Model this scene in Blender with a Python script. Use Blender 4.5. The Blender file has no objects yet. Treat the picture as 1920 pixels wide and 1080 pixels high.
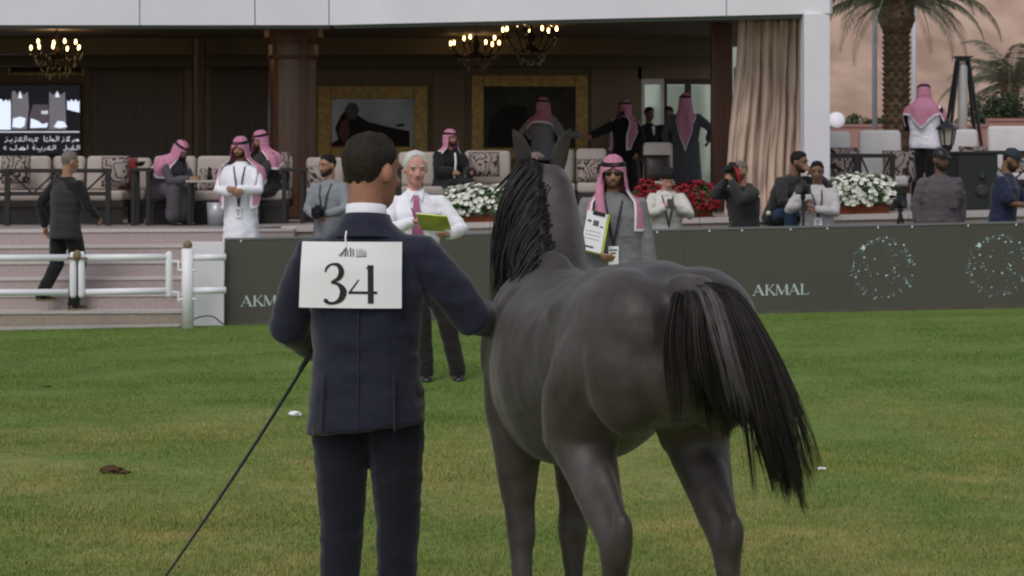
import bpy, bmesh, math, random
import numpy as np
from mathutils import Vector, Matrix, noise

random.seed(7)
scn = bpy.context.scene
COL = scn.collection
R = math.radians

# ------------------------------------------------------------------ camera, sky, sun, exposure
FOC, CAMH, HOR = 5200.0, 1.667, 312.0        # focal length in photo pixels, lens height, horizon row
cam_d = bpy.data.cameras.new("camera")
cam = bpy.data.objects.new("camera", cam_d)
COL.objects.link(cam)
cam.location = (0, 0, CAMH)
cam.rotation_euler = (R(90), 0, 0)
cam_d.sensor_width = 36.0
cam_d.lens = 36.0 * FOC / 1920.0
cam_d.shift_y = -(540.0 - HOR) / 1920.0
cam_d.clip_end = 3000
cam_d.dof.use_dof = True
cam_d.dof.focus_distance = 13.0
cam_d.dof.aperture_fstop = 8.5
scn.camera = cam

world = bpy.data.worlds.new("World")
scn.world = world
world.use_nodes = True
wn = world.node_tree
bgn = wn.nodes["Background"]
sky = wn.nodes.new("ShaderNodeTexSky")
sky.sky_type = 'NISHITA'
sky.sun_disc = False
SUN_EL, SUN_AZ = 52.0, 205.0
sky.sun_elevation = R(SUN_EL)
sky.sun_rotation = R(SUN_AZ)
hs = wn.nodes.new("ShaderNodeHueSaturation")
hs.inputs["Saturation"].default_value = 0.35
wn.links.new(sky.outputs[0], hs.inputs["Color"])
wn.links.new(hs.outputs[0], bgn.inputs["Color"])
bgn.inputs["Strength"].default_value = 0.10

sun_d = bpy.data.lights.new("sun", 'SUN')
sun_d.energy = 0.9
sun_d.angle = R(25)
sun_d.color = (1.0, 0.95, 0.9)
sun = bpy.data.objects.new("sun", sun_d)
COL.objects.link(sun)
sd = Vector((math.sin(R(SUN_AZ)) * math.cos(R(SUN_EL)), math.cos(R(SUN_AZ)) * math.cos(R(SUN_EL)), math.sin(R(SUN_EL))))
sun.rotation_euler = sd.to_track_quat('Z', 'Y').to_euler()
sun.location = (0, 0, 30)

scn.view_settings.view_transform = 'Standard'
scn.view_settings.look = 'None'
scn.view_settings.exposure = 0.35
scn.view_settings.gamma = 1
scn.view_settings.use_curve_mapping = False
scn.render.engine = 'CYCLES'
scn.cycles.filter_width = 1.9

# ------------------------------------------------------------------ helpers: photo geometry, tagging
def PX(px, Y): return (px - 960.0) * Y / FOC
def PZ(py, Y): return CAMH - (py - HOR) * Y / FOC
def P(px, py, Y): return Vector((PX(px, Y), Y, PZ(py, Y)))

def tag(o, label=None, cat=None, group=None, kind=None):
    if label: o["label"] = label
    if cat: o["category"] = cat
    if group: o["group"] = group
    if kind: o["kind"] = kind
    return o

def empty(name, loc=(0, 0, 0), rz=0.0, label=None, cat=None, group=None):
    o = bpy.data.objects.new(name, None)
    COL.objects.link(o)
    o.empty_display_size = 0.1
    o.location = loc
    o.rotation_euler = (0, 0, rz)
    return tag(o, label, cat, group)

def link_mesh(name, me, mat=None, parent=None, world_space=True):
    o = bpy.data.objects.new(name, me)
    COL.objects.link(o)
    if mat is not None and not me.materials:
        me.materials.append(mat)
    if parent is not None:
        o.parent = parent
        if world_space:
            M = Matrix.Identity(4)
            q = parent
            while q is not None:
                M = (Matrix.LocRotScale(q.location, q.rotation_euler, q.scale)) @ M if q.parent is None else \
                    (q.matrix_parent_inverse @ Matrix.LocRotScale(q.location, q.rotation_euler, q.scale)) @ M
                q = q.parent
            o.matrix_parent_inverse = M.inverted()
    return o

def obj(name, bm, mat=None, parent=None, smooth=False, world_space=True):
    bmesh.ops.recalc_face_normals(bm, faces=bm.faces[:])
    me = bpy.data.meshes.new(name)
    bm.to_mesh(me)
    bm.free()
    if smooth:
        me.polygons.foreach_set("use_smooth", [True] * len(me.polygons))
    return link_mesh(name, me, mat, parent, world_space)

def BM(): return bmesh.new()

def copy_thing(o, parent=None):
    c = o.copy()
    COL.objects.link(c)
    if parent is not None:
        c.parent = parent
    for ch in o.children:
        copy_thing(ch, c)
    return c

# ------------------------------------------------------------------ helpers: shapes
def box(bm, c, s, rot=None, bevel=0.0):
    m = Matrix.Translation(c)
    if rot is not None: m = m @ rot.to_4x4()
    m = m @ Matrix.Diagonal((s[0], s[1], s[2], 1))
    r = bmesh.ops.create_cube(bm, size=1.0, matrix=m)
    if bevel > 0:
        es = list({e for v in r["verts"] for e in v.link_edges})
        bmesh.ops.bevel(bm, geom=es, offset=bevel, segments=2, profile=0.6, affect='EDGES')

def beam(bm, a, b, w, d, up=Vector((0, 0, 1))):
    a, b = Vector(a), Vector(b)
    z = (b - a).normalized()
    x = up.cross(z)
    if x.length < 1e-4: x = Vector((1, 0, 0)).cross(z)
    x.normalize()
    y = z.cross(x)
    rot = Matrix((x, y, z)).transposed()
    box(bm, (a + b) / 2, (w, d, (b - a).length), rot)

def rings_to_mesh(bm, rings, cap=True):
    vs = [[bm.verts.new(p) for p in r] for r in rings]
    n = len(vs[0])
    for i in range(len(vs) - 1):
        for j in range(n):
            bm.faces.new((vs[i][j], vs[i][(j + 1) % n], vs[i + 1][(j + 1) % n], vs[i + 1][j]))
    if cap:
        bm.faces.new(vs[0][::-1])
        bm.faces.new(vs[-1])

def frame_of(d):
    d = d.normalized()
    u = Vector((0, 0, 1)) if abs(d.z) < 0.9 else Vector((0, 1, 0))
    x = d.cross(u).normalized()
    return x, d.cross(x).normalized()

def tube(bm, pts, radii, seg=10, dome=True):
    pts = [Vector(p) for p in pts]
    if not hasattr(radii, '__len__'): radii = [radii] * len(pts)
    rings = []
    n = len(pts)
    px = None
    for i, p in enumerate(pts):
        d = (pts[min(i + 1, n - 1)] - pts[max(i - 1, 0)])
        if d.length < 1e-9: d = Vector((0, 0, 1))
        d.normalize()
        if px is None:
            x, y = frame_of(d)
        else:
            x = px - d * px.dot(d)
            if x.length < 1e-5: x, _ = frame_of(d)
            x.normalize()
            y = d.cross(x)
        px = x
        def ring(c, r):
            return [c + x * (r * math.cos(2 * math.pi * k / seg)) + y * (r * math.sin(2 * math.pi * k / seg)) for k in range(seg)]
        if i == 0 and dome:
            rings.append(ring(p - d * radii[i] * 0.85, radii[i] * 0.45))
            rings.append(ring(p - d * radii[i] * 0.5, radii[i] * 0.85))
        rings.append(ring(p, radii[i]))
        if i == n - 1 and dome:
            rings.append(ring(p + d * radii[i] * 0.5, radii[i] * 0.85))
            rings.append(ring(p + d * radii[i] * 0.85, radii[i] * 0.45))
    rings_to_mesh(bm, rings)

def ellipsoid(bm, c, r, rot=None, seg=12):
    m = Matrix.Translation(c)
    if rot is not None: m = m @ rot.to_4x4()
    m = m @ Matrix.Diagonal((r[0], r[1], r[2], 1))
    bmesh.ops.create_uvsphere(bm, u_segments=seg, v_segments=max(6, seg * 2 // 3), radius=1.0, matrix=m)

def lathe(bm, prof, c=(0, 0, 0), seg=16):
    c = Vector(c)
    rings = [[c + Vector((r * math.cos(2 * math.pi * k / seg), r * math.sin(2 * math.pi * k / seg), z)) for k in range(seg)] for r, z in prof]
    rings_to_mesh(bm, rings)

def ell_rings(bm, rings, M=None, seg=20, sup=2.0, cap=True):
    """rings: (cx, cy, cz, rx, ry) horizontal superellipses"""
    out = []
    for cx, cy, cz, rx, ry in rings:
        r = []
        for k in range(seg):
            a = 2 * math.pi * k / seg
            ca, sa = math.cos(a), math.sin(a)
            e = 2.0 / sup
            p = Vector((cx + rx * math.copysign(abs(ca) ** e, ca), cy + ry * math.copysign(abs(sa) ** e, sa), cz))
            r.append(M @ p if M is not None else p)
        out.append(r)
    rings_to_mesh(bm, out, cap)

def prism(bm, poly, M, depth):
    """extrude a 2D polygon (u, v) by depth along +w through matrix M (u, v, w)"""
    a = [bm.verts.new(M @ Vector((u, v, 0))) for u, v in poly]
    b = [bm.verts.new(M @ Vector((u, v, depth))) for u, v in poly]
    n = len(poly)
    bm.faces.new(a[::-1])
    bm.faces.new(b)
    for i in range(n):
        bm.faces.new((a[i], a[(i + 1) % n], b[(i + 1) % n], b[i]))

def ribbon(bm, pts, M, depth):
    """a flat pen stroke: pts = (u, v, width)"""
    L, Rr = [], []
    n = len(pts)
    for i in range(n):
        a, b = pts[max(i - 1, 0)], pts[min(i + 1, n - 1)]
        dx, dy = b[0] - a[0], b[1] - a[1]
        l = math.hypot(dx, dy) or 1
        nx, ny = -dy / l, dx / l
        w = pts[i][2] / 2
        L.append((pts[i][0] + nx * w, pts[i][1] + ny * w))
        Rr.append((pts[i][0] - nx * w, pts[i][1] - ny * w))
    top, bot = [], []
    tl = [bm.verts.new(M @ Vector((u, v, depth))) for u, v in L]
    tr = [bm.verts.new(M @ Vector((u, v, depth))) for u, v in Rr]
    bl = [bm.verts.new(M @ Vector((u, v, 0))) for u, v in L]
    br = [bm.verts.new(M @ Vector((u, v, 0))) for u, v in Rr]
    for i in range(n - 1):
        bm.faces.new((tl[i], tr[i], tr[i + 1], tl[i + 1]))
        bm.faces.new((bl[i], tl[i], tl[i + 1], bl[i + 1]))
        bm.faces.new((tr[i], br[i], br[i + 1], tr[i + 1]))
        bm.faces.new((br[i], bl[i], bl[i + 1], br[i + 1]))
    bm.faces.new((tl[0], bl[0], br[0], tr[0]))
    bm.faces.new((tl[-1], tr[-1], br[-1], bl[-1]))

def catmull(pts, n=4):
    pts = [np.array(p, float) for p in pts]
    out = []
    for i in range(len(pts) - 1):
        p0, p1, p2, p3 = pts[max(i - 1, 0)], pts[i], pts[i + 1], pts[min(i + 2, len(pts) - 1)]
        for k in range(n):
            t = k / n
            out.append(tuple(0.5 * (2 * p1 + (p2 - p0) * t + (2 * p0 - 5 * p1 + 4 * p2 - p3) * t * t + (3 * p1 - p0 - 3 * p2 + p3) * t ** 3)))
    out.append(tuple(pts[-1]))
    return out

def fuse(name, bm, voxel, smooth, mat, parent=None, wrinkle=0.0, wfreq=7.0, seed=0, wfun=None):
    """join overlapping closed shapes into one continuous skin"""
    bmesh.ops.recalc_face_normals(bm, faces=bm.faces[:])
    me = bpy.data.meshes.new(name + "_raw")
    bm.to_mesh(me)
    bm.free()
    t = bpy.data.objects.new(name + "_raw", me)
    COL.objects.link(t)
    m = t.modifiers.new("r", 'REMESH')
    m.mode = 'VOXEL'
    m.voxel_size = voxel
    if smooth:
        s = t.modifiers.new("s", 'SMOOTH')
        s.factor = 0.5
        s.iterations = smooth
    dg = bpy.context.evaluated_depsgraph_get()
    out = bpy.data.meshes.new_from_object(t.evaluated_get(dg), depsgraph=dg)
    bpy.data.objects.remove(t)
    bpy.data.meshes.remove(me)
    out.name = name
    n = len(out.vertices)
    if wrinkle > 0 and n:
        co = np.empty(n * 3)
        out.vertices.foreach_get("co", co)
        nr = np.empty(n * 3)
        out.vertex_normals.foreach_get("vector", nr)
        co = co.reshape(-1, 3)
        nr = nr.reshape(-1, 3)
        off = Vector((seed * 3.7, seed * 1.3, seed * 7.1))
        d = np.empty(n)
        for i in range(n):
            v = Vector(co[i])
            q = Vector((v.x * 0.8, v.y * 0.8, v.z * 1.5)) * wfreq + off
            w = 1.0 - abs(noise.noise(q)) * 2.2
            d[i] = wrinkle * (0.8 * w + 0.9 * (0.4 - abs(noise.noise(q * 1.9 + off))) + 0.4 * noise.noise(q * 3.1))
        co += nr * d[:, None]
        out.vertices.foreach_set("co", co.ravel())
    out.polygons.foreach_set("use_smooth", [True] * len(out.polygons))
    out.materials.clear()
    return link_mesh(name, out, mat, parent)

# ------------------------------------------------------------------ materials
MATS = {}
def mat(name, col, rough=0.6, spec=0.4, metal=0.0, var=0.0, scale=20.0, col2=None, bump=0.0, bscale=None, sheen=0.0, emit=None, estr=0.0, detail=4.0, coords='Object', stretch=None):
    if name in MATS: return MATS[name]
    m = bpy.data.materials.new(name)
    m.use_nodes = True
    nt = m.node_tree
    b = nt.nodes["Principled BSDF"]
    b.inputs["Base Color"].default_value = (*col, 1)
    b.inputs["Roughness"].default_value = rough
    b.inputs["Specular IOR Level"].default_value = spec
    b.inputs["Metallic"].default_value = metal
    if sheen: b.inputs["Sheen Weight"].default_value = sheen
    if emit:
        b.inputs["Emission Color"].default_value = (*emit, 1)
        b.inputs["Emission Strength"].default_value = estr
    if var > 0 or col2 or bump > 0:
        tc = nt.nodes.new("ShaderNodeTexCoord")
        src = tc.outputs[coords]
        if stretch:
            mp = nt.nodes.new("ShaderNodeMapping")
            mp.inputs["Scale"].default_value = stretch
            nt.links.new(src, mp.inputs["Vector"])
            src = mp.outputs[0]
        nz = nt.nodes.new("ShaderNodeTexNoise")
        nz.inputs["Scale"].default_value = scale
        nz.inputs["Detail"].default_value = detail
        nt.links.new(src, nz.inputs["Vector"])
        if var > 0 or col2:
            rp = nt.nodes.new("ShaderNodeValToRGB")
            c2 = col2 if col2 else tuple(min(1, c * (1 + var)) for c in col)
            c1 = col if col2 else tuple(c * (1 - var) for c in col)
            rp.color_ramp.elements[0].position = 0.35
            rp.color_ramp.elements[1].position = 0.65
            rp.color_ramp.elements[0].color = (*c1, 1)
            rp.color_ramp.elements[1].color = (*c2, 1)
            nt.links.new(nz.outputs["Fac"], rp.inputs["Fac"])
            nt.links.new(rp.outputs["Color"], b.inputs["Base Color"])
        if bump > 0:
            n2 = nz
            if bscale:
                n2 = nt.nodes.new("ShaderNodeTexNoise")
                n2.inputs["Scale"].default_value = bscale
                nt.links.new(src, n2.inputs["Vector"])
            bp = nt.nodes.new("ShaderNodeBump")
            bp.inputs["Strength"].default_value = bump
            bp.inputs["Distance"].default_value = 0.02
            nt.links.new(n2.outputs["Fac"], bp.inputs["Height"])
            nt.links.new(bp.outputs["Normal"], b.inputs["Normal"])
    MATS[name] = m
    return m

M_WHITE = mat("white_panel", (0.74, 0.71, 0.755), 0.5, 0.3, var=0.04, scale=0.8)
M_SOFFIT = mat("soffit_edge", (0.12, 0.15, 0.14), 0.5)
M_GRANITE = mat("rosy_granite", (0.40, 0.325, 0.31), 0.55, 0.35, var=0.10, scale=38, detail=8)
M_GRANITE_L = mat("pale_granite", (0.55, 0.49, 0.48), 0.5, 0.35, var=0.07, scale=30, detail=8)
M_SANDSTEP = mat("sandy_granite", (0.36, 0.29, 0.24), 0.6, 0.3, var=0.09, scale=30, detail=8)
M_TERRFLOOR = mat("terrace_paving", (0.30, 0.26, 0.25), 0.5, 0.4, var=0.1, scale=6)
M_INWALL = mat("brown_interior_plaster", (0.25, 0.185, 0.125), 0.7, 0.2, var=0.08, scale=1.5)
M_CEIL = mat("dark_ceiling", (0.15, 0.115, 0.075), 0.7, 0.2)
M_WOOD = mat("dark_brown_wood", (0.075, 0.043, 0.026), 0.4, 0.4, var=0.25, scale=6, stretch=(4, 4, 0.5))
M_WOODCOL = mat("polished_brown_wood", (0.12, 0.048, 0.026), 0.3, 0.5, var=0.2, scale=3, stretch=(5, 5, 0.4))
M_BLACKWOOD = mat("black_wood", (0.018, 0.014, 0.012), 0.45, 0.4)
M_CUSHION = mat("cream_cushion", (0.42, 0.36, 0.32), 0.85, 0.15, var=0.05, scale=5, bump=0.1, bscale=60)
M_CUSHION_W = mat("white_cushion", (0.60, 0.57, 0.57), 0.85, 0.15, var=0.04, scale=5)
M_GOLD = mat("gilt", (0.42, 0.26, 0.07), 0.4, 0.5, metal=0.15, var=0.25, scale=12)
M_BRASS = mat("brass", (0.022, 0.015, 0.008), 0.6, 0.15, metal=0.2)
M_CURTAIN = mat("beige_curtain", (0.58, 0.435, 0.345), 0.7, 0.2, sheen=0.2, var=0.05, scale=3)
M_RAIL = mat("white_rail_plastic", (0.82, 0.81, 0.85), 0.35, 0.4)
M_BOARD = mat("olive_grey_board", (0.080, 0.078, 0.062), 0.55, 0.25, var=0.05, scale=0.7)
M_BOARDTOP = mat("board_top_edge", (0.16, 0.165, 0.17), 0.5, 0.3)
M_LETTER = mat("pale_letter_print", (0.50, 0.58, 0.58), 0.5, 0.2)
M_FAINT = mat("faint_gold_print", (0.115, 0.10, 0.06), 0.5, 0.2)
M_TEAL = mat("teal_dot_print", (0.22, 0.36, 0.34), 0.5, 0.2, var=0.8, scale=14)
M_TEAL_B = mat("pale_dot_print", (0.55, 0.70, 0.72), 0.5, 0.2)
M_TERRA = mat("terracotta", (0.26, 0.065, 0.03), 0.6, 0.3, var=0.08, scale=8)
M_LEAF = mat("planter_leaf", (0.045, 0.10, 0.025), 0.6, 0.3, var=0.3, scale=20)
M_PETALW = mat("white_petal", (0.78, 0.78, 0.70), 0.6, 0.2)
M_PETALR = mat("red_petal", (0.27, 0.018, 0.028), 0.6, 0.2, var=0.2, scale=10)
M_BLACK = mat("black_plastic", (0.014, 0.014, 0.016), 0.4, 0.4)
M_DGREEN = mat("black_green_plastic", (0.016, 0.019, 0.018), 0.5, 0.4)
M_STEEL = mat("grey_steel", (0.36, 0.37, 0.39), 0.35, 0.5, metal=0.3)
M_PAPER = mat("white_paper", (0.87, 0.85, 0.89), 0.6, 0.2)
M_INK = mat("black_ink", (0.03, 0.03, 0.03), 0.6, 0.2)
M_GREYINK = mat("grey_ink", (0.13, 0.13, 0.13), 0.6, 0.2)
M_YELLOW = mat("lime_folder", (0.45, 0.55, 0.05), 0.5, 0.3, var=0.2, scale=9)
M_PINKWALL = mat("pink_render", (0.38, 0.20, 0.17), 0.8, 0.15, var=0.06, scale=2)
M_GLASS = mat("frosted_glass", (0.25, 0.27, 0.26), 0.15, 0.6)

def simple_cloth(name, c, var=0.08, rough=0.85, sheen=0.15):
    return mat(name, c, rough, 0.15, var=var, scale=9, sheen=sheen, bump=0.08, bscale=140)

def skin(name, c):
    return mat("skin_" + name, c, 0.5, 0.35, var=0.07, scale=18)

SK_LIGHT = skin("pale", (0.56, 0.275, 0.225))
SK_MID = skin("tan", (0.34, 0.18, 0.115))
SK_BROWN = skin("brown", (0.20, 0.10, 0.062))
SK_DARK = skin("dark", (0.15, 0.075, 0.05))
H_BLACK = mat("black_hair", (0.012, 0.010, 0.009), 0.65, 0.2, var=0.3, scale=60, bump=0.3, bscale=200)
H_BEARD = mat("dark_beard", (0.040, 0.025, 0.018), 0.75, 0.15)
H_STUB = mat("stubble", (0.085, 0.048, 0.034), 0.7, 0.2)
H_BROWN = mat("dark_brown_hair", (0.022, 0.016, 0.011), 0.65, 0.2, var=0.3, scale=60, bump=0.3, bscale=200)
H_WHITE = mat("white_hair", (0.62, 0.59, 0.56), 0.6, 0.3, var=0.1, scale=50, bump=0.3, bscale=160)
H_GREY = mat("cropped_grey_hair", (0.17, 0.13, 0.11), 0.6, 0.3, var=0.15, scale=60)
M_EYE = mat("dark_eye", (0.02, 0.015, 0.012), 0.25, 0.5)
M_LIP = mat("lip", (0.20, 0.07, 0.06), 0.5, 0.3)
M_AGAL = mat("black_cord", (0.012, 0.011, 0.012), 0.6, 0.2)
M_SHOE = mat("black_leather", (0.015, 0.013, 0.012), 0.35, 0.5)

def ghutra_mat():
    m = bpy.data.materials.new("red_white_check")
    m.use_nodes = True
    nt = m.node_tree
    b = nt.nodes["Principled BSDF"]
    b.inputs["Roughness"].default_value = 0.85
    b.inputs["Specular IOR Level"].default_value = 0.12
    tc = nt.nodes.new("ShaderNodeTexCoord")
    ck = nt.nodes.new("ShaderNodeTexChecker")
    ck.inputs["Scale"].default_value = 230
    ck.inputs["Color1"].default_value = (0.40, 0.085, 0.17, 1)
    ck.inputs["Color2"].default_value = (0.62, 0.34, 0.45, 1)
    nt.links.new(tc.outputs["Object"], ck.inputs["Vector"])
    at = nt.nodes.new("ShaderNodeAttribute")
    at.attribute_name = "hem"
    rp = nt.nodes.new("ShaderNodeValToRGB")
    rp.color_ramp.elements[0].position = 0.45
    rp.color_ramp.elements[1].position = 0.55
    nt.links.new(at.outputs["Fac"], rp.inputs["Fac"])
    nz = nt.nodes.new("ShaderNodeTexNoise")
    nz.inputs["Scale"].default_value = 14
    nt.links.new(tc.outputs["Object"], nz.inputs["Vector"])
    mx0 = nt.nodes.new("ShaderNodeMixRGB")
    mx0.blend_type = 'MULTIPLY'
    mx0.inputs[0].default_value = 0.35
    nt.links.new(ck.outputs["Color"], mx0.inputs[1])
    nt.links.new(nz.outputs["Color"], mx0.inputs[2])
    mx = nt.nodes.new("ShaderNodeMixRGB")
    nt.links.new(rp.outputs["Color"], mx.inputs[0])
    nt.links.new(ck.outputs["Color"], mx.inputs[1])
    mx.inputs[2].default_value = (0.78, 0.74, 0.78, 1)
    nt.links.new(mx.outputs[0], b.inputs["Base Color"])
    return m
M_GHUTRA = ghutra_mat()

# ------------------------------------------------------------------ ground levels
def sm(a, b, t):
    t = max(0.0, min(1.0, (t - a) / (b - a)))
    return t * t * (3 - 2 * t)
def ground_z(x, y):
    """the lawn climbs gently to the right towards the advertising board"""
    xs = max(-9, min(9, x))
    return (0.0213 * (xs + 0.77)) * sm(13, 29, y)
# ------------------------------------------------------------------ lawn
XS = Vector((0, 0, 0))
def TZ(x): return max(0.955, min(1.20, 1.03 + 0.0213 * x))

def lawn_mat(name, blade=False):
    m = bpy.data.materials.new(name)
    m.use_nodes = True
    nt = m.node_tree
    b = nt.nodes["Principled BSDF"]
    b.inputs["Roughness"].default_value = 0.75
    b.inputs["Specular IOR Level"].default_value = 0.15
    geo = nt.nodes.new("ShaderNodeNewGeometry")
    def nz(scale, det, sx=1, sy=1):
        mp = nt.nodes.new("ShaderNodeMapping")
        mp.inputs["Scale"].default_value = (sx, sy, 0)
        nt.links.new(geo.outputs["Position"], mp.inputs["Vector"])
        n = nt.nodes.new("ShaderNodeTexNoise")
        n.inputs["Scale"].default_value = scale
        n.inputs["Detail"].default_value = det
        nt.links.new(mp.outputs[0], n.inputs["Vector"])
        return n.outputs["Fac"]
    def ramp(src, p0, c0, p1, c1):
        r = nt.nodes.new("ShaderNodeValToRGB")
        r.color_ramp.elements[0].position, r.color_ramp.elements[1].position = p0, p1
        r.color_ramp.elements[0].color = (*c0, 1)
        r.color_ramp.elements[1].color = (*c1, 1)
        nt.links.new(src, r.inputs["Fac"])
        return r.outputs["Color"]
    def mix(f, a, c):
        x = nt.nodes.new("ShaderNodeMixRGB")
        nt.links.new(f, x.inputs[0])
        for s, i in ((a, 1), (c, 2)):
            if isinstance(s, tuple): x.inputs[i].default_value = (*s, 1)
            else: nt.links.new(s, x.inputs[i])
        return x.outputs[0]
    green = ramp(nz(1.3, 5), 0.35, (0.125, 0.198, 0.040), 0.68, (0.175, 0.252, 0.058))
    dry = ramp(nz(2.6, 6), 0.3, (0.215, 0.255, 0.060), 0.7, (0.37, 0.31, 0.115))
    # worn, drier turf in the middle of the ring: the band is a property of the turf
    sep = nt.nodes.new("ShaderNodeSeparateXYZ")
    nt.links.new(geo.outputs["Position"], sep.inputs[0])
    mr = nt.nodes.new("ShaderNodeMapRange")
    mr.interpolation_type = 'SMOOTHSTEP'
    mr.inputs["From Min"].default_value = 21.5
    mr.inputs["From Max"].default_value = 16.0
    nt.links.new(sep.outputs["Y"], mr.inputs["Value"])
    ad = nt.nodes.new("ShaderNodeMath"); ad.operation = 'MULTIPLY'
    nt.links.new(mr.outputs[0], ad.inputs[0])
    pn = nz(0.75, 7, 1.0, 0.6)
    r2 = nt.nodes.new("ShaderNodeMapRange")
    r2.inputs["From Min"].default_value = 0.36
    r2.inputs["From Max"].default_value = 0.66
    r2.inputs["To Min"].default_value = 0.15
    nt.links.new(pn, r2.inputs["Value"])
    nt.links.new(r2.outputs[0], ad.inputs[1])
    base = mix(ad.outputs[0], green, dry)
    if blade:
        at = nt.nodes.new("ShaderNodeAttribute"); at.attribute_name = "rnd"
        hsv = nt.nodes.new("ShaderNodeHueSaturation")
        vr = nt.nodes.new("ShaderNodeMapRange")
        vr.inputs["To Min"].default_value = 0.78
        vr.inputs["To Max"].default_value = 1.22
        nt.links.new(at.outputs["Fac"], vr.inputs["Value"])
        nt.links.new(vr.outputs[0], hsv.inputs["Value"])
        nt.links.new(base, hsv.inputs["Color"])
        base = hsv.outputs[0]
        # a light translucency: short leaves lit through
    else:
        base = mix(ramp(nz(9, 6), 0.42, (0, 0, 0), 0.75, (0.5, 0.5, 0.5)), base, (0.075, 0.06, 0.03))
    nt.links.new(base, b.inputs["Base Color"])
    return m
M_LAWN = lawn_mat("lawn_turf")
M_BLADE = lawn_mat("grass_blades", True)

def grid_sheet(name, xs, ys, zf, m, kind=None, parent=None):
    vs = [(x, y, zf(x, y)) for y in ys for x in xs]
    nx = len(xs)
    fs = [(j * nx + i, j * nx + i + 1, (j + 1) * nx + i + 1, (j + 1) * nx + i) for j in range(len(ys) - 1) for i in range(nx - 1)]
    me = bpy.data.meshes.new(name)
    me.from_pydata(vs, [], fs)
    me.polygons.foreach_set("use_smooth", [True] * len(fs))
    o = link_mesh(name, me, m, parent)
    if kind: o["kind"] = kind
    return o

gx = [-400, -60, -20, -14] + [-10 + 0.25 * i for i in range(81)] + [14, 20, 60, 400]
gy = [-60, -5, 2] + [4 + 0.3 * i for i in range(105)] + [40, 60, 90, 150, 300]
lawn = grid_sheet("lawn_ground", gx, gy, lambda x, y: ground_z(x, y) + (0.012 * noise.noise(Vector((x * 0.8, y * 0.8, 0))) if 4 < y < 29 else 0) - (0.0 if y < 33 else 0.05), M_LAWN, "structure")
lawn["label"] = "mown green show ring lawn with dry patches"

def grass():
    rng = np.random.default_rng(5)
    n = 600000
    # denser nearer the camera, out to the board
    u = rng.random(n)
    Y = 9.6 + (29.85 - 9.6) * u ** 1.2
    half = 1290.0 * Y / FOC
    X = (rng.random(n) * 2 - 1) * half
    h = 0.011 + 0.014 * rng.random(n) ** 2
    clump = np.array([noise.noise(Vector((x * 2.2, y * 1.2, 3.0))) for x, y in zip(X[::10], Y[::10])])
    h *= np.repeat(1 + 0.35 * clump, 10)[:n]
    w = 0.0022 + 0.0026 * rng.random(n)
    a = rng.random(n) * math.pi
    lean = rng.normal(0, 0.55, n) * h
    la = rng.random(n) * 2 * math.pi
    xs = np.clip(X, -9, 9)
    t = np.clip((Y - 13) / 16.0, 0, 1)
    Z = 0.0213 * (xs + 0.77) * t * t * (3 - 2 * t) - 0.006
    dx, dy = np.cos(a) * w, np.sin(a) * w
    v = np.empty((n, 3, 3), np.float32)
    v[:, 0] = np.stack([X - dx, Y - dy, Z], 1)
    v[:, 1] = np.stack([X + dx, Y + dy, Z], 1)
    v[:, 2] = np.stack([X + np.cos(la) * lean, Y + np.sin(la) * lean, Z + 0.006 + h], 1)
    me = bpy.data.meshes.new("grass")
    me.vertices.add(n * 3)
    me.vertices.foreach_set("co", v.ravel())
    me.loops.add(n * 3)
    me.loops.foreach_set("vertex_index", np.arange(n * 3, dtype=np.int32))
    me.polygons.add(n)
    me.polygons.foreach_set("loop_start", np.arange(0, n * 3, 3, dtype=np.int32))
    me.polygons.foreach_set("loop_total", np.full(n, 3, np.int32))
    at = me.attributes.new("rnd", 'FLOAT', 'POINT')
    at.data.foreach_set("value", np.repeat(rng.random(n).astype(np.float32), 3))
    me.update()
    o = link_mesh("grass", me, M_BLADE)
    tag(o, "short green and straw coloured grass blades of the lawn", "grass", kind="stuff")
grass()

# ------------------------------------------------------------------ terrace, steps, granite wall
SX0, SX1 = PX(-260, 30), PX(530, 30)
n_steps = 6
for i in range(n_steps):
    bm, b2 = BM(), BM()
    y0 = 30.05 + 0.30 * i
    y1 = 31.85 if i == n_steps - 1 else y0 + 0.32
    g = -0.06
    T0 = 0.955
    z0 = -0.15 + (T0 - g) * i / n_steps * 0 - 0.1
    zt = g + (T0 - g) * (i + 1) / n_steps - 0.0
    tilt = 0.012
    def sl(x): return 0.0055 * (x - SX0) - 0.02
    m = M_SANDSTEP if i == 0 else M_GRANITE
    for (bb, za, zb, ya, yb) in ((bm, z0 if i == 0 else zt - (T0 - g) / n_steps - 0.03, zt - 0.032, y0, y1), (b2, zt - 0.030, zt, y0 - 0.014, y1)):
        vs = [bb.verts.new((x, y, z + (sl(x) if i < n_steps - 1 or z < zt else sl(x) * 0.3))) for x in (SX0, SX1) for y in (ya, yb) for z in (za, zb)]
        for f in ((0, 1, 3, 2), (4, 6, 7, 5), (0, 4, 5, 1), (2, 3, 7, 6), (0, 2, 6, 4), (1, 5, 7, 3)):
            bb.faces.new([vs[k] for k in f])
    st = tag(obj("granite_step", bm, m), "%s granite step of the terrace stair" % ("lowest sandy", "second rosy", "third rosy", "fourth rosy", "fifth rosy", "topmost rosy")[i], "step", kind="structure")
    obj("nosing", b2, M_GRANITE_L, st)

# strip of pale kerb at the foot of the steps
bm = BM()
box(bm, ((SX0 + PX(338, 29.9)) / 2, 29.96, -0.088), (PX(338, 29.9) - SX0, 0.10, 0.05), Matrix.Rotation(-0.017, 3, 'Y'))
tag(obj("kerb_strip", bm, M_GRANITE_L), "thin pale kerb between lawn and steps", "kerb", kind="structure")

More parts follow.
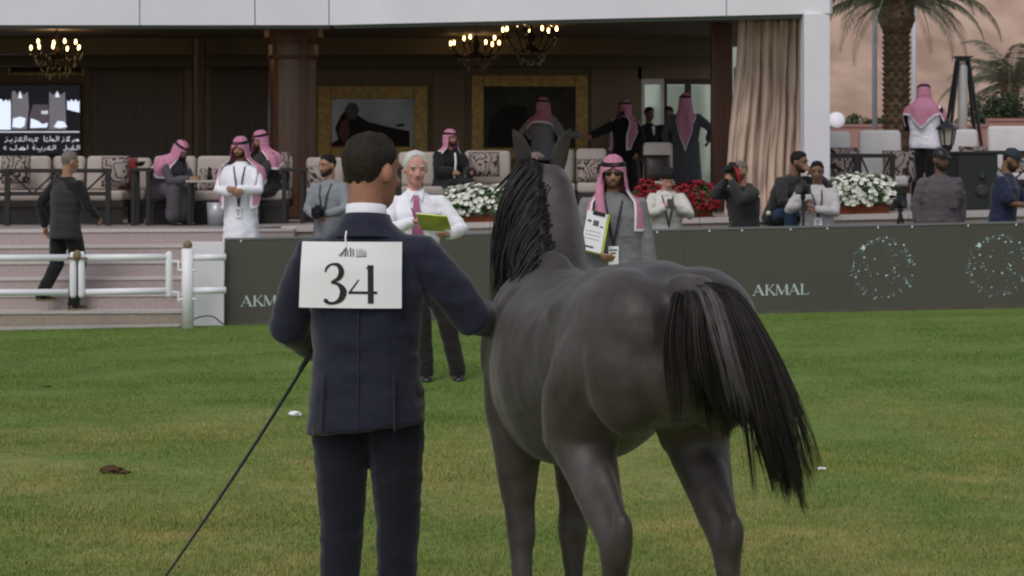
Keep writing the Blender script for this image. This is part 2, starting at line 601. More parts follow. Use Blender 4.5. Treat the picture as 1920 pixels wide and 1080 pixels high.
# granite retaining wall in slabs with a coping, right of the steps
tw = empty("terrace_wall", (PX(1200, 31.8), 31.8, 0), 0, "rosy granite retaining wall of the terrace behind the advertising board", "wall")
tw["kind"] = "structure"
wx = [PX(527, 31.8) + 1.2 * i for i in range(9)]
for i in range(8):
    a, b = wx[i], wx[i + 1] - 0.006
    bm = BM()
    vs = [bm.verts.new((x, y, (TZ(x) - 0.062 if k else -0.3))) for x in (a, b) for y in (31.83, 31.97) for k in (0, 1)]
    for f in ((0, 1, 3, 2), (4, 6, 7, 5), (0, 4, 5, 1), (2, 3, 7, 6), (0, 2, 6, 4), (1, 5, 7, 3)):
        bm.faces.new([vs[k] for k in f])
    obj("slab", bm, M_GRANITE, tw)
    bm = BM()
    vs = [bm.verts.new((x, y, TZ(x) + (0.004 if k else -0.06))) for x in (a, b) for y in (31.80, 32.2) for k in (0, 1)]
    for f in ((0, 1, 3, 2), (4, 6, 7, 5), (0, 4, 5, 1), (2, 3, 7, 6), (0, 2, 6, 4), (1, 5, 7, 3)):
        bm.faces.new([vs[k] for k in f])
    obj("coping", bm, M_GRANITE_L, tw)

tx = [-12, -9] + [-8 + i * 0.5 for i in range(45)]
ty = [31.86, 33, 35, 38, 41, 44, 50, 56, 61]
grid_sheet("terrace_floor", tx, ty, lambda x, y: TZ(x) - 0.002, M_TERRFLOOR, "structure")

# ------------------------------------------------------------------ pavilion
pav = empty("pavilion", (PX(617, 35), 35, 1.0), 0, "white fronted pavilion with a dark open lounge behind its wide opening", "building")
ZB, ZT = 3.451, 4.9
A0 = Vector((-10.4, 35, 0)); A1 = Vector((PX(617, 35), 35, 0)); A2 = Vector((PX(1557, 32.3), 32.3, 0))
def fascia_panel(a, b, name="fascia_panel"):
    bm = BM()
    d = (b - a).normalized()
    nrm = Vector((-d.y, d.x, 0))
    if nrm.y < 0: nrm = -nrm
    a2, b2 = a + d * 0.006, b - d * 0.006
    vs = [bm.verts.new(p + Vector((0, 0, z))) for p in (a2, b2, b2 + nrm * 0.1, a2 + nrm * 0.1) for z in (ZB, ZT)]
    for f in ((0, 2, 3, 1), (2, 4, 5, 3), (4, 6, 7, 5), (6, 0, 1, 7), (1, 3, 5, 7), (0, 6, 4, 2)):
        bm.faces.new([vs[k] for k in f])
    obj(name, bm, M_WHITE, pav)
def along(p, q, px):
    # where the vertical plane through p, q meets the photo column px
    k = (px - 960) / FOC
    t = (k * p.y - p.x) / ((q.x - p.x) - k * (q.y - p.y))
    return p + (q - p) * t
cut_l = [A0, along(A0, A1, 262), along(A0, A1, 478), A1]
cut_r = [A1, along(A1, A2, 1362), A2]
for a, b in list(zip(cut_l, cut_l[1:])) + list(zip(cut_r, cut_r[1:])):
    fascia_panel(a, b)
# slab behind the fascia: roof and ceiling
bm = BM()
poly = [(A0.x, 35.14), (A1.x, 35.14), (A2.x - 0.02, 32.44), (A2.x - 0.02, 43.6), (A0.x, 43.6)]
prism(bm, poly, Matrix.Translation((0, 0, ZB + 0.09)), 1.3)
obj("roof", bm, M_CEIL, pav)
bm = BM()
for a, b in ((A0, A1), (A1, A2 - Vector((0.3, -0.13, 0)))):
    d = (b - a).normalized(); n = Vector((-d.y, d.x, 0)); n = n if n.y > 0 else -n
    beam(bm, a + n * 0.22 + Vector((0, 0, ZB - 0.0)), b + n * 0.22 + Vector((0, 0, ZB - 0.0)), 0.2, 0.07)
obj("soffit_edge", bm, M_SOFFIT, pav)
# white corner column, its foot on the terrace
bm = BM()
cx0, cx1 = PX(1508, 32.32), PX(1556.5, 32.32)
box(bm, ((cx0 + cx1) / 2, 32.55, (ZB + 1.0) / 2 - 0.002), (cx1 - cx0, 0.44, ZB - 1.0), bevel=0.008)
obj("column", bm, M_WHITE, pav)
# dropped beam across the lounge ceiling
bm = BM()
box(bm, ((PX(1372, 40.6) - 10.2) / 2, 40.6, 3.42), (PX(1372, 40.6) + 10.2, 0.35, 0.24))
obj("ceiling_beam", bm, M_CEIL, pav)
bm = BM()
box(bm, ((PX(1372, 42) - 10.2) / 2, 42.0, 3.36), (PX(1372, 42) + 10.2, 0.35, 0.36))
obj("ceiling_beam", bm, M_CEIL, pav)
# back wall (left of the glazed doors) and side wall
YW = 43.0
bm = BM()
xa, xb = -10.3, PX(1203, YW)
box(bm, ((xa + xb) / 2, YW + 0.1, 2.25), (xb - xa, 0.2, 2.7))
obj("wall", bm, M_INWALL, pav)
bm = BM()
box(bm, (-10.2, 39.2, 2.25), (0.2, 8.0, 2.7))
obj("wall", bm, M_INWALL, pav)
# wall panelling
for px0, px1, py0, py1 in ((170, 345, 130, 300), (398, 520, 120, 300), (812, 872, 128, 300), (1108, 1135, 120, 300)):
    bm = BM()
    a, b = P(px0, py1, YW), P(px1, py0, YW)
    box(bm, ((a.x + b.x) / 2, YW - 0.015, (a.z + b.z) / 2), (b.x - a.x, 0.03, b.z - a.z), bevel=0.01)
    obj("wall_panel", bm, M_INWALL if px0 > 800 else M_WOOD, pav)
# plinth/shadow gap
bm = BM()
box(bm, ((xa + xb) / 2, YW - 0.02, TZ(-3) + 0.07), (xb - xa, 0.04, 0.14))
obj("skirting", bm, M_WOOD, pav)
# glazed doors to daylight at the back
gl = bpy.data.materials.new("door_glass")
gl.use_nodes = True
nt = gl.node_tree
tr = nt.nodes.new("ShaderNodeBsdfTransparent"); tr.inputs[0].default_value = (0.82, 0.88, 0.84, 1)
gs = nt.nodes.new("ShaderNodeBsdfGlossy"); gs.inputs["Roughness"].default_value = 0.05
mx = nt.nodes.new("ShaderNodeMixShader"); mx.inputs[0].default_value = 0.12
nt.links.new(tr.outputs[0], mx.inputs[1]); nt.links.new(gs.outputs[0], mx.inputs[2])
nt.links.new(mx.outputs[0], nt.nodes["Material Output"].inputs[0])
dz0, dz1 = TZ(2), PZ(148, YW)
doors = [(1203, 1245), (1245, 1290), (1290, 1340)]
for k, (p0, p1) in enumerate(doors):
    fr = BM()
    a, b = PX(p0, YW), PX(p1, YW)
    for x in (a + 0.025, b - 0.025):
        box(fr, (x, YW + 0.05, (dz0 + dz1) / 2), (0.05, 0.07, dz1 - dz0))
    for z in (dz0 + 0.12, dz1 - 0.04):
        box(fr, ((a + b) / 2, YW + 0.05, z), (b - a - 0.104, 0.06, 0.09))
    d = obj("glazed_door", fr, M_WOOD if k else M_RAIL, pav)
    g = BM()
    box(g, ((a + b) / 2, YW + 0.05, (dz0 + dz1) / 2 + 0.03), (b - a - 0.10, 0.012, dz1 - dz0 - 0.26))
    obj("pane", g, gl, d)
bm = BM()
box(bm, (PX(1285, YW), YW + 0.1, (dz1 + 3.6) / 2), (PX(1380, YW) - PX(1203, YW), 0.2, 3.6 - dz1 - 0.004))
obj("wall", bm, M_INWALL, pav)
# dim wing wall and polished timber column beside the curtain
bm = BM()
a, b = PX(1336, 36.2), PX(1374, 36.2)
box(bm, ((a + b) / 2, 36.4, 2.27), (b - a, 0.4, 2.5), bevel=0.01)
obj("timber_column", bm, M_WOODCOL, pav)
bm = BM()
lathe(bm, [(0.40, TZ(-2)), (0.40, TZ(-2) + 0.25), (0.345, TZ(-2) + 0.3), (0.33, 3.1), (0.36, 3.16), (0.36, 3.3), (0.42, 3.4), (0.42, 3.53)], (PX(549, 37.4), 37.4, 0), 24)
obj("timber_column", bm, M_WOODCOL, pav, smooth=False)
bm = BM()
a, b = PX(1376, 37), PX(1430, 37)
box(bm, ((a + b) / 2, 37, 2.0), (b - a, 0.03, 1.98))
obj("frosted_screen", bm, M_GLASS, pav)
bm = BM()
lathe(bm, [(0.10, 1.0), (0.10, 3.5)], (PX(372, 40), 40, 0), 12)
obj("timber_column", bm, M_WOOD, pav)

# pale yard wall seen in daylight through the glazed doors
bm = BM()
box(bm, (PX(1330, 49), 49, 2.2), (3.4, 0.2, 3.4))
tag(obj("yard_wall", bm, mat("pale_render", (0.42, 0.44, 0.40), 0.8, 0.1, var=0.1, scale=1.2)), "pale rendered yard wall seen through the glazed doors", "wall")

# ------------------------------------------------------------------ curtain
def curtain():
    rt = empty("curtain", P(1435, 330, 33.6), 0, "tall gathered beige curtain hanging beside the white column", "curtain")
    vs, fs = [], []
    nu, nv = 150, 46
    Yc = 33.7
    for j in range(nv + 1):
        v = j / nv
        py = 36 + v * 395
        x0 = 1382 - 26 * sm(0, 1, v)
        x1 = 1502 + 2 * v
        for i in range(nu + 1):
            u = i / nu
            ph = u * 2 * math.pi * 8.0 + 1.5 * math.sin(u * 5 + 2.8 * v) + 2.6 * noise.noise(Vector((u * 4.5, v * 2.2, 1)))
            amp = 0.085 * (0.55 + 0.45 * sm(0, 0.25, v)) * (0.7 + 0.6 * noise.noise(Vector((u * 6, v * 2.2, 5))) ** 2 * 4)
            sw = 0.09 * noise.noise(Vector((u * 5.0, v * 3.4, 9))) + 0.05 * noise.noise(Vector((u * 11.0 + 3 * v, v * 7.0, 4)))
            y = Yc + amp * math.sin(ph) + 0.03 * math.sin(ph * 2.3 + 4 * v) + sw
            x = PX(x0 + (x1 - x0) * u, Yc) + 0.018 * math.sin(ph * 1.0 + 1.2)
            vs.append((x, y, PZ(py, Yc)))
    for j in range(nv):
        for i in range(nu):
            a = j * (nu + 1) + i
            fs.append((a, a + 1, a + nu + 2, a + nu + 1))
    me = bpy.data.meshes.new("drape")
    me.from_pydata(vs, [], fs)
    me.polygons.foreach_set("use_smooth", [True] * len(fs))
    o = link_mesh("drape", me, M_CURTAIN, rt)
    s = o.modifiers.new("thickness", 'SOLIDIFY'); s.thickness = 0.006
    bm = BM()
    tube(bm, [P(1374, 33, 33.7), P(1506, 33, 33.7)], 0.018, 8)
    obj("curtain_rod", bm, M_BLACKWOOD, rt)
curtain()

# ------------------------------------------------------------------ picture frames on the back wall
def picture(x0, x1, y0, y1, bw, canvas, label, figure=None, cat="painting"):
    Yp = YW - 0.06
    a, b = P(x0, y1, Yp), P(x1, y0, Yp)
    rt = empty("framed_painting", ((a.x + b.x) / 2, Yp, a.z), 0, label, cat)
    w = bw
    for k, (c, s) in enumerate((((a.x + w / 2, (a.z + b.z) / 2), (w, b.z - a.z)), ((b.x - w / 2, (a.z + b.z) / 2), (w, b.z - a.z)),
                 (((a.x + b.x) / 2, b.z - w / 2), (b.x - a.x - 2 * w - 0.004, w)), (((a.x + b.x) / 2, a.z + w / 2), (b.x - a.x - 2 * w - 0.004, w)))):
        bm = BM()
        box(bm, (c[0], Yp, c[1]), (s[0], 0.07, s[1]), bevel=0.018)
        obj("frame", bm, M_GOLD, rt)
    bm = BM()
    box(bm, ((a.x + b.x) / 2, Yp + 0.012, (a.z + b.z) / 2), (b.x - a.x - 2 * w + 0.02, 0.02, b.z - a.z - 2 * w + 0.02))
    cv = obj("canvas", bm, canvas, rt)
    if figure:
        for k, (poly, m) in enumerate(figure):
            bm = BM()
            pts = [(PX(px, Yp), PZ(py, Yp)) for px, py in poly]
            prism(bm, pts, Matrix(((1, 0, 0, 0), (0, 0, -1, Yp - 0.002 - 0.002 * k), (0, 1, 0, 0), (0, 0, 0, 1))), 0.0015)
            obj("painted_shape", bm, m, cv)
M_CANV1 = mat("grey_blue_canvas", (0.50, 0.53, 0.62), 0.5, 0.3, var=0.18, scale=2.0)
M_CANV2 = mat("dark_canvas", (0.03, 0.027, 0.02), 0.5, 0.3, var=0.4, scale=3)
M_PDARK = mat("dark_paint", (0.018, 0.015, 0.013), 0.6, 0.2)
M_PPINK = mat("dull_pink_paint", (0.16, 0.055, 0.065), 0.6, 0.2)
picture(596, 802, 160, 300, 0.21, M_CANV1, "wide gilt framed painting of a dark figure on grey blue ground",
        [([(634, 262), (628, 240), (640, 215), (655, 200), (668, 214), (690, 228), (720, 236), (768, 246), (768, 282), (620, 282), (622, 268)], M_PDARK),
         ([(634, 252), (640, 228), (652, 222), (656, 250), (646, 268)], M_PPINK),
         ([(646, 205), (655, 192), (668, 194), (674, 206), (668, 222), (654, 224)], M_WOOD),
         ([(742, 234), (756, 231), (760, 236), (744, 238)], M_PDARK)])
picture(884, 1102, 140, 300, 0.19, M_CANV2, "tall gilt framed dark painting behind the handshaking men",
        [([(912, 282), (920, 220), (950, 195), (985, 200), (1000, 240), (1005, 282)], M_PDARK)])
picture(14, 160, 60, 142, 0.06, mat("brown_canvas", (0.05, 0.04, 0.02), 0.6, 0.2, var=0.2, scale=3), "dim gilt framed picture above the lounge screen")

# ------------------------------------------------------------------ lounge screen with broadcast picture and caption
def emit(name, c, s):
    return mat(name, tuple(min(0.8, k) for k in c), 0.4, 0.2, emit=c, estr=s)
E_WHITE = emit("screen_white", (0.62, 0.68, 0.85), 1.0)
E_GREY = emit("screen_grey", (0.16, 0.15, 0.17), 0.7)
E_MAUVE = emit("screen_mauve", (0.10, 0.08, 0.10), 0.6)
E_DARK = emit("screen_black", (0.012, 0.012, 0.016), 0.6)
E_TEXT = emit("screen_text", (0.50, 0.52, 0.56), 0.8)
def screen():
    Ys = YW - 0.25
    a, b = P(-90, 292, Ys), P(151, 156, Ys)
    rt = empty("lounge_screen", ((a.x + b.x) / 2, Ys, a.z), 0, "wide lit display showing a crenellated gate above an Arabic caption", "screen")
    bm = BM()
    box(bm, ((a.x + b.x) / 2, Ys + 0.05, (a.z + b.z) / 2), (b.x - a.x, 0.08, b.z - a.z), bevel=0.006)
    obj("casing", bm, M_BLACK, rt)
    layer = [0]
    def sheet(name, poly, m, par=rt):
        layer[0] += 1
        bm = BM()
        pts = [(PX(px, Ys), PZ(py, Ys)) for px, py in poly]
        prism(bm, pts, Matrix(((1, 0, 0, 0), (0, 0, -1, Ys + 0.010 - 0.0012 * layer[0]), (0, 1, 0, 0), (0, 0, 0, 1))), 0.001)
        return obj(name, bm, m, par)
    dsp = sheet("display", [(-85, 288), (149, 288), (149, 160), (-85, 160)], E_DARK)
    sheet("picture_shape", [(-80, 243), (20, 243), (20, 194), (18, 186), (15, 191), (11, 186), (7, 191), (3, 186), (-80, 186)], E_WHITE, dsp)
    sheet("picture_shape", [(22, 243), (22, 172), (28, 170), (32, 178), (38, 170), (44, 178), (52, 172), (54, 200), (50, 243)], E_GREY, dsp)
    sheet("picture_shape", [(92, 243), (92, 172), (100, 178), (107, 170), (114, 178), (122, 172), (124, 243)], E_GREY, dsp)
    sheet("picture_shape", [(34, 184), (37, 171), (42, 184)], E_WHITE, dsp)
    sheet("picture_shape", [(103, 182), (107, 171), (112, 182)], E_WHITE, dsp)
    sheet("picture_shape", [(126, 205), (126, 188), (130, 191), (134, 186), (138, 191), (142, 186), (146, 192), (149, 188), (149, 211)], E_WHITE, dsp)
    sheet("picture_shape", [(55, 220), (62, 196), (90, 196), (92, 243), (55, 243)], E_MAUVE, dsp)
    sheet("picture_shape", [(77, 208), (90, 207), (90, 214), (78, 214)], E_TEXT, dsp)
    for poly in ([(23, 238), (25, 222), (38, 219), (48, 222), (46, 236), (38, 240)], [(57, 240), (58, 222), (70, 226), (80, 233), (90, 230), (88, 239)], [(101, 238), (108, 227), (120, 228), (126, 238), (112, 240)]):
        sheet("picture_shape", poly, E_WHITE, dsp)
    sheet("divider", [(-85, 248.5), (149, 248.5), (149, 246), (-85, 246)], E_TEXT, dsp)
    # caption: two lines of Arabic written right to left with a pen (units: photo pixels)
    layer[0] += 1
    MT = Matrix(((Ys / FOC, 0, 0, PX(0, Ys)), (0, 0, -1, Ys + 0.010 - 0.0012 * layer[0]), (0, -Ys / FOC, 0, PZ(0, Ys)), (0, 0, 0, 1)))
    bm = BM()
    dep = [0.0]
    def pen(pts, w=1.5):
        dep[0] += 0.00003
        ribbon(bm, [(x, y, w) for x, y in catmull(pts, 3)], MT, 0.0006 + dep[0])
    def dot(x, y): pen([(x - .8, y), (x + .8, y)], 1.6)
    B = 264
    # markaz (meem reh kaf zay)
    pen([(148, B), (146, B - 3), (143, B - 2), (144, B), (148, B), (141, B)])
    pen([(139, B - 3), (138, B), (135, B + 3)])
    pen([(131, B - 7), (126, B - 4), (130, B - 1), (129, B), (122, B)]); pen([(131, B - 8), (125, B - 5)])
    pen([(120, B - 3), (119, B), (116, B + 3)]); dot(119, B - 6)
    # al-malik
    pen([(110, B - 9), (110, B)]); pen([(106, B - 9), (106, B), (96, B)]); pen([(101, B), (100, B - 3), (97, B - 2), (98, B)])
    pen([(94, B - 9), (94, B), (84, B), (83, B - 4)]); pen([(83, B - 9), (83, B)]); pen([(89, B - 5), (87, B - 6), (89, B - 3)], 1.0)
    # abd al-aziz
    pen([(72, B - 4), (69, B - 6), (66, B - 3), (70, B), (60, B), (60, B - 4)]); dot(62, B + 4)
    pen([(57, B - 5), (54, B - 1), (58, B)])
    pen([(50, B - 9), (50, B)]); pen([(46, B - 9), (46, B), (38, B)])
    pen([(42, B - 4), (39, B - 6), (36, B - 3), (40, B), (33, B)]); pen([(31, B - 3), (30, B), (27, B + 3)]); dot(30, B - 6)
    pen([(23, B - 3), (22, B), (16, B)]); dot(21, B + 4); pen([(14, B - 3), (13, B), (9, B + 3)]); dot(13, B - 6)
    # second line: lil-khayl al-arabiyya
    B = 280
    pen([(149, B - 8), (149, B)]); pen([(145, B - 8), (145, B), (136, B)]); pen([(139, B - 4), (134, B - 3), (137, B), (128, B), (128, B - 3)]); dot(137, B - 7)
    pen([(124, B - 8), (124, B + 2), (119, B + 1)])
    pen([(104, B - 8), (104, B)]); pen([(100, B - 8), (100, B), (92, B)]); pen([(95, B - 4), (92, B - 5), (90, B - 2), (94, B), (88, B)])
    pen([(86, B - 3), (85, B), (82, B + 3)]); pen([(79, B - 4), (78, B), (70, B), (70, B - 3)]); dot(77, B + 4); dot(73, B + 4)
    pen([(66, B - 3), (63, B - 5), (62, B - 1), (66, B)]); dot(64, B - 8)
    pen([(52, B - 8), (52, B)]); pen([(48, B), (42, B - 4), (38, B), (48, B), (34, B)]); pen([(30, B - 8), (30, B), (20, B), (20, B - 3)]); pen([(12, B - 4), (9, B - 5), (8, B - 1), (12, B)])
    obj("caption", bm, E_TEXT, dsp)
screen()

# ------------------------------------------------------------------ chandeliers
E_BULB = mat("lit_candle_bulb", (0.8, 0.6, 0.3), 0.3, 0.3, emit=(1.0, 0.62, 0.22), estr=9.0)
M_CRYST = mat("crystal_drop", (0.22, 0.18, 0.12), 0.15, 0.8)
def chandelier(px, py, Y, r, nb, drop, label, power):
    c = P(px, py, Y)
    rt = empty("chandelier", c, 0, label, "chandelier", "chandeliers in the lounge")
    bm = BM()
    tube(bm, [c + Vector((0, 0, -drop)), (c.x, Y, 3.53)], 0.012, 8)
    lathe(bm, [(0.01, -drop - .02), (0.05, -drop + .02), (0.03, -drop + .1), (0.06, -drop + .2), (0.02, -drop + .28), (0.02, 0.25)], c, 12)
    obj("stem", bm, M_BRASS, rt)
    for i in range(nb):
        a = 2 * math.pi * (i + 0.3) / nb
        d = Vector((math.cos(a), math.sin(a), 0))
        rr = r * (1.0 if i % 3 else 0.72)
        zz = -0.05 if i % 3 else 0.03
        bm = BM()
        pts = catmull([tuple(c + Vector((0, 0, -drop + .12))), tuple(c + d * rr * 0.5 + Vector((0, 0, -drop - 0.0))), tuple(c + d * rr + Vector((0, 0, zz - 0.10)))], 4)
        tube(bm, pts, 0.009, 6)
        lathe(bm, [(0.004, zz - .10), (0.04, zz - .09), (0.015, zz - .075), (0.012, zz - 0.02)], c + d * rr, 8)
        arm = obj("candle_arm", bm, M_BRASS, rt)
        bm = BM()
        ellipsoid(bm, c + d * rr + Vector((0, 0, zz + 0.012)), (0.016, 0.016, 0.034), None, 8)
        obj("bulb", bm, E_BULB, arm)
    bm = BM()
    for k in range(70):
        a = random.random() * 6.283; q = random.random()
        p = c + Vector((math.cos(a) * r * (1.05 - 0.75 * q), math.sin(a) * r * (1.05 - 0.75 * q), -0.12 - q * (drop + 0.05)))
        ellipsoid(bm, p, (0.011, 0.011, 0.022), None, 5)
    cr = obj("crystal_drops", bm, M_CRYST, rt)
    cr["kind"] = "stuff"
    l = bpy.data.lights.new("lamp_glow", 'POINT')
    l.energy = power; l.color = (1.0, 0.66, 0.34); l.shadow_soft_size = 0.25
    lo = bpy.data.objects.new("lamp_glow", l)
    COL.objects.link(lo)
    lo.location = c + Vector((0, 0, 0.16))
    lo.parent = rt
    lo.matrix_parent_inverse = Matrix.Translation(c).inverted()
chandelier(106, 84, 38.0, 0.36, 11, 0.30, "lit candle chandelier above the lounge screen", 10)
chandelier(893, 76, 39.6, 0.37, 9, 0.25, "lit candle chandelier hanging lower, left of the crystal one", 10)
chandelier(996, 50, 36.9, 0.38, 9, 0.34, "chandelier with hanging crystals close under the soffit", 9)
# ------------------------------------------------------------------ advertising board
BY = 30.0
def zg(x): return 0.0213 * (x + 0.77)
BX0, BX1 = PX(421, BY), PX(2100, BY)
BH = 0.918
brd = empty("advertising_board", ((BX0 + BX1) / 2, BY, zg(0)), 0, "long olive grey advertising board with AKMAL lettering along the lawn edge", "advertising board")
def sheared_box(x0, x1, y0, y1, v0, v1):
    bm = BM()
    vs = [bm.verts.new((x, y, zg(x) + v)) for x in (x0, x1) for y in (y0, y1) for v in (v0, v1)]
    for f in ((0, 1, 3, 2), (4, 6, 7, 5), (0, 4, 5, 1), (2, 3, 7, 6), (0, 2, 6, 4), (1, 5, 7, 3)):
        bm.faces.new([vs[k] for k in f])
    return bm
seam = [BX0, PX(905, BY) - 0.6, PX(1385, BY) - 0.6, PX(1560, BY) + 0.2, BX1]
for a, b in zip(seam, seam[1:]):
    obj("panel", sheared_box(a, b - 0.002, BY, BY + 0.06, -0.03, BH), M_BOARD, brd)
obj("top_edge", sheared_box(BX0, BX1, BY - 0.008, BY + 0.075, BH + 0.001, BH + 0.022), M_BOARDTOP, brd)
obj("foot_edge", sheared_box(BX0, BX1, BY - 0.012, BY - 0.002, -0.03, 0.035), mat("board_foot", (0.10, 0.085, 0.07), 0.6, 0.2, var=0.2, scale=5), brd)
for px in (452, 625, 1000, 1232, 1330, 1391, 1482, 1551, 1646, 1710, 1815, 1905):
    x = PX(px, BY)
    bm = BM()
    box(bm, (x, BY - 0.012, zg(x) + BH - 0.012), (0.014, 0.008, 0.022), bevel=0.003)
    obj("clip", bm, M_PAPER, brd)
def BMat(w=0.001):
    return Matrix(((1, 0, 0, 0), (0, 0, -1, BY - w), (0.0213, 1, 0, zg(0)), (0, 0, 0, 1)))
def akmal(u0, v0, h, m):
    """five roman capitals: thin and thick strokes with small serifs"""
    bm = BM()
    dep = [0.0]
    def st(*pts):
        dep[0] += 0.0002
        ribbon(bm, [(u0 + x * h, v0 + y * h, w * h) for x, y, w in pts], BMat(0.002), 0.001 + dep[0])
    def serif(x, y, l=0.3): st((x - l / 2, y, 0.05), (x + l / 2, y, 0.05))
    def A(x):
        st((x, 0, .06), (x + .46, 1, .05)); st((x + .40, 1.02, .17), (x + .88, 0, .19)); st((x + .17, .34, .05), (x + .66, .34, .05)); serif(x, .02, .28); serif(x + .88, .02, .34)
    def K(x):
        st((x, 0, .17), (x, 1, .17)); st((x + .06, .42, .06), (x + .62, 1, .05)); st((x + .22, .58, .08), (x + .72, 0, .19)); serif(x, .02, .34); serif(x, .98, .34); serif(x + .62, .98, .26); serif(x + .74, .02, .30)
    def Mm(x):
        st((x, 0, .06), (x + .06, 1, .06)); st((x + .06, 1, .16), (x + .50, .05, .16)); st((x + .50, .03, .05), (x + .94, 1, .05)); st((x + .95, 1, .17), (x + 1.0, 0, .18)); serif(x, .02, .26); serif(x + 1.0, .02, .34)
    def L(x):
        st((x, 0, .17), (x, 1, .17)); st((x - .12, .03, .06), (x + .60, .03, .06)); st((x + .58, .02, .06), (x + .62, .22, .05)); serif(x, .98, .34)
    A(0); K(1.24); Mm(2.16); A(3.36); L(4.56)
    return obj("lettering", bm, m, brd)
def emblem(u, v):
    bm = BM(); dep = [0.0]
    def st(*pts):
        dep[0] += 0.0002
        ribbon(bm, [(u + x, v + y, w) for x, y, w in pts], BMat(0.002), 0.001 + dep[0])
    st(*[(x, y, .012) for x, y in catmull([(-.055, .10), (-.058, .03), (-.045, -.06), (-.018, -.13), (0, -.16), (.018, -.13), (.045, -.06), (.058, .03), (.055, .10)], 3)])
    st((-.022, .07, .012), (-.016, -.07, .008)); st((.022, .07, .012), (.016, -.07, .008))
    st(*[(x, y, .009) for x, y in catmull([(-.07, .135), (-.03, .155), (0, .14), (.03, .155), (.07, .135)], 3)])
    obj("emblem", bm, M_FAINT, brd)
    bm = BM(); dep[0] = 0
    b = -.295
    for x in (-.035, -.008, .022):
        st((x, b, .008), (x, b + .03, .008)); st((x, b + .015, .006), (x + .014, b + .03, .006)); st((x + .014, b + .03, .006), (x + .014, b, .006))
    obj("small_lettering", bm, mat("dim_print", (0.19, 0.19, 0.18), 0.6, 0.2), brd)
LH = 0.115
for k in range(3):
    u = PX(1413, BY) - k * 480 * BY / FOC
    akmal(u, 0.197, LH, M_LETTER)
    emblem(u + 0.315, 0.515)
def wreath(u, v, r, seed):
    rng = random.Random(seed)
    for m, n, s0, s1 in ((M_TEAL, 135, 0.0035, 0.0092), (M_TEAL_B, 34, 0.006, 0.0115)):
        bm = BM()
        placed = []
        tries = 0
        while len(placed) < n and tries < 4000:
            tries += 1
            a = rng.random() * 6.283
            if 4.25 < a < 4.9 and rng.random() < .7: continue
            q = r * (1 + rng.gauss(0, 0.055)) if rng.random() < 0.8 else r * (0.25 + 0.6 * rng.random())
            x, y, s = u + q * math.cos(a), v + q * math.sin(a), s0 + (s1 - s0) * rng.random()
            if any((x - p) ** 2 + (y - w) ** 2 < (s + z) ** 2 for p, w, z in placed): continue
            placed.append((x, y, s))
            ph = rng.random()
            prism(bm, [(x + s * math.cos(k * 1.0472 + ph), y + s * math.sin(k * 1.0472 + ph)) for k in range(6)], BMat(0.002), 0.002 if m is M_TEAL else 0.003)
        o = obj("dot_print", bm, m, brd); o["kind"] = "stuff"
    bm = BM()
    prism(bm, [(u - r * .66 + .022 * math.cos(k * .785), v + r * .72 + .026 * math.sin(k * .785)) for k in range(8)], BMat(0.002), 0.004)
    obj("dot_print", bm, M_TEAL_B, brd)
wreath(PX(1655, BY), 0.463, 0.315, 3)
wreath(PX(1872, BY), 0.463, 0.315, 3)

# ------------------------------------------------------------------ white rails, gates, post
RY = 29.5
def rail_tube(bm, a, b, r=0.036): tube(bm, [P(*a, RY), P(*b, RY)], r, 12, dome=False)
g1 = empty("rail_gate", P(60, 612, RY), 0, "white tubular gate leaf running off to the left of the ball catch", "gate", "white gate leaves before the steps")
for y0, y1 in ((485, 483), (549, 548)):
    bm = BM(); rail_tube(bm, (-180, y0), (128, y1)); obj("rail", bm, M_RAIL, g1, smooth=True)
bm = BM(); tube(bm, [P(137, 478, RY), P(137, 553, RY)], 0.037, 12); obj("stile", bm, M_RAIL, g1, smooth=True)
g2 = empty("rail_gate", P(240, 612, RY), 0, "white tubular gate leaf hung on the thick white post", "gate", "white gate leaves before the steps")
for y0, y1 in ((483, 482), (548, 545)):
    bm = BM(); rail_tube(bm, (161, y0), (312, y1)); obj("rail", bm, M_RAIL, g2, smooth=True)
for x in (153, 317):
    bm = BM(); tube(bm, [P(x, 477, RY), P(x, 553, RY)], 0.037, 12); obj("stile", bm, M_RAIL, g2, smooth=True)
for y in (490, 548):
    bm = BM(); tube(bm, [P(320, y, RY), P(334, y, RY), P(334, y + 16, RY), P(342, y + 17, RY)], 0.014, 8); obj("hinge", bm, M_RAIL, g2, smooth=True)
bm = BM()
ellipsoid(bm, P(145, 479, RY - 0.02), (0.050, 0.05, 0.058), None, 14)
tube(bm, [P(128, 484, RY - .045), P(162, 484, RY - .045)], 0.012, 8)
tag(obj("gate_catch", bm, mat("tan_knob", (0.20, 0.15, 0.085), 0.5, 0.3, var=0.2, scale=30), smooth=True), "tan ball catch where the two white gate leaves meet", "gate catch")
ps = empty("fence_post", P(352, 613, RY), 0, "thick white post with a tan ball on top beside the board end", "post")
bm = BM(); tube(bm, [P(352, 616, RY), P(352, 466, RY)], 0.066, 16, dome=False); obj("shaft", bm, M_RAIL, ps, smooth=True)
bm = BM(); ellipsoid(bm, P(352, 460, RY), (0.05, 0.05, 0.05), None, 14); obj("ball_cap", bm, MATS["tan_knob"], ps, smooth=True)
for y in (507, 561):
    bm = BM(); tube(bm, [P(338, y, RY - .03), P(366, y, RY - .03)], 0.012, 8); obj("bolt", bm, M_RAIL, ps, smooth=True)
rs = empty("rail_section", P(395, 612, RY), 0, "short white double rail between the post and the board", "railing")
for y in (483, 545):
    bm = BM(); rail_tube(bm, (364, y), (424, y - 1)); obj("rail", bm, M_RAIL, rs, smooth=True)
bm = BM()
a, b = P(356, 611, 29.9), P(420, 453, 29.9)
box(bm, ((a.x + b.x) / 2, 29.9, (a.z + b.z) / 2), (b.x - a.x, 0.04, b.z - a.z), bevel=0.004)
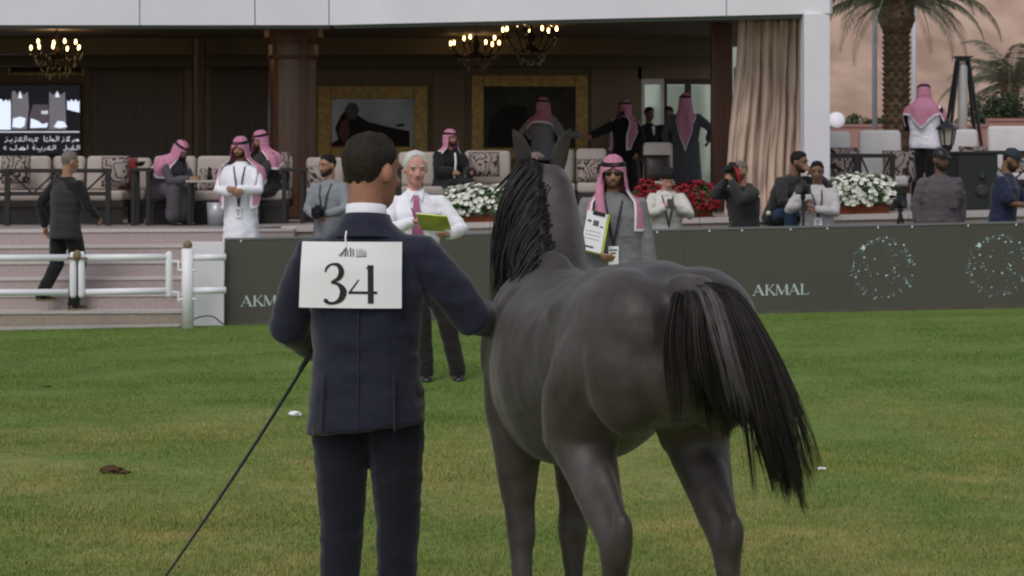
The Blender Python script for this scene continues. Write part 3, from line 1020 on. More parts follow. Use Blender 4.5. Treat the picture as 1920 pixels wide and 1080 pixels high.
tag(obj("end_panel", bm, M_WHITE), "plain white panel standing behind the short rails", "panel")
bm = BM()
tube(bm, catmull([tuple(P(362, 599, 29.6)), tuple(P(380, 593, 29.6)), tuple(P(400, 594, 29.6)), tuple(P(418, 608, 29.5))], 4), 0.008, 6)
tag(obj("cable", bm, M_BLACK), "thin black cable looping at the foot of the white panel", "cable")

# ------------------------------------------------------------------ terrace furniture
def pattern_mat():
    m = bpy.data.materials.new("calligraphy_fabric")
    m.use_nodes = True
    nt = m.node_tree
    b = nt.nodes["Principled BSDF"]; b.inputs["Roughness"].default_value = 0.85
    tc = nt.nodes.new("ShaderNodeTexCoord")
    wv = nt.nodes.new("ShaderNodeTexWave"); wv.inputs["Scale"].default_value = 3.2; wv.inputs["Distortion"].default_value = 22.0; wv.inputs["Detail"].default_value = 2.0; wv.inputs["Detail Scale"].default_value = 1.6
    nt.links.new(tc.outputs["Object"], wv.inputs["Vector"])
    rp = nt.nodes.new("ShaderNodeValToRGB")
    rp.color_ramp.interpolation = 'CONSTANT'
    rp.color_ramp.elements[0].color = (0.03, 0.012, 0.012, 1)
    rp.color_ramp.elements[1].position = 0.30; rp.color_ramp.elements[1].color = (0.34, 0.30, 0.27, 1)
    e = rp.color_ramp.elements.new(0.75); e.color = (0.16, 0.03, 0.03, 1)
    e = rp.color_ramp.elements.new(0.88); e.color = (0.30, 0.27, 0.24, 1)
    nt.links.new(wv.outputs["Color"], rp.inputs["Fac"])
    nt.links.new(rp.outputs["Color"], b.inputs["Base Color"])
    return m
M_PATT = pattern_mat()
M_REDFAB = simple_cloth("red_cushion_cloth", (0.20, 0.02, 0.02))

def cushion(bm, c, s, rot=None):
    m = Matrix.Translation(c)
    if rot is not None: m = m @ rot.to_4x4()
    r = bmesh.ops.create_cube(bm, size=1.0, matrix=m @ Matrix.Diagonal((*s, 1)))
    es = list({e for v in r["verts"] for e in v.link_edges})
    bmesh.ops.bevel(bm, geom=es, offset=min(s) * 0.3, segments=3, profile=0.5, affect='EDGES')

def sofa(x0, x1, Y, label, m=None, top=0.84, group="cushioned terrace sofas", nback=1, tilt=0.16):
    m = m or M_CUSHION
    xa, xb = PX(x0, Y), PX(x1, Y)
    f = TZ((xa + xb) / 2)
    rt = empty("sofa", ((xa + xb) / 2, Y + 0.4, f), 0, label, "sofa", group)
    w = (xb - xa) / nback
    for k in range(nback):
        bm = BM()
        cushion(bm, (xa + w * (k + .5), Y + 0.68, f + (top + 0.40) / 2), (w - 0.012, 0.17, top - 0.40), Matrix.Rotation(-tilt, 3, 'X'))
        obj("back_cushion", bm, m, rt, smooth=True)
        bm = BM()
        cushion(bm, (xa + w * (k + .5), Y + 0.32, f + 0.35), (w - 0.012, 0.66, 0.13))
        obj("seat_cushion", bm, m, rt, smooth=True)
    bm = BM()
    box(bm, ((xa + xb) / 2, Y + 0.36, f + 0.245), (xb - xa, 0.70, 0.07), bevel=0.006)
    box(bm, ((xa + xb) / 2, Y + 0.06, f + 0.105), (xb - xa - 0.04, 0.03, 0.20))
    box(bm, ((xa + xb) / 2, Y + 0.80, f + 0.5), (xb - xa - 0.02, 0.035, 0.5))
    obj("base", bm, M_BLACKWOOD, rt)
    return rt
sofa(-70, 79, 34.0, "cream sofa at the far left behind the braced railing")
sofa(82, 146, 34.2, "narrow cream sofa behind the walking man in the dark vest")
sofa(147, 232, 34.0, "cream sofa with white seat between the walking man and the patterned pillow")
sofa(236, 272, 34.6, "dim narrow seat between the red pillow and the bent grey robe", top=0.82)
sofa(275, 440, 33.9, "wide cream sofa under the bent man in grey robe", nback=2)
sofa(442, 541, 34.0, "cream sofa beside the polished round timber column", nback=1)
sofa(566, 640, 34.6, "cream sofa behind the bearded photographer in grey", top=0.80)
sofa(742, 838, 34.2, "cream sofa to the left of the seated man in black cloak", nback=1)
sofa(868, 958, 34.2, "cream sofa with a tray shaped pillow above the white petunias")
sofa(1040, 1080, 34.6, "cream sofa half hidden behind the horse's right ear")
sofa(1082, 1142, 34.3, "cream sofa behind the man in sunglasses")
sofa(1210, 1268, 34.3, "cream sofa behind the boy in the cream hoodie", top=0.90)
OUT = "white cushioned sofas outside"
sofa(1540, 1608, 35.0, "white outdoor sofa beside the white column", M_CUSHION_W, 1.0, OUT)
sofa(1622, 1704, 35.0, "white outdoor sofa under the tall palm", M_CUSHION_W, 1.0, OUT)
sofa(1786, 1850, 36.0, "white outdoor sofa behind the black cabinet", M_CUSHION_W, 1.0, OUT)
sofa(1868, 1960, 35.0, "white outdoor sofa at the right edge behind the man in navy", M_CUSHION_W, 1.02, OUT)

def pillow(px, py, Y, w, h, m, label, rz=0.1, ry=0.0, group="patterned pillows on the sofas"):
    bm = BM()
    c = P(px, py, Y)
    rot = Matrix.Rotation(rz, 3, 'Z') @ Matrix.Rotation(ry, 3, 'Y') @ Matrix.Rotation(-0.25, 3, 'X')
    n = 8
    vs = {}
    for s in (-1, 1):
        for i in range(n + 1):
            for j in range(n + 1):
                u, v = i / n * 2 - 1, j / n * 2 - 1
                if s == 1 and (abs(u) == 1 or abs(v) == 1):
                    vs[(s, i, j)] = vs[(-1, i, j)]; continue
                t = 0.075 * (max(0, 1 - u * u) * max(0, 1 - v * v)) ** 0.42
                vs[(s, i, j)] = bm.verts.new(c + rot @ Vector((u * w / 2 * (1 - .06 * (1 - abs(v)) * 0), s * t, v * h / 2)))
    for s in (-1, 1):
        for i in range(n):
            for j in range(n):
                q = [vs[(s, i, j)], vs[(s, i + 1, j)], vs[(s, i + 1, j + 1)], vs[(s, i, j + 1)]]
                bm.faces.new(q if s == -1 else q[::-1])
    tag(obj("pillow", bm, m, smooth=True), label, "pillow", group)
pillow(30, 318, 34.35, 0.36, 0.36, M_PATT, "patterned pillow on the far left sofa")
pillow(216, 322, 34.3, 0.34, 0.38, M_PATT, "patterned pillow beside the red one")
pillow(240, 325, 34.5, 0.24, 0.40, M_REDFAB, "plain red pillow left of the bent man in grey robe")
pillow(400, 338, 34.3, 0.34, 0.30, M_PATT, "patterned pillow behind the white robed man's arm")
pillow(518, 312, 34.35, 0.34, 0.36, M_PATT, "patterned pillow beside the polished column")
pillow(598, 334, 34.9, 0.30, 0.32, M_PATT, "patterned pillow behind the bearded photographer")
pillow(908, 308, 34.45, 0.38, 0.32, M_PATT, "patterned pillow above the white petunias")
pillow(1107, 320, 34.6, 0.34, 0.30, M_PATT, "patterned pillow behind the man in sunglasses")
pillow(1232, 315, 34.6, 0.34, 0.34, M_BLACKWOOD, "black pillow behind the boy in the hoodie")
pillow(1583, 305, 35.3, 0.36, 0.40, M_PATT, "patterned pillow on the white outdoor sofa by the column")
pillow(1686, 312, 35.2, 0.42, 0.42, M_PATT, "patterned pillow next to the man with dark trousers")
pillow(1822, 295, 36.3, 0.34, 0.30, M_PATT, "patterned pillow on the sofa behind the black cabinet")
pillow(1905, 312, 35.3, 0.34, 0.34, M_PATT, "patterned pillow at the right edge")

def railing(x0, x1, Y, ytop, ybot, label, braces=1, py_floor=None):
    """low black timber balustrade: posts, top rail, crossed braces"""
    a, b = PX(x0, Y), PX(x1, Y)
    zt = PZ(ytop, Y); zb = PZ(ybot, Y)
    f = TZ((a + b) / 2)
    rt = empty("balustrade", ((a + b) / 2, Y, f), 0, label, "railing", "black braced balustrades on the terrace")
    bm = BM(); box(bm, ((a + b) / 2, Y, zt), (b - a + 0.08, 0.07, 0.05), bevel=0.006); obj("top_rail", bm, M_BLACKWOOD, rt)
    bm = BM(); box(bm, ((a + b) / 2, Y, zb), (b - a - 0.07, 0.05, 0.05), bevel=0.006); obj("bottom_rail", bm, M_BLACKWOOD, rt)
    n = braces
    for k in range(n + 1):
        x = a + (b - a) * k / n
        bm = BM(); box(bm, (x, Y, (zt - 0.027 + f) / 2), (0.065, 0.065, zt - 0.027 - f), bevel=0.005); obj("post", bm, M_BLACKWOOD, rt)
    for k in range(n):
        xl, xr = a + (b - a) * k / n + 0.03, a + (b - a) * (k + 1) / n - 0.03
        xm = (xl + xr) / 2
        for s, (p, q) in enumerate((((xl, zt - 0.02), (xm, zb)), ((xr, zt - 0.02), (xm, zb)))):
            bm = BM(); beam(bm, (p[0], Y + (0.012 if s else -0.012), p[1]), (q[0], Y + (0.012 if s else -0.012), q[1]), 0.022, 0.03, Vector((0, 1, 0)))
            obj("brace", bm, M_BLACKWOOD, rt)
railing(-62, 14, 33.3, 321, 364, "black braced balustrade running off at the far left")
railing(14, 203, 33.32, 320, 363, "long black braced balustrade behind the walking man", 2)
railing(1545, 1606, 33.6, 292, 352, "black braced balustrade between column and white petunias")
railing(1610, 1673, 33.62, 292, 356, "black braced balustrade behind the white petunias by the column")
railing(1836, 1960, 34.6, 286, 340, "black braced balustrade behind the man in navy")

def side_table(px, py, Y, w, label, legs=True):
    c = P(px, py, Y); f = TZ(c.x)
    rt = empty("side_table", (c.x, Y, f), 0, label, "table", "dark side tables between the sofas")
    bm = BM(); box(bm, (c.x, Y, c.z), (w, 0.5, 0.045), bevel=0.006); obj("table_top", bm, M_BLACKWOOD, rt)
    for sx in (-1, 1):
        for sy in (-1, 1):
            bm = BM(); box(bm, (c.x + sx * (w / 2 - .04), Y + sy * 0.2, (c.z - .024 + f) / 2), (0.05, 0.05, c.z - .024 - f)); obj("leg", bm, M_BLACKWOOD, rt)
side_table(268, 318, 33.5, 0.26, "dark side table left of the bent man in grey robe")
side_table(552, 318, 33.9, 0.30, "dark side table in front of the polished column")
side_table(768, 315, 33.6, 0.34, "dark side table behind the white haired judge")
# bowl and cup on tables
bm = BM(); lathe(bm, [(0.02, 0), (0.05, 0.02), (0.075, 0.06), (0.07, 0.06), (0.045, 0.025), (0.0, 0.015)], P(262, 312, 33.5), 14)
tag(obj("bowl", bm, M_BLACKWOOD, smooth=True), "dark bowl on the side table near the red pillow", "bowl")
tr_ = empty("coffee_table", (PX(392, 33.4), 33.4, TZ(-3.6)), 0, "low table with a pale tray before the bent man in grey robe", "table")
c = P(392, 340, 33.4)
bm = BM(); box(bm, (c.x, 33.4, c.z), (0.52, 0.4, 0.03), bevel=0.006); obj("table_top", bm, M_CUSHION, tr_)
for sx in (-1, 1):
    for sy in (-1, 1):
        bm = BM(); box(bm, (c.x + sx * .22, 33.4 + sy * .16, (c.z - .016 + TZ(-3.6)) / 2), (0.04, 0.04, c.z - .016 - TZ(-3.6))); obj("leg", bm, M_BLACKWOOD, tr_)
bm = BM(); lathe(bm, [(0.03, 0), (0.034, 0.06), (0.016, 0.09), (0.022, 0.14), (0.004, 0.16)], c + Vector((0.01, -0.05, 0.015)), 12)
tag(obj("coffee_pot", bm, M_BRASS, smooth=True), "small brass coffee pot on the low table", "coffee pot")
bm = BM(); lathe(bm, [(0.025, 0), (0.035, 0.05), (0.012, 0.10), (0.012, 0.13)], c + Vector((0.13, -0.02, 0.015)), 12)
tag(obj("water_bottle", bm, M_PAPER, smooth=True), "white bottle standing beside the coffee pot", "bottle")
bm = BM(); lathe(bm, [(0.11, 0), (0.125, 0.28), (0.115, 0.28), (0.10, 0.02)], (PX(407, 33.3), 33.3, TZ(-3.6)), 16)
tag(obj("waste_bin", bm, M_STEEL, smooth=True), "small grey bin on the floor under the low table", "bin")

# ------------------------------------------------------------------ flower planters on the wall
def planter(x0, x1, ybox, yflow0, petal, label, seed, Y=32.02):
    rng = random.Random(seed)
    a, b = PX(x0, Y), PX(x1, Y)
    xm = (a + b) / 2
    zt = PZ(ybox, Y); z0 = TZ(xm) + 0.004
    rt = empty("flower_planter", (xm, Y, z0), 0, label, "planter", "terracotta planters along the terrace wall")
    bm = BM()
    pr = [(-.5, 0), (.5, 0), (.53, 1), (-.53, 1)]
    w, h = b - a - 0.06, zt - z0
    bot = [bm.verts.new((xm + sx * (w / 2 - .02), Y + sy * 0.10, z0)) for sx, sy in ((-1, -1), (1, -1), (1, 1), (-1, 1))]
    top = [bm.verts.new((xm + sx * w / 2, Y + sy * 0.125, zt)) for sx, sy in ((-1, -1), (1, -1), (1, 1), (-1, 1))]
    for k in range(4): bm.faces.new((bot[k], bot[(k + 1) % 4], top[(k + 1) % 4], top[k]))
    bm.faces.new(bot[::-1]); bm.faces.new(top)
    obj("trough", bm, M_TERRA, rt)
    bm = BM(); box(bm, (xm, Y, zt + 0.008), (w + 0.03, 0.28, 0.03), bevel=0.006); obj("rim", bm, M_TERRA, rt)
    bm = BM(); box(bm, (xm, Y, z0 + 0.012), (w + 0.01, 0.24, 0.024), bevel=0.005); obj("saucer", bm, M_TERRA, rt)
    zf = PZ(yflow0, Y)
    H = zf - zt
    def spot(k=1.0):
        # on the mound: over the rim and hanging a little in front
        th = rng.random() * math.pi * 0.80 - 0.35
        u = rng.random() * 2 - 1
        rr = (0.80 + 0.25 * rng.random()) * k
        ex = 1 - 0.22 * abs(u) ** 3
        bumpy = 1 + 0.18 * noise.noise(Vector((u * 5, th * 2, seed)))
        y = -math.cos(th) * 0.21 * rr * ex * bumpy
        z = math.sin(th) * H * rr * ex * bumpy + 0.01
        return Vector((xm + u * (w / 2 + 0.05), Y + y, zt + z)), Vector((u * 0.3, -math.cos(th), math.sin(th) + 0.3)).normalized()
    bm = BM()
    for k in range(420):
        p, n = spot(0.9)
        t = Vector((rng.gauss(0, 1), rng.gauss(0, 1), rng.gauss(0, 1)))
        x = n.cross(t).normalized(); y = n.cross(x)
        n2 = (n + 0.6 * x * rng.gauss(0, 1)).normalized()
        l, ww = 0.05 + 0.03 * rng.random(), 0.022
        vs = [bm.verts.new(p + q) for q in (x * -l, y * ww + n2 * .012, x * l, y * -ww + n2 * .012)]
        bm.faces.new(vs)
    lv = obj("leaves", bm, M_LEAF, rt); lv["kind"] = "stuff"
    bm = BM()
    for k in range(260):
        p, n = spot(1.06)
        t = Vector((rng.gauss(0, 1), rng.gauss(0, 1), rng.gauss(0, 1)))
        n = (n + 0.35 * t.normalized()).normalized()
        x = n.cross(t).normalized(); y = n.cross(x)
        r = 0.026 + 0.014 * rng.random()
        c = bm.verts.new(p - n * 0.008)
        ring = []
        for j in range(10):
            a_ = j * math.pi / 5
            q = r * (1.0 if j % 2 == 0 else 0.68)
            ring.append(bm.verts.new(p + (x * math.cos(a_) + y * math.sin(a_)) * q + n * 0.010))
        for j in range(10): bm.faces.new((c, ring[j], ring[(j + 1) % 10]))
    fl = obj("blossoms", bm, petal, rt); fl["kind"] = "stuff"
planter(838, 968, 391, 352, M_PETALW, "terracotta planter of white petunias beside the white haired judge", 1)
planter(1562, 1672, 371, 331, M_PETALW, "terracotta planter of white petunias right of the white column", 2)
planter(1262, 1342, 384, 346, M_PETALR, "terracotta planter of red flowers right of the boy in the hoodie", 3)
planter(1196, 1236, 384, 344, M_PETALR, "terracotta planter of red flowers behind the boy's shoulder", 4)

# ------------------------------------------------------------------ outdoor terrace: heater, lantern, cabinet, poles
def heater():
    Y = 40.0
    c = P(1805, 300, Y); f = TZ(c.x)
    rt = empty("patio_heater", (c.x, Y, f), 0, "tall black pyramid patio heater with glass tube", "patio heater")
    zt, zb = PZ(114, Y), f + 0.75
    for sx in (-1, 1):
        for sy in (-1, 1):
            bm = BM()
            beam(bm, (c.x + sx * 0.24, Y + sy * 0.24, zb), (c.x + sx * 0.075, Y + sy * 0.075, zt), 0.036, 0.036)
            obj("leg", bm, M_BLACK, rt)
    bm = BM(); box(bm, (c.x, Y, zt + 0.02), (0.20, 0.20, 0.05), bevel=0.01); box(bm, (c.x, Y, zt + 0.055), (0.26, 0.26, 0.02)); obj("cap", bm, M_BLACK, rt)
    bm = BM()
    for k, z in enumerate((f, zb)): pass
    vs = [bm.verts.new((c.x + sx * (0.30 if z == f else 0.27), Y + sy * (0.30 if z == f else 0.27), z)) for z in (f, zb) for sx, sy in ((-1, -1), (1, -1), (1, 1), (-1, 1))]
    for k in range(4): bm.faces.new((vs[k], vs[(k + 1) % 4], vs[4 + (k + 1) % 4], vs[4 + k]))
    bm.faces.new(vs[:4][::-1]); bm.faces.new(vs[4:])
    obj("burner_box", bm, M_BLACK, rt)
    bm = BM(); tube(bm, [(c.x, Y, zb + 0.03), (c.x, Y, zt - 0.1)], 0.07, 14); obj("glass_tube", bm, mat("pale_heater_glass", (0.45, 0.42, 0.40), 0.1, 0.6), rt, smooth=True)
heater()
def lantern():
    Y = 34.4
    c = P(1776, 275, Y); f = TZ(c.x)
    rt = empty("lamp_post", (c.x, Y, f), 0, "low black lantern post with pale glass before the man in dark trousers", "lamp post")
    bm = BM(); lathe(bm, [(0.09, f), (0.09, f + .05), (0.045, f + .12), (0.035, c.z - .06), (0.06, c.z - .03), (0.075, c.z + .02)], (c.x, Y, 0), 12); obj("post", bm, M_BLACK, rt, smooth=False)
    z0, z1 = PZ(272, Y), PZ(243, Y)
    bm = BM(); lathe(bm, [(0.07, z0), (0.105, z1)], (c.x, Y, 0), 6); obj("lantern_glass", bm, mat("lantern_glass", (0.42, 0.38, 0.33), 0.2, 0.5), rt)
    for k in range(6):
        a = k * math.pi / 3
        bm = BM(); beam(bm, (c.x + .075 * math.cos(a), Y + .075 * math.sin(a), z0), (c.x + .11 * math.cos(a), Y + .11 * math.sin(a), z1), 0.014, 0.014); obj("glazing_bar", bm, M_BLACK, rt)
    bm = BM(); lathe(bm, [(0.15, z1), (0.14, z1 + .02), (0.05, z1 + .09), (0.03, z1 + .11), (0.012, z1 + .14), (0.004, z1 + .17)], (c.x, Y, 0), 6); obj("lantern_roof", bm, M_BLACK, rt)
lantern()
def cabinet():
    Y = 33.3
    a, b = P(1792, 396, Y), P(1868, 288, Y)
    f = TZ(a.x)
    rt = empty("cabinet", ((a.x + b.x) / 2, Y, f), 0, "black upright loudspeaker cabinet left of the man in navy", "loudspeaker")
    bm = BM(); box(bm, ((a.x + b.x) / 2, Y + 0.25, (f + b.z) / 2), (b.x - a.x, 0.5, b.z - f), Matrix.Rotation(0.12, 3, 'Z'), bevel=0.02); obj("box", bm, M_DGREEN, rt)
    bm = BM(); box(bm, ((a.x + b.x) / 2, Y + 0.25, b.z + 0.012), (b.x - a.x + 0.05, 0.54, 0.03), Matrix.Rotation(0.12, 3, 'Z'), bevel=0.01); obj("lid", bm, M_BLACK, rt)
    for py, r in ((330, 0.045), (358, 0.08)):
        c = P(1842, py, Y - 0.03)
        bm = BM()
        bmesh.ops.create_cone(bm, cap_ends=True, segments=18, radius1=r, radius2=r * 0.6, depth=0.03, matrix=Matrix.Translation(c) @ Matrix.Rotation(R(90), 4, 'X'))
        obj("driver", bm, mat("driver_grey", (0.032, 0.034, 0.034), 0.4, 0.4), rt)
cabinet()
for k, (px, r, m, y, lab) in enumerate(((1640, 0.055, M_STEEL, 56.0, "grey flagpole left of the tall palm"), (1714, 0.045, M_RAIL, 57.0, "white flagpole right of the tall palm"))):
    rt = empty("flagpole", (PX(px, y), y, TZ(8)), 0, lab, "flagpole", "flagpoles before the desert hill")
    bm = BM(); tube(bm, [(PX(px, y), y, 1.1), (PX(px, y), y, 9.5)], [r, r * .8], 10, dome=False); obj("shaft", bm, m, rt, smooth=True)
    bm = BM(); lathe(bm, [(r * 2.6, 1.14), (r * 2.6, 1.24), (r * 1.2, 1.32)], (PX(px, y), y, 0), 12); obj("foot", bm, M_STEEL, rt)
    bm = BM(); ellipsoid(bm, (PX(px, y), y, 9.55), (.09, .09, .09)); obj("finial", bm, M_BRASS, rt, smooth=True)

# pink boundary wall in bays with a cap
pw = empty("boundary_wall", (PX(1750, 60), 60, 1.1), 0, "dusty pink boundary wall behind the outdoor sofas", "wall")
for k in range(7):
    x0 = PX(1500, 60) + k * 1.35
    zt = PZ(238, 60) if x0 < PX(1800, 60) else PZ(227, 60)
    bm = BM(); box(bm, (x0 + 0.67, 60.1, (1.0 + zt) / 2), (1.34, 0.2, zt - 1.0)); obj("bay", bm, M_PINKWALL, pw)
    bm = BM(); box(bm, (x0 + 0.67, 60.1, zt + 0.03), (1.345, 0.26, 0.055)); obj("cap", bm, M_PINKWALL, pw)
d = empty("satellite_dish", P(1570, 250, 57), 0, "round white satellite dish beside the white column", "satellite dish")
c = P(1569, 225, 57)
bm = BM()
lathe(bm, [(0.0, 0.05), (0.10, 0.035), (0.16, 0.012), (0.175, -0.005), (0.165, -0.012), (0.10, 0.02), (0.0, 0.035)], (0, 0, 0), 24)
bm.transform(Matrix.Translation(c) @ Matrix.Rotation(R(75), 4, 'X'))
obj("reflector", bm, M_PAPER, d, smooth=True)
bm = BM(); tube(bm, [c + Vector((0, .05, -.02)), c + Vector((0, .08, -1.2))], 0.02, 8); obj("mast", bm, M_STEEL, d)

# ------------------------------------------------------------------ palms, bushes, hill
M_BARK = mat("palm_bark", (0.115, 0.078, 0.048), 0.9, 0.1, var=0.35, scale=9)
M_BOOT = mat("palm_boot", (0.10, 0.065, 0.038), 0.9, 0.1, var=0.3, scale=12)
M_FROND = mat("palm_frond", (0.115, 0.120, 0.075), 0.7, 0.2, var=0.3, scale=3)
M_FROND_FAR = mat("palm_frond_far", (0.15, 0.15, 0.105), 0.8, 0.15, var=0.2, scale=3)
def palm(px, Y, py0, py_crown, r, label, nf, flen, seed, fm, z0=1.0, lean=0.0):
    rng = random.Random(seed)
    x = PX(px, Y); zc = PZ(py_crown, Y)
    rt = empty("palm_tree", (x, Y, z0), 0, label, "palm tree")
    bm = BM()
    prof = []
    n = 26
    for i in range(n + 1):
        t = i / n
        z = z0 + (zc - z0) * t
        prof.append((r * (1.06 - 0.16 * t + (0.10 if i % 2 else 0) + 0.12 * math.exp(-t * 9)), z))
    lathe(bm, prof, (x, Y, 0), 16)
    # swollen head of cut leaf bases
    prof = [(r * 0.9, zc - 0.02), (r * 1.30, zc + r * 0.45), (r * 1.48, zc + r * 1.1), (r * 1.40, zc + r * 2.0), (r * 0.9, zc + r * 3.0)]
    lathe(bm, prof, (x, Y, 0), 16)
    obj("trunk", bm, M_BARK, rt)
    bm = BM()
    for i in range(int((zc - z0) / (r * 0.42))):
        for k in range(9):
            a = 2 * math.pi * (k + 0.5 * (i % 2)) / 9
            z = z0 + 0.1 + i * r * 0.42
            d = Vector((math.cos(a), math.sin(a), 0)); s = Vector((-d.y, d.x, 0))
            q = Vector((x, Y, z)) + d * r * 0.96
            vs = [bm.verts.new(q + w) for w in (s * -r * .28, s * r * .28, s * r * .16 + d * r * .22 + Vector((0, 0, r * .36)), s * -r * .16 + d * r * .22 + Vector((0, 0, r * .36)), d * -r * .1 + Vector((0, 0, r * .4)))]
            for f in ((0, 1, 2, 3), (3, 2, 4), (0, 3, 4), (1, 4, 2)): bm.faces.new([vs[j] for j in f])
    for k in range(60):
        a = rng.random() * 6.283; z = zc + r * (0.2 + 2.4 * rng.random())
        d = Vector((math.cos(a), math.sin(a), 0)); s = Vector((-d.y, d.x, 0))
        q = Vector((x, Y, z)) + d * r * 1.25
        vs = [bm.verts.new(q + w) for w in (s * -r * .22, s * r * .22, s * r * .1 + d * r * .35 + Vector((0, 0, r * .5)), s * -r * .1 + d * r * .35 + Vector((0, 0, r * .5)))]
        bm.faces.new(vs)
    o = obj("leaf_bases", bm, M_BOOT, rt); o["kind"] = "stuff"
    ctr = Vector((x, Y, zc + r * 2.4))
    for k in range(nf):
        az = 2 * math.pi * k * 0.381966 * 1.0 + rng.gauss(0, .1)
        el = R(80 - 80 * (k / nf) + rng.gauss(0, 5))
        L = flen * (0.85 + 0.3 * rng.random())
        d0 = Vector((math.cos(az), math.sin(az), 0))
        pts, p, e = [], ctr.copy(), el
        N = 12
        for i in range(N + 1):
            pts.append(p.copy())
            p = p + (d0 * math.cos(e) + Vector((0, 0, math.sin(e)))) * (L / N)
            e -= R(6.2 + 5 * i / N + rng.random() * 2)
        bm = BM()
        tube(bm, pts, [0.022 * (1 - .8 * i / N) * (flen / 2.6) for i in range(N + 1)], 5, dome=False)
        for i in range(1, N * 5):
            t = i / (N * 5)
            f = t * N; i0 = int(f); q = pts[i0].lerp(pts[min(i0 + 1, N)], f - i0)
            tg = (pts[min(i0 + 1, N)] - pts[max(i0 - 0, 0)]).normalized() if i0 < N else (pts[N] - pts[N - 1]).normalized()
            side = tg.cross(Vector((0, 0, 1)))
            if side.length < .05: side = Vector((-d0.y, d0.x, 0))
            side.normalize()
            ll = L * 0.17 * (math.sin(math.pi * min(1, t * 1.05) ** 0.75) * 0.8 + 0.25)
            for s in (-1, 1):
                dr = (tg * 0.75 + side * s * 0.8 + Vector((0, 0, -0.30 - 0.4 * rng.random()))).normalized()
                e2 = q + dr * ll
                mid = q + dr * ll * 0.5 + Vector((0, 0, 0.02))
                wv = tg.cross(dr).normalized() * 0.0 + tg * 0.012 * (flen / 2.0) + Vector((0, 0, 0.008))
                vs = [bm.verts.new(c_) for c_ in (q, mid + wv, e2, mid - wv)]
                bm.faces.new(vs)
        obj("frond", bm, fm, rt)
    return rt
palm(1681, 50.0, 255, 62, 0.225, "tall date palm with rough trunk before the desert hill", 34, 2.3, 4, M_FROND)
palm(1893, 72.0, 240, 190, 0.17, "smaller hazy palm at the right edge beyond the pink wall", 26, 2.1, 8, M_FROND_FAR, z0=0.0)

def bush(px, Y, z0, w, h, label, seed, m):
    rng = random.Random(seed)
    x = PX(px, Y)
    rt = empty("bush", (x, Y, z0), 0, label, "bush", "bushes behind the pink wall")
    bm = BM()
    for k in range(6):
        a = rng.random() * 6.28
        tube(bm, [(x, Y, z0), (x + math.cos(a) * w * .2, Y + math.sin(a) * w * .2, z0 + h * .5), (x + math.cos(a) * w * .4, Y + math.sin(a) * w * .4, z0 + h * .85)], [.03, .02, .008], 5, dome=False)
    obj("branches", bm, M_BARK, rt)
    bm = BM()
    cl = [(Vector((rng.gauss(0, .28) * w, rng.gauss(0, .28) * w, h * (0.3 + 0.6 * rng.random()))), 0.12 + .12 * rng.random()) for _ in range(26)]
    for c, rr in cl:
        for k in range(60):
            n = Vector((rng.gauss(0, 1), rng.gauss(0, 1), rng.gauss(0, 1))).normalized()
            p = Vector((x, Y, z0)) + c + n * rr * w * (0.6 + 0.5 * rng.random())
            t = Vector((rng.gauss(0, 1), rng.gauss(0, 1), rng.gauss(0, 1))).normalized()
            u = n.cross(t).normalized() * 0.05; v = t * 0.03
            bm.faces.new([bm.verts.new(p + q) for q in (-u, v, u, -v)])
    o = obj("foliage", bm, m, rt); o["kind"] = "stuff"
M_BUSH = mat("bush_leaf", (0.050, 0.068, 0.035), 0.7, 0.2, var=0.35, scale=5)
for k, (px, w, h) in enumerate(((1596, .9, 1.85), (1622, 1.0, 2.0), (1652, 1.0, 1.9), (1712, .9, 2.0), (1845, 1.0, 2.4), (1868, 1.1, 2.5), (1905, 1.3, 2.6), (1930, 1.2, 2.4))):
    bush(px, 64.0, 1.0, w, h, ("small bush above the pink wall beside the dish", "bush between dish and grey flagpole", "bush left of the tall palm's trunk", "bush behind the man in the vest", "bush left of the hazy palm", "wide bush under the hazy palm", "large bush right of the hazy palm's trunk", "bush at the right edge of the wall")[k], 40 + k, M_BUSH)

M_SAND = mat("desert_sand", (0.35, 0.235, 0.18), 0.95, 0.05, col2=(0.55, 0.385, 0.30), scale=0.34, detail=15, bump=1.0, bscale=1.2, stretch=(1, 0.28, 1.0), coords='Object')
def hz(x, y):
    t = sm(95, 330, y)
    r = 62 * t ** 1.15
    q = noise.fractal(Vector((x * 0.018, y * 0.022, 2)), 1.0, 2.1, 6)
    ridge = abs(noise.noise(Vector((x * 0.05 + 3, y * 0.012, 7))))
    return 0.4 + r + (q * 4.5 - ridge * 4.0) * min(1, max(0, (y - 92) / 60)) + 0.35 * noise.noise(Vector((x * .3, y * .3, 1)))* min(1, max(0, (y - 92) / 30))
hx = [-320, -200, -120, -80] + [-60 + 2.0 * i for i in range(90)] + [140, 200, 300]
hy = [66] + [80 + 4 * i for i in range(70)] + [380, 420]
grid_sheet("desert_hill", hx, hy, hz, M_SAND, "structure")
# ------------------------------------------------------------------ bits lying on the lawn
def litter(px, py, s, m, name, label, cat, seed, flat=0.35):
    Y = FOC * CAMH / (py - HOR)
    c = Vector((PX(px, Y), Y, ground_z(PX(px, Y), Y) + 0.022))
    bm = BM()
    bmesh.ops.create_icosphere(bm, subdivisions=2, radius=1.0)
    for v in bm.verts:
        v.co *= 1 + 0.5 * noise.noise(v.co * 2.1 + Vector((seed, 0, 0)))
        v.co = Vector((v.co.x * s, v.co.y * s * 0.8, v.co.z * s * flat)) + c
    tag(obj(name, bm, m), label, cat)
litter(553, 781, 0.045, M_PAPER, "crumpled_tissue", "crumpled white tissue on the grass left of the handler", "tissue", 1, 0.45)
litter(1541, 887, 0.024, M_PAPER, "paper_scrap", "tiny white scrap on the grass right of the tail", "paper", 2)
litter(1484, 598, 0.016, M_PAPER, "white_pebble", "white speck on the grass below the AKMAL lettering", "pebble", 3)
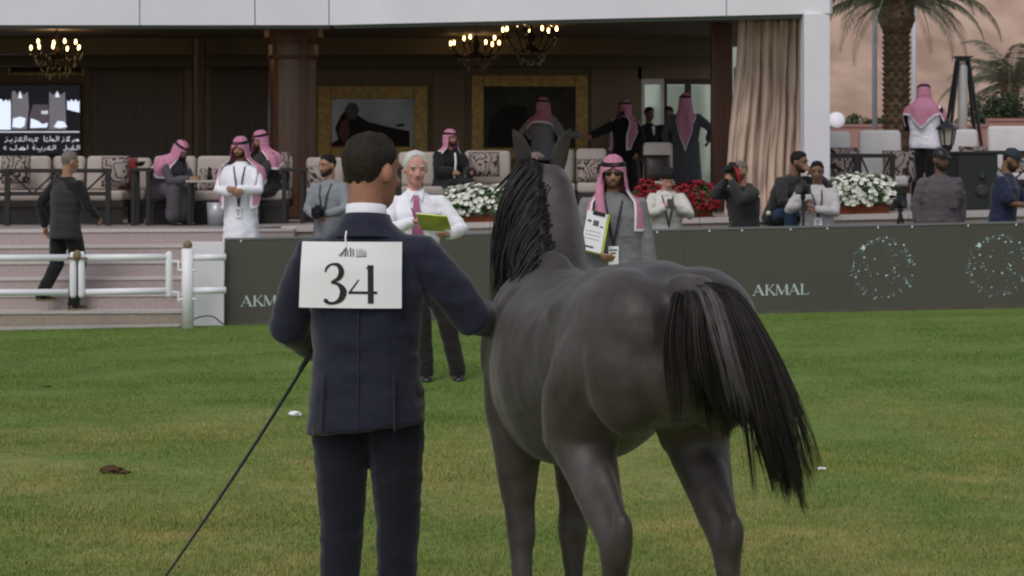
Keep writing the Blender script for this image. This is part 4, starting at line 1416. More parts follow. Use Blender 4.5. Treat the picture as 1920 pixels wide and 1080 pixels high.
litter(208, 888, 0.06, mat("dry_dung", (0.085, 0.05, 0.026), 0.9, 0.1, var=0.3, scale=30), "dung_clod", "brown clod lying in the dry grass at lower left", "dung", 4, 0.4)
litter(236, 893, 0.03, MATS["dry_dung"], "dung_clod", "smaller brown clod beside the large one at lower left", "dung", 5, 0.4)
litter(88, 722, 0.04, MATS["dry_dung"], "earth_patch", "small scuff of bare earth in the green grass at far left", "earth", 6, 0.15)
# ------------------------------------------------------------------ people
HEAD = [(-0.004, -.070, -.005, .020), (0.0, -.082, .005, .030), (.018, -.097, .035, .046), (.04, -.099, .058, .056), (.065, -.099, .072, .062), (.09, -.099, .082, .067),
        (.118, -.096, .090, .071), (.15, -.098, .097, .0735), (.18, -.088, .095, .068), (.205, -.068, .078, .054), (.224, -.040, .052, .034), (.236, -.008, .03, .012)]
def head_slice(z):
    if z <= HEAD[0][0]: return HEAD[0][1:]
    for a, b in zip(HEAD, HEAD[1:]):
        if z <= b[0]:
            t = (z - a[0]) / (b[0] - a[0])
            return tuple(a[i] + (b[i] - a[i]) * t for i in (1, 2, 3))
    return HEAD[-1][1:]
def head_pt(z, a, off=0.0):
    yf, yb, hw = head_slice(z)
    ca, sa = math.cos(a), math.sin(a)
    e = 0.92
    sx = math.copysign(abs(sa) ** e, sa); cx = math.copysign(abs(ca) ** e, ca)
    y = (yf - off) * cx if ca > 0 else (yb + off) * (-cx)
    return Vector(((hw + off) * sx, y, z + (off if z > .2 else 0)))
def interp(tab, a):
    a = abs(a)
    if a <= tab[0][0]: return tab[0][1]
    for p, q in zip(tab, tab[1:]):
        if a <= q[0]: return p[1] + (q[1] - p[1]) * (a - p[0]) / (q[0] - p[0])
    return tab[-1][1]
HAIRLINES = {
    'short': [(0, .188), (35, .182), (55, .165), (72, .135), (88, .122), (105, .080), (130, .055), (180, .042)],
    'crop': [(0, .192), (35, .186), (60, .165), (80, .135), (100, .09), (130, .055), (180, .04)],
    'balding': [(0, .205), (25, .200), (42, .182), (54, .150), (66, .105), (85, .075), (105, .05), (140, .02), (180, .01)],
    'mop': [(0, .150), (35, .145), (55, .125), (80, .10), (105, .05), (140, .02), (180, .0)],
}

class Pose: pass

def two_bone(s, h, l1, l2, pole):
    d = h - s
    L = min(d.length, (l1 + l2) * 0.999)
    dn = d.normalized()
    h2 = s + dn * L
    a = (l1 * l1 - l2 * l2 + L * L) / (2 * L)
    hh = math.sqrt(max(0, l1 * l1 - a * a))
    p = pole - dn * pole.dot(dn)
    if p.length < 1e-5: p = Vector((1, 0, 0))
    p.normalize()
    return s + dn * a + p * hh, h2

def make_pose(x, Y, top_z, floor, facing, stance='stand', lean=0, head_yaw=0, head_pitch=0, hands=None, legs=None, k=None, width=1.0, poles=None, hs=1.0):
    q = Pose(); q.hs = hs
    HIP = {'stand': .94, 'walk': .93, 'sit': .50, 'squat': .33}[stance]
    Rl = Matrix.Rotation(R(lean), 3, 'X')
    full = HIP + 0.60 * math.cos(R(lean)) + 0.236
    q.k = k if k else (top_z - floor) / full
    q.M = Matrix.Translation((x, Y, floor)) @ Matrix.Rotation(R(facing), 4, 'Z') @ Matrix.Scale(q.k, 4)
    hip = Vector((0, 0, HIP))
    q.hip, q.w = hip, width
    q.U = lambda a, b, c: hip + Rl @ Vector((a, b, c))
    q.Rl = Rl
    q.Rh = Matrix.Rotation(R(head_yaw), 3, 'Z') @ Matrix.Rotation(R(head_pitch), 3, 'X')
    q.ho = q.U(0, -0.005, .60)
    q.H = lambda v: q.ho + q.Rh @ (Vector((v.x * q.hs * 1.03, v.y * q.hs, v.z * q.hs)) - Vector((0, .02, .03))) + Vector((0, .02, .03))
    q.arms, q.stance = {}, stance
    hands = hands or {}
    for s, n in ((1, 'L'), (-1, 'R')):
        sh = q.U(s * .178 * width, 0.005, .462)
        h = hands.get(n)
        h = Vector(h) if h is not None else q.U(s * .245, -.03, -.045)
        pole = Vector((poles or {}).get(n, (s * .55, .5, -.7)))
        el, wr = two_bone(sh, h, .285, .255, pole)
        q.arms[n] = (sh, el, wr)
    q.legs = {}
    for s, n in ((1, 'L'), (-1, 'R')):
        hj = hip + Vector((s * .09, 0, 0))
        if legs and n in legs: kn, an = Vector(legs[n][0]), Vector(legs[n][1])
        elif stance in ('stand', 'walk'): kn, an = Vector((s * .10, -.015, .50)), Vector((s * .115, .01, .085))
        elif stance == 'sit': kn, an = Vector((s * .14, -.43, .50)), Vector((s * .13, -.40, .085))
        else: kn, an = Vector((s * .17, -.33, .52)), Vector((s * .13, -.06, .085))
        q.legs[n] = (hj, kn, an)
    return q

def add_hand(bm, wr, d, pn, side, curl=0.6):
    d = d.normalized()
    pn = (pn - d * pn.dot(d))
    if pn.length < 1e-4: pn = Vector((0, 0, -1)) - d * d.z * -1
    pn.normalize()
    lat = d.cross(pn)
    rot = Matrix((lat, d, pn)).transposed()
    ellipsoid(bm, wr + d * .055, (.040, .056, .018), rot, 12)
    for i, (o, L) in enumerate(((-.030, .068), (-.010, .078), (.010, .074), (.030, .058))):
        b = wr + d * .085 + lat * o
        d1 = (d + pn * curl * 0.7 + lat * o * 3).normalized()
        d2 = (d + pn * curl * 2.0).normalized()
        tube(bm, [b, b + d1 * L * .5, b + d1 * L * .5 + d2 * L * .5], [.0105, .0098, .0085], 7)
    tb = wr + d * .030 + lat * (.034 * side)
    t1 = (d * 0.75 + lat * side * 0.75 + pn * .35).normalized()
    t2 = (d * 0.95 + lat * side * 0.2 + pn * .5).normalized()
    tube(bm, [tb, tb + t1 * .042, tb + t1 * .042 + t2 * .032], [.0145, .0125, .0095], 7)

def add_head(bm, q):
    rings = []
    for z, *_ in HEAD:
        rings.append([q.H(head_pt(z, 2 * math.pi * j / 24)) for j in range(24)])
    rings_to_mesh(bm, rings)
    # nose, brow, lips mound, ears, neck
    tube(bm, [q.H(Vector((0, -.092, .128))), q.H(Vector((0, -.107, .095))), q.H(Vector((0, -.113, .078)))], [.009, .012, .0145], 8)
    for s in (-1, 1):
        ellipsoid(bm, q.H(Vector((s * .013, -.101, .074))), (.010, .012, .009), None, 8)
        ellipsoid(bm, q.H(Vector((s * .030, -.086, .138))), (.026, .014, .009), q.Rh, 8)
        ellipsoid(bm, q.H(Vector((s * .040, -.074, .085))), (.022, .020, .020), q.Rh, 8)
        ellipsoid(bm, q.H(Vector((s * .077, .012, .108))), (.013, .020, .033), q.Rh @ Matrix.Rotation(s * .3, 3, 'Z'), 10)
    ellipsoid(bm, q.H(Vector((0, -.090, .048))), (.026, .016, .012), q.Rh, 8)
    tube(bm, [q.H(Vector((0, .020, .07))), q.H(Vector((0, .020, .0))), q.U(0, .012, .54), q.U(0, .01, .44)], [.060, .056, .060, .085], 14)

def skin_body(q, m, parent, voxel, curl=0.6, palms=None):
    bm = BM()
    add_head(bm, q)
    w = q.w
    for r0, r1 in ():
        pass
    rings = []
    for z, rx, ry in ((-.08, .135, .095), (.0, .145, .10), (.14, .125, .09), (.34, .145, .10), (.45, .12, .085), (.53, .06, .055)):
        rings.append([q.U(rx * w * math.cos(2 * math.pi * j / 20), ry * math.sin(2 * math.pi * j / 20), z) for j in range(20)])
    rings_to_mesh(bm, rings)
    for s, n in ((1, 'L'), (-1, 'R')):
        sh, el, wr = q.arms[n]
        tube(bm, [q.U(s * .08, 0.005, .43), sh + Vector((0, 0, -.025)), sh.lerp(el, .5), el, el.lerp(wr, .35), wr, wr + (wr - el).normalized() * .03], [.055, .045, .044, .038, .037, .027, .025], 12)
        pn = Vector((palms or {}).get(n, (-s * .9, -.15, -.2)))
        add_hand(bm, wr, wr - el, pn, 1 if n == 'L' else -1, curl)
        hj, kn, an = q.legs[n]
        tube(bm, [hj, hj.lerp(kn, .5), kn, kn.lerp(an, .35), an], [.085, .072, .052, .050, .036], 12)
        tube(bm, [an + Vector((0, .02, -.045)), an + Vector((0, -.08, -.057)), an + Vector((0, -.14, -.064))], [.026, .022, .012], 8)
    bm.transform(q.M)
    return fuse("body", bm, voxel, 2, m, parent)

def face_parts(q, parent, shades=False):
    if shades:
        bm = BM()
        for s in (-1, 1):
            ellipsoid(bm, q.H(Vector((s * .034, -.101, .116))), (.030, .007, .022), q.Rh, 12)
            tube(bm, [q.H(Vector((s * .060, -.094, .120))), q.H(Vector((s * .082, .01, .122)))], .004, 6)
        tube(bm, [q.H(Vector((-.012, -.106, .121))), q.H(Vector((.012, -.106, .121)))], .004, 6)
        bm.transform(q.M)
        obj("sunglasses", bm, mat("dark_lens", (0.012, 0.009, 0.008), 0.2, 0.5), parent, smooth=True)
    else:
        for s in (-1, 1):
            bm = BM()
            ellipsoid(bm, q.H(Vector((s * .031, -.0915, .117))), (.0125, .006, .0042), q.Rh, 10)
            bm.transform(q.M)
            obj("eye", bm, M_EYE, parent, smooth=True)
    bm = BM()
    for pts in (((-.020, -.1035, .052), (0, -.1075, .0535), (.020, -.1035, .052)),):
        tube(bm, [q.H(Vector(p)) for p in pts], .0045, 6)
    bm.transform(q.M)
    obj("mouth", bm, M_LIP, parent, smooth=True)

def brows(q, parent, m):
    bm = BM()
    for s in (-1, 1):
        tube(bm, [q.H(Vector((s * .014, -.1005, .139))), q.H(Vector((s * .032, -.1005, .144))), q.H(Vector((s * .050, -.089, .138)))], [.004, .005, .003], 6)
    bm.transform(q.M)
    obj("eyebrows", bm, m, parent, smooth=True)

def hair(q, style, m, parent, thick=.010, seed=0):
    tab = HAIRLINES[style]
    na, nt_ = 40, 12
    bm = BM()
    V = []
    for j in range(na):
        a = 2 * math.pi * j / na
        deg = abs((math.degrees(a) + 180) % 360 - 180)
        h = interp(tab, deg) + .010 * noise.noise(Vector((a * 4.2, seed, 3.3)))
        col = []
        for i in range(nt_):
            t = i / nt_
            z = h + (0.235 - h) * t
            o = -.003 + (thick + .003) * sm(0, .45, t) + .0055 * noise.noise(Vector((a * 5.5, t * 8, seed))) * (1 if t > .15 else 0)
            col.append(bm.verts.new(q.M @ q.H(head_pt(z, a, o))))
        V.append(col)
    top = bm.verts.new(q.M @ q.H(Vector((0, .015, .237 + thick))))
    for j in range(na):
        k = (j + 1) % na
        for i in range(nt_ - 1):
            bm.faces.new((V[j][i], V[k][i], V[k][i + 1], V[j][i + 1]))
        bm.faces.new((V[j][-1], V[k][-1], top))
    return obj("hair", bm, m, parent, smooth=True)

def beard(q, m, parent, full=True):
    up = [(0, .038 if full else .02), (18, .040), (35, .060), (60, .075), (85, .105), (100, .12)]
    na, nt_ = 24, 7
    bm = BM(); V = []
    for j in range(na + 1):
        deg = -100 + 200 * j / na
        a = R(deg)
        u = interp(up, deg)
        col = []
        for i in range(nt_):
            t = i / (nt_ - 1)
            z = u + (-.004 - u) * t
            e = .0035 * min(1, 4 * t) * (1 if abs(deg) < 95 else 0) - (.003 if t == 0 or abs(deg) > 95 else 0)
            col.append(bm.verts.new(q.M @ q.H(head_pt(z, a, e) - Vector((0, 0, .003 * t)))))
        V.append(col)
    for j in range(na):
        for i in range(nt_ - 1): bm.faces.new((V[j][i], V[j + 1][i], V[j + 1][i + 1], V[j][i + 1]))
    tube(bm, [q.M @ q.H(Vector((-.030, -.096, .050))), q.M @ q.H(Vector((-.012, -.1085, .061))), q.M @ q.H(Vector((.012, -.1085, .061))), q.M @ q.H(Vector((.030, -.096, .050)))], [.003 * q.k, .0045 * q.k, .0045 * q.k, .003 * q.k], 6)
    obj("beard", bm, m, parent, smooth=True)

def cap_hat(q, m, parent):
    bm = BM(); na = 32; V = []
    for j in range(na):
        a = 2 * math.pi * j / na
        V.append([bm.verts.new(q.M @ q.H(head_pt(z, a, o))) for z, o in ((.150, .006), (.155, .013), (.185, .016), (.21, .018), (.228, .018))])
    top = bm.verts.new(q.M @ q.H(Vector((0, .01, .262))))
    for j in range(na):
        k = (j + 1) % na
        for i in range(4): bm.faces.new((V[j][i], V[k][i], V[k][i + 1], V[j][i + 1]))
        bm.faces.new((V[j][-1], V[k][-1], top))
    pr = [(R(d), .0) for d in range(-62, 63, 8)]
    lo, hi = [], []
    for a, _ in pr:
        p = head_pt(.158, a, .010)
        ext = .075 * math.cos(a * 1.25)
        e = p + Vector((math.sin(a) * .02, -ext, -.018 * math.cos(a)))
        lo.append((p, e))
    for dz in (0, .006):
        vs = [(bm.verts.new(q.M @ q.H(p + Vector((0, 0, dz)))), bm.verts.new(q.M @ q.H(e + Vector((0, 0, dz))))) for p, e in lo]
        for i in range(len(vs) - 1): bm.faces.new((vs[i][0], vs[i + 1][0], vs[i + 1][1], vs[i][1]))
    obj("cap", bm, m, parent, smooth=True)

def ghutra(q, parent, hem, open_deg=58, seed=0, agal=True, spread=1.0, front_deg=None, mat_=None):
    """red and white headscarf: over the crown, past the face, down over shoulders; hem = [(deg, z)] from front to back"""
    na, nv = 72, 34
    bm = BM()
    lay = bm.verts.layers.float.new("hem")
    front_deg = front_deg if front_deg is not None else open_deg
    RB = [(-.70, .300, .205, .205), (-.30, .295, .200, .195), (-.20, .288, .192, .185), (-.12, .262, .180, .170), (-.07, .208, .160, .148), (-.02, .145, .140, .112), (.03, .110, .122, .100), (.10, .098, .112, .100)]
    def bodyR(z):
        if z <= RB[0][0]: return RB[0][1:]
        for a, b in zip(RB, RB[1:]):
            if z <= b[0]:
                t = (z - a[0]) / (b[0] - a[0])
                return tuple(a[i] + (b[i] - a[i]) * t for i in (1, 2, 3))
        return RB[-1][1:]
    rows = []
    for i in range(nv + 1):
        v = i / nv
        row = []
        for j in range(na + 1):
            s = j / na * 2 - 1
            # full ring for the crown, opening for the face lower down
            zt = .236 - v * 1.0
            row.append(None)
        rows.append(row)
    zc = .163           # lower edge of the part that goes right round the brow
    V = []
    for j in range(na + 1):
        s = j / na * 2 - 1
        col = []
        ncap = 8
        for i in range(ncap + 1):
            z = .236 - (.236 - zc) * (i / ncap) ** 1.3
            a = math.pi - s * math.pi       # s=0 at the back
            a = math.pi * (1 - abs(s)) if False else math.pi + s * math.pi
            o = .013 + .004 * noise.noise(Vector((a, z * 9, seed)))
            p = q.H(head_pt(z, a, o))
            v_ = bm.verts.new(q.M @ p); v_[lay] = 0.0
            col.append(v_)
        amax = math.pi
        for i in range(1, nv + 1):
            v = i / nv
            # the edge slides from the brow to the temple, then to the chest
            od = open_deg * sm(0, 0.10, v) + (front_deg - open_deg) * sm(.30, .75, v)
            a = math.pi + s * (math.pi - R(od))
            deg = abs(180 - math.degrees(a) % 360) if False else 180 * (1 - abs(s)) + 0
            degf = 180 - abs(s) * 180      # 180 at the back, 0 at the edges
            zh = interp(hem, degf)
            z = zc + (zh - zc) * v
            hx, hb, hf = bodyR(z)
            fold = sm(.10, -.12, z) if False else (1 - sm(-.10, .12, z))
            wv = 1 + fold * (.07 * math.sin(6.5 * a + seed * 2.1 + 3 * z) + .05 * noise.noise(Vector((a * 2.2, z * 4, seed))))
            hx2, hb2, hf2 = hx * wv * spread, hb * wv, hf * wv
            ca, sa = math.cos(a), math.sin(a)
            pb = q.U(hx2 * sa, (-hf2 * ca if ca > 0 else -hb2 * ca), .60 + z)
            if z > -.16:
                zz = max(z, .0)
                hp = head_pt(max(zz, .02), a, .018 + .024 * (1 - sm(.0, .16, z)))
                hp.z = z
                flare = 1 + .55 * (1 - sm(-.10, .10, z))
                hp.x *= flare; hp.y *= (1 + .25 * (1 - sm(-.10, .10, z)))
                ph = q.H(hp)
                t = sm(-.13, .05, z)
                p = pb.lerp(ph, t)
            else:
                p = pb
            v_ = bm.verts.new(q.M @ p)
            edge = (1 - v) * abs(zh - zc)
            v_[lay] = 1.0 if (edge < .030 or (abs(s) > .965 and z < -.02)) else 0.0
            col.append(v_)
        V.append(col)
    for j in range(na):
        for i in range(len(V[0]) - 1):
            bm.faces.new((V[j][i], V[j + 1][i], V[j + 1][i + 1], V[j][i + 1]))
    bmesh.ops.remove_doubles(bm, verts=[c[0] for c in V] + [c[1] for c in V], dist=0.002)
    bmesh.ops.recalc_face_normals(bm, faces=bm.faces[:])
    me = bpy.data.meshes.new("headscarf")
    bm.to_mesh(me); bm.free()
    me.polygons.foreach_set("use_smooth", [True] * len(me.polygons))
    o = link_mesh("headscarf", me, mat_ or M_GHUTRA, parent)
    md = o.modifiers.new("thickness", 'SOLIDIFY'); md.thickness = 0.006; md.offset = 1
    if agal:
        bm = BM()
        for dz, zz in ((0, .178), (1, .193)):
            pts = [q.H(head_pt(zz, 2 * math.pi * j / 28, .020) + Vector((0, 0, .012 * -math.cos(2 * math.pi * j / 28) * .6))) for j in range(29)]
            tube(bm, pts, .0105, 7, dome=False)
        bm.transform(q.M)
        obj("headscarf_cord", bm, M_AGAL, parent, smooth=True)

def garment_top(q, name, m, parent, voxel, hem=-.14, loose=1.0, sleeve=1.0, wrinkle=.006, seed=0, collar=0.0, shoulder=1.0, cuff=None):
    bm = BM()
    w = q.w
    prof = [(hem, .178, .128), (hem * .5, .180, .128), (.02, .172, .124), (.14, .163, .120), (.28, .182, .130), (.38, .186, .130), (.45, .165, .112), (.50, .115, .088), (.545 + collar, .068, .066)]
    if hem > -.1: prof[0] = (hem, .172, .124)
    rings = []
    for z, rx, ry in prof:
        l = loose if z < .42 else 1
        rings.append([q.U(rx * w * l * math.copysign(abs(math.cos(t)) ** .85, math.cos(t)), ry * l * math.copysign(abs(math.sin(t)) ** .9, math.sin(t)) + .006, z) for t in [2 * math.pi * j / 24 for j in range(24)]])
    rings_to_mesh(bm, rings)
    for s, n in ((1, 'L'), (-1, 'R')):
        sh, el, wr = q.arms[n]
        end = el.lerp(wr, .93) if sleeve >= 1 else sh.lerp(el, .80)
        pts = [q.U(s * .09 * w, .005, .43), sh + Vector((0, 0, -.004)), sh.lerp(el, .5)]
        rad = [.082, .070 * shoulder, .062 * loose]
        if sleeve >= 1:
            pts += [el, el.lerp(wr, .5), end]; rad += [.054 * loose, .048 * loose, .040 * loose]
        else:
            pts += [end]; rad += [.064 * loose]
        tube(bm, pts, rad, 14)
    bm.transform(q.M)
    return fuse(name, bm, voxel, 3, m, parent, wrinkle * q.k, 7.0 / q.k, seed)

def trousers(q, m, parent, voxel, seed=0, loose=1.0, name="trousers", wrinkle=.006):
    bm = BM()
    w = q.w
    rings = []
    for z, rx, ry in ((-.07, .150, .115), (0, .170, .122), (.10, .162, .115)):
        rings.append([q.U(rx * w * math.cos(2 * math.pi * j / 20), ry * math.sin(2 * math.pi * j / 20), z) for j in range(20)])
    rings_to_mesh(bm, rings)
    for s, n in ((1, 'L'), (-1, 'R')):
        hj, kn, an = q.legs[n]
        tube(bm, [hj, hj.lerp(kn, .45), kn, kn.lerp(an, .5), an + (an - kn).normalized() * .02], [.098, .090 * loose, .070 * loose, .064 * loose, .060 * loose], 14)
    bm.transform(q.M)
    return fuse(name, bm, voxel, 2, m, parent, wrinkle * q.k, 7 / q.k, seed + 50)

def shoes(q, m, parent, sole=None):
    for s, n in ((1, 'L'), (-1, 'R')):
        hj, kn, an = q.legs[n]
        bm = BM()
        c = an + Vector((0, 0, -.085))
        sec = [(.065, .034, .055), (.03, .040, .075), (-.03, .042, .075), (-.09, .047, .058), (-.15, .043, .045), (-.195, .022, .03)]
        rings = []
        for y, hw, h in sec:
            rings.append([c + Vector((hw * math.cos(t), y, (h * .5 + h * .5 * math.sin(t)) if math.sin(t) > 0 else max(0.0, h * .5 + h * .5 * math.sin(t)))) for t in [2 * math.pi * j / 12 for j in range(12)]])
        rings_to_mesh(bm, rings)
        bm.transform(q.M)
        sh = obj("shoe", bm, m, parent, smooth=True)
        if sole:
            bm = BM()
            pts = [(hw + .006, y) for y, hw, h in sec]
            poly = [(x, y) for x, y in pts] + [(-x, y) for x, y in reversed(pts)]
            prism(bm, poly, Matrix.Translation(c + Vector((0, 0, -.004))), .022)
            bm.transform(q.M)
            obj("sole", bm, sole, sh)

def robe(q, name, m, parent, voxel, loose=1.0, hemz=.09, wrinkle=.008, seed=0, open_front=False, sleeve_w=1.0, skirt=1.0):
    """long thobe or cloak: torso, sleeves and a skirt to the ankles, also over bent legs"""
    bm = BM()
    w = q.w * loose
    rings = []
    for z, rx, ry in ((-.10, .185, .140), (.0, .180, .135), (.14, .170, .128), (.28, .185, .132), (.38, .188, .130), (.45, .168, .112), (.50, .118, .088), (.55, .066, .064)):
        rings.append([q.U(rx * (w if z < .42 else q.w) * math.copysign(abs(math.cos(t)) ** .9, math.cos(t)), ry * (loose if z < .42 else 1) * math.sin(t) + .006, z) for t in [2 * math.pi * j / 24 for j in range(24)]])
    rings_to_mesh(bm, rings)
    for s, n in ((1, 'L'), (-1, 'R')):
        sh, el, wr = q.arms[n]
        tube(bm, [q.U(s * .09 * q.w, .005, .43), sh, sh.lerp(el, .5), el, el.lerp(wr, .5), el.lerp(wr, .92)], [.084, .072, .066 * sleeve_w, .060 * sleeve_w, .058 * sleeve_w, .056 * sleeve_w], 14)
    hip = q.hip
    if q.stance in ('stand', 'walk'):
        rr = []
        for f, rx, ry in ((1.0, .180, .135), (.75, .192, .150), (.45, .205, .160), (.15, .222, .170), (0, .226, .172)):
            z = hemz + (hip.z - hemz) * f
            c = (1 - f) * .5
            lx = (q.legs['L'][2].x + q.legs['R'][2].x) / 2 * c; ly = (q.legs['L'][2].y + q.legs['R'][2].y) / 2 * c
            fold = .010 * (1 - f)
            rr.append([Vector((lx + (rx * w * skirt + fold * math.sin(6 * t + seed)) * math.cos(t), ly + (ry * loose * skirt + fold * math.sin(7 * t + 2 * seed)) * math.sin(t), z)) for t in [2 * math.pi * j / 36 for j in range(36)]])
        rings_to_mesh(bm, rr[::-1])
    else:
        for s, n in ((1, 'L'), (-1, 'R')):
            hj, kn, an = q.legs[n]
            tube(bm, [hj, hj.lerp(kn, .5), kn], [.125 * loose, .115 * loose, .095 * loose], 12)
            tube(bm, [kn, kn.lerp(an, .5), Vector((an.x, an.y, hemz + .05))], [.095 * loose, .098 * loose, .105 * loose], 12)
        kl, kr = q.legs['L'][1], q.legs['R'][1]; al, ar = q.legs['L'][2], q.legs['R'][2]
        km, am = (kl + kr) / 2, (al + ar) / 2
        tube(bm, [hip, hip.lerp(km, .5), km], [.12, .10, .085], 12)
        tube(bm, [km, km.lerp(am, .5), Vector((am.x, am.y, hemz + .06))], [.085, .10, .11], 12)
    bm.transform(q.M)
    return fuse(name, bm, voxel, 3, m, parent, wrinkle * q.k, 6 / q.k, seed)

def lanyard(q, m, parent, badge=True, drop=.16, off=.0, badge_m=None, bw=.09, bh=.12, yo=-.145, yb=None):
    bm = BM()
    yb = yo if yb is None else yb
    for s in (-1, 1):
        tube(bm, [q.U(s * .062, -.005, .545), q.U(s * .068, -.090, .48), q.U(s * .045 + off, yo, .36), q.U(off, yb, drop)], .009, 6)
    bm.transform(q.M)
    o = obj("lanyard", bm, m, parent, smooth=True)
    if badge:
        bm = BM()
        box(bm, q.U(off, yb - .008, drop - bh / 2 - .01), (bw, .006, bh), q.Rl, bevel=.002)
        bm.transform(q.M)
        b = obj("badge", bm, badge_m or M_PAPER, o)
        bm = BM()
        for dz, w in ((-.03, .06), (-.055, .045), (-.085, .03)):
            box(bm, q.U(off, yb - .0125, drop - .01 + dz), (w, .002, .012), q.Rl)
        bm.transform(q.M)
        # print stays within the badge mesh level
        me = b.data
        bm2 = BM(); bm2.from_mesh(me)
        n0 = len(bm2.faces)
        tmp = bpy.data.meshes.new("t"); bm.to_mesh(tmp); bm.free()
        bm2.from_mesh(tmp)
        bm2.faces.ensure_lookup_table()
        for f in bm2.faces[n0:]: f.material_index = 1
        bm2.to_mesh(me); bm2.free(); bpy.data.meshes.remove(tmp)
        me.materials.append(M_GREYINK)

def person(label, px, Y, top_py, floor, facing=0, group=None, **kw):
    x = PX(px, Y)
    q = make_pose(x, Y, PZ(top_py, Y), floor, facing, **kw)
    rt = empty("person", (x, Y, floor), R(facing), label, "person", group)
    return q, rt

def loc(q, p): return q.M @ Vector(p)

def slr_camera(c, d, label, lens_len=.12, strap=False, s=1.0):
    """stills camera: body, pentaprism, lens barrel, hood"""
    c = Vector(c); d = Vector(d).normalized()
    x, y = frame_of(d)
    up = Vector((0, 0, 1)) - d * d.z; up.normalize()
    x = up.cross(d)
    rot = Matrix((x, d, up)).transposed()
    rt = empty("camera", c, 0, label, "camera")
    bm = BM(); box(bm, c, (.145 * s, .065 * s, .10 * s), rot, bevel=.012 * s); box(bm, c + up * .062 * s, (.06 * s, .06 * s, .035 * s), rot, bevel=.008 * s); obj("camera_body", bm, M_BLACK, rt)
    bm = BM(); tube(bm, [c + d * .03 * s, c + d * (.03 + lens_len * .65) * s, c + d * (.03 + lens_len) * s], [.036 * s, .038 * s, .042 * s], 14, dome=False); obj("lens", bm, M_BLACK, rt, smooth=False)
    bm = BM(); tube(bm, [c + d * (.031 + lens_len) * s, c + d * (.034 + lens_len) * s], [.034 * s, .034 * s], 12, dome=False); obj("front_glass", bm, mat("lens_glass", (.03, .025, .035), .08, .8), rt)
    return rt
# ------------------------------------------------------------------ everyone in the background and the judges
def W2L(px, Y, floor, facing, k, tp):
    """a photo point at depth tp[2] in a person's own frame"""
    w = P(*tp)
    M = Matrix.Translation((PX(px, Y), Y, floor)) @ Matrix.Rotation(R(facing), 4, 'Z') @ Matrix.Scale(k, 4)
    return tuple(M.inverted() @ w)

C_WHITE = simple_cloth("white_cotton", (0.85, 0.83, 0.90), 0.04)
C_THOBE = simple_cloth("white_thobe_cloth", (0.86, 0.85, 0.92), 0.04)
C_GREYTH = simple_cloth("grey_wool", (0.19, 0.19, 0.195), 0.06)
C_GREYSW = simple_cloth("grey_sweater", (0.24, 0.25, 0.27), 0.06)
C_DKGREY = simple_cloth("dark_grey_robe", (0.075, 0.08, 0.088), 0.10)
C_SLATE = simple_cloth("slate_robe", (0.22, 0.23, 0.245), 0.08)
C_BLACK = simple_cloth("black_cloth", (0.014, 0.013, 0.014), 0.15)
C_CHAR = simple_cloth("charcoal_cloth", (0.036, 0.034, 0.035), 0.12)
C_PLUM = simple_cloth("plum_grey_shirt", (0.105, 0.088, 0.098), 0.08)
C_NAVY = simple_cloth("navy_tshirt", (0.022, 0.028, 0.062), 0.1)
C_CREAM = simple_cloth("cream_hoodie", (0.60, 0.57, 0.53), 0.05)
C_PALE = simple_cloth("pale_grey_sweater", (0.50, 0.47, 0.48), 0.05)
C_BLUE = simple_cloth("blue_shirt", (0.085, 0.17, 0.27), 0.08)
C_JEANS = simple_cloth("blue_jeans", (0.03, 0.05, 0.11), 0.15)
C_BROWNT = simple_cloth("dark_brown_trousers", (0.022, 0.018, 0.016), 0.15)
C_MAUVE = simple_cloth("mauve_robe", (0.085, 0.076, 0.088), 0.08)
M_TIE = simple_cloth("pink_tie", (0.42, 0.13, 0.26), 0.1)
M_STRAP = mat("dark_strap", (0.03, 0.035, 0.05), 0.7, 0.2)
M_TAN = mat("tan_sole", (0.35, 0.27, 0.17), 0.7, 0.2)
G = lambda px, Y: ground_z(PX(px, Y), Y)
VF, VM, VN = .016, .013, .011

# --- white haired judge
Y = 21.5
q, rt = person("white haired man in white shirt and pink tie holding a lime folder", 778, Y, 289, 0.0, 6, head_yaw=6, head_pitch=6, width=1.08, hs=1.09,
    hands={'L': (.235, -.30, 1.155), 'R': (-.035, -.31, 1.255)}, poles={'L': (1.0, .3, -.8), 'R': (-.9, .2, -.8)},
    legs={'L': ((.24, -.03, .50), (.335, .02, .085)), 'R': ((.05, -.02, .50), (.085, .02, .085))})
skin_body(q, SK_LIGHT, rt, .0085, .5, {'L': (-.2, -.2, .9), 'R': (.2, -.2, -.9)})
face_parts(q, rt); brows(q, rt, H_WHITE); hair(q, 'balding', H_WHITE, rt, .013, 2)
garment_top(q, "shirt", C_WHITE, rt, VN, hem=-.06, loose=1.06, wrinkle=.006, seed=1)
trousers(q, C_BROWNT, rt, VN, 1, 1.05); shoes(q, M_SHOE, rt)
bm = BM()
for s in (-1, 1):
    vs = [q.U(*p) for p in ((s * .008, -.070, .535), (s * .062, -.035, .57), (s * .075, -.045, .53), (s * .045, -.118, .47))]
    f = [bm.verts.new(v) for v in vs]; g = [bm.verts.new(v + Vector((0, -.008, .004))) for v in vs]
    bm.faces.new(f); bm.faces.new(g[::-1])
    for k in range(4): bm.faces.new((f[k], g[k], g[(k + 1) % 4], f[(k + 1) % 4]))
bm.transform(q.M); obj("collar", bm, C_WHITE, rt)
bm = BM()
tie = [((0, -.100, .515), .020), ((0, -.128, .480), .020), ((.003, -.146, .40), .030), ((.006, -.152, .30), .038), ((.01, -.152, .17), .046), ((.012, -.15, .10), .040)]
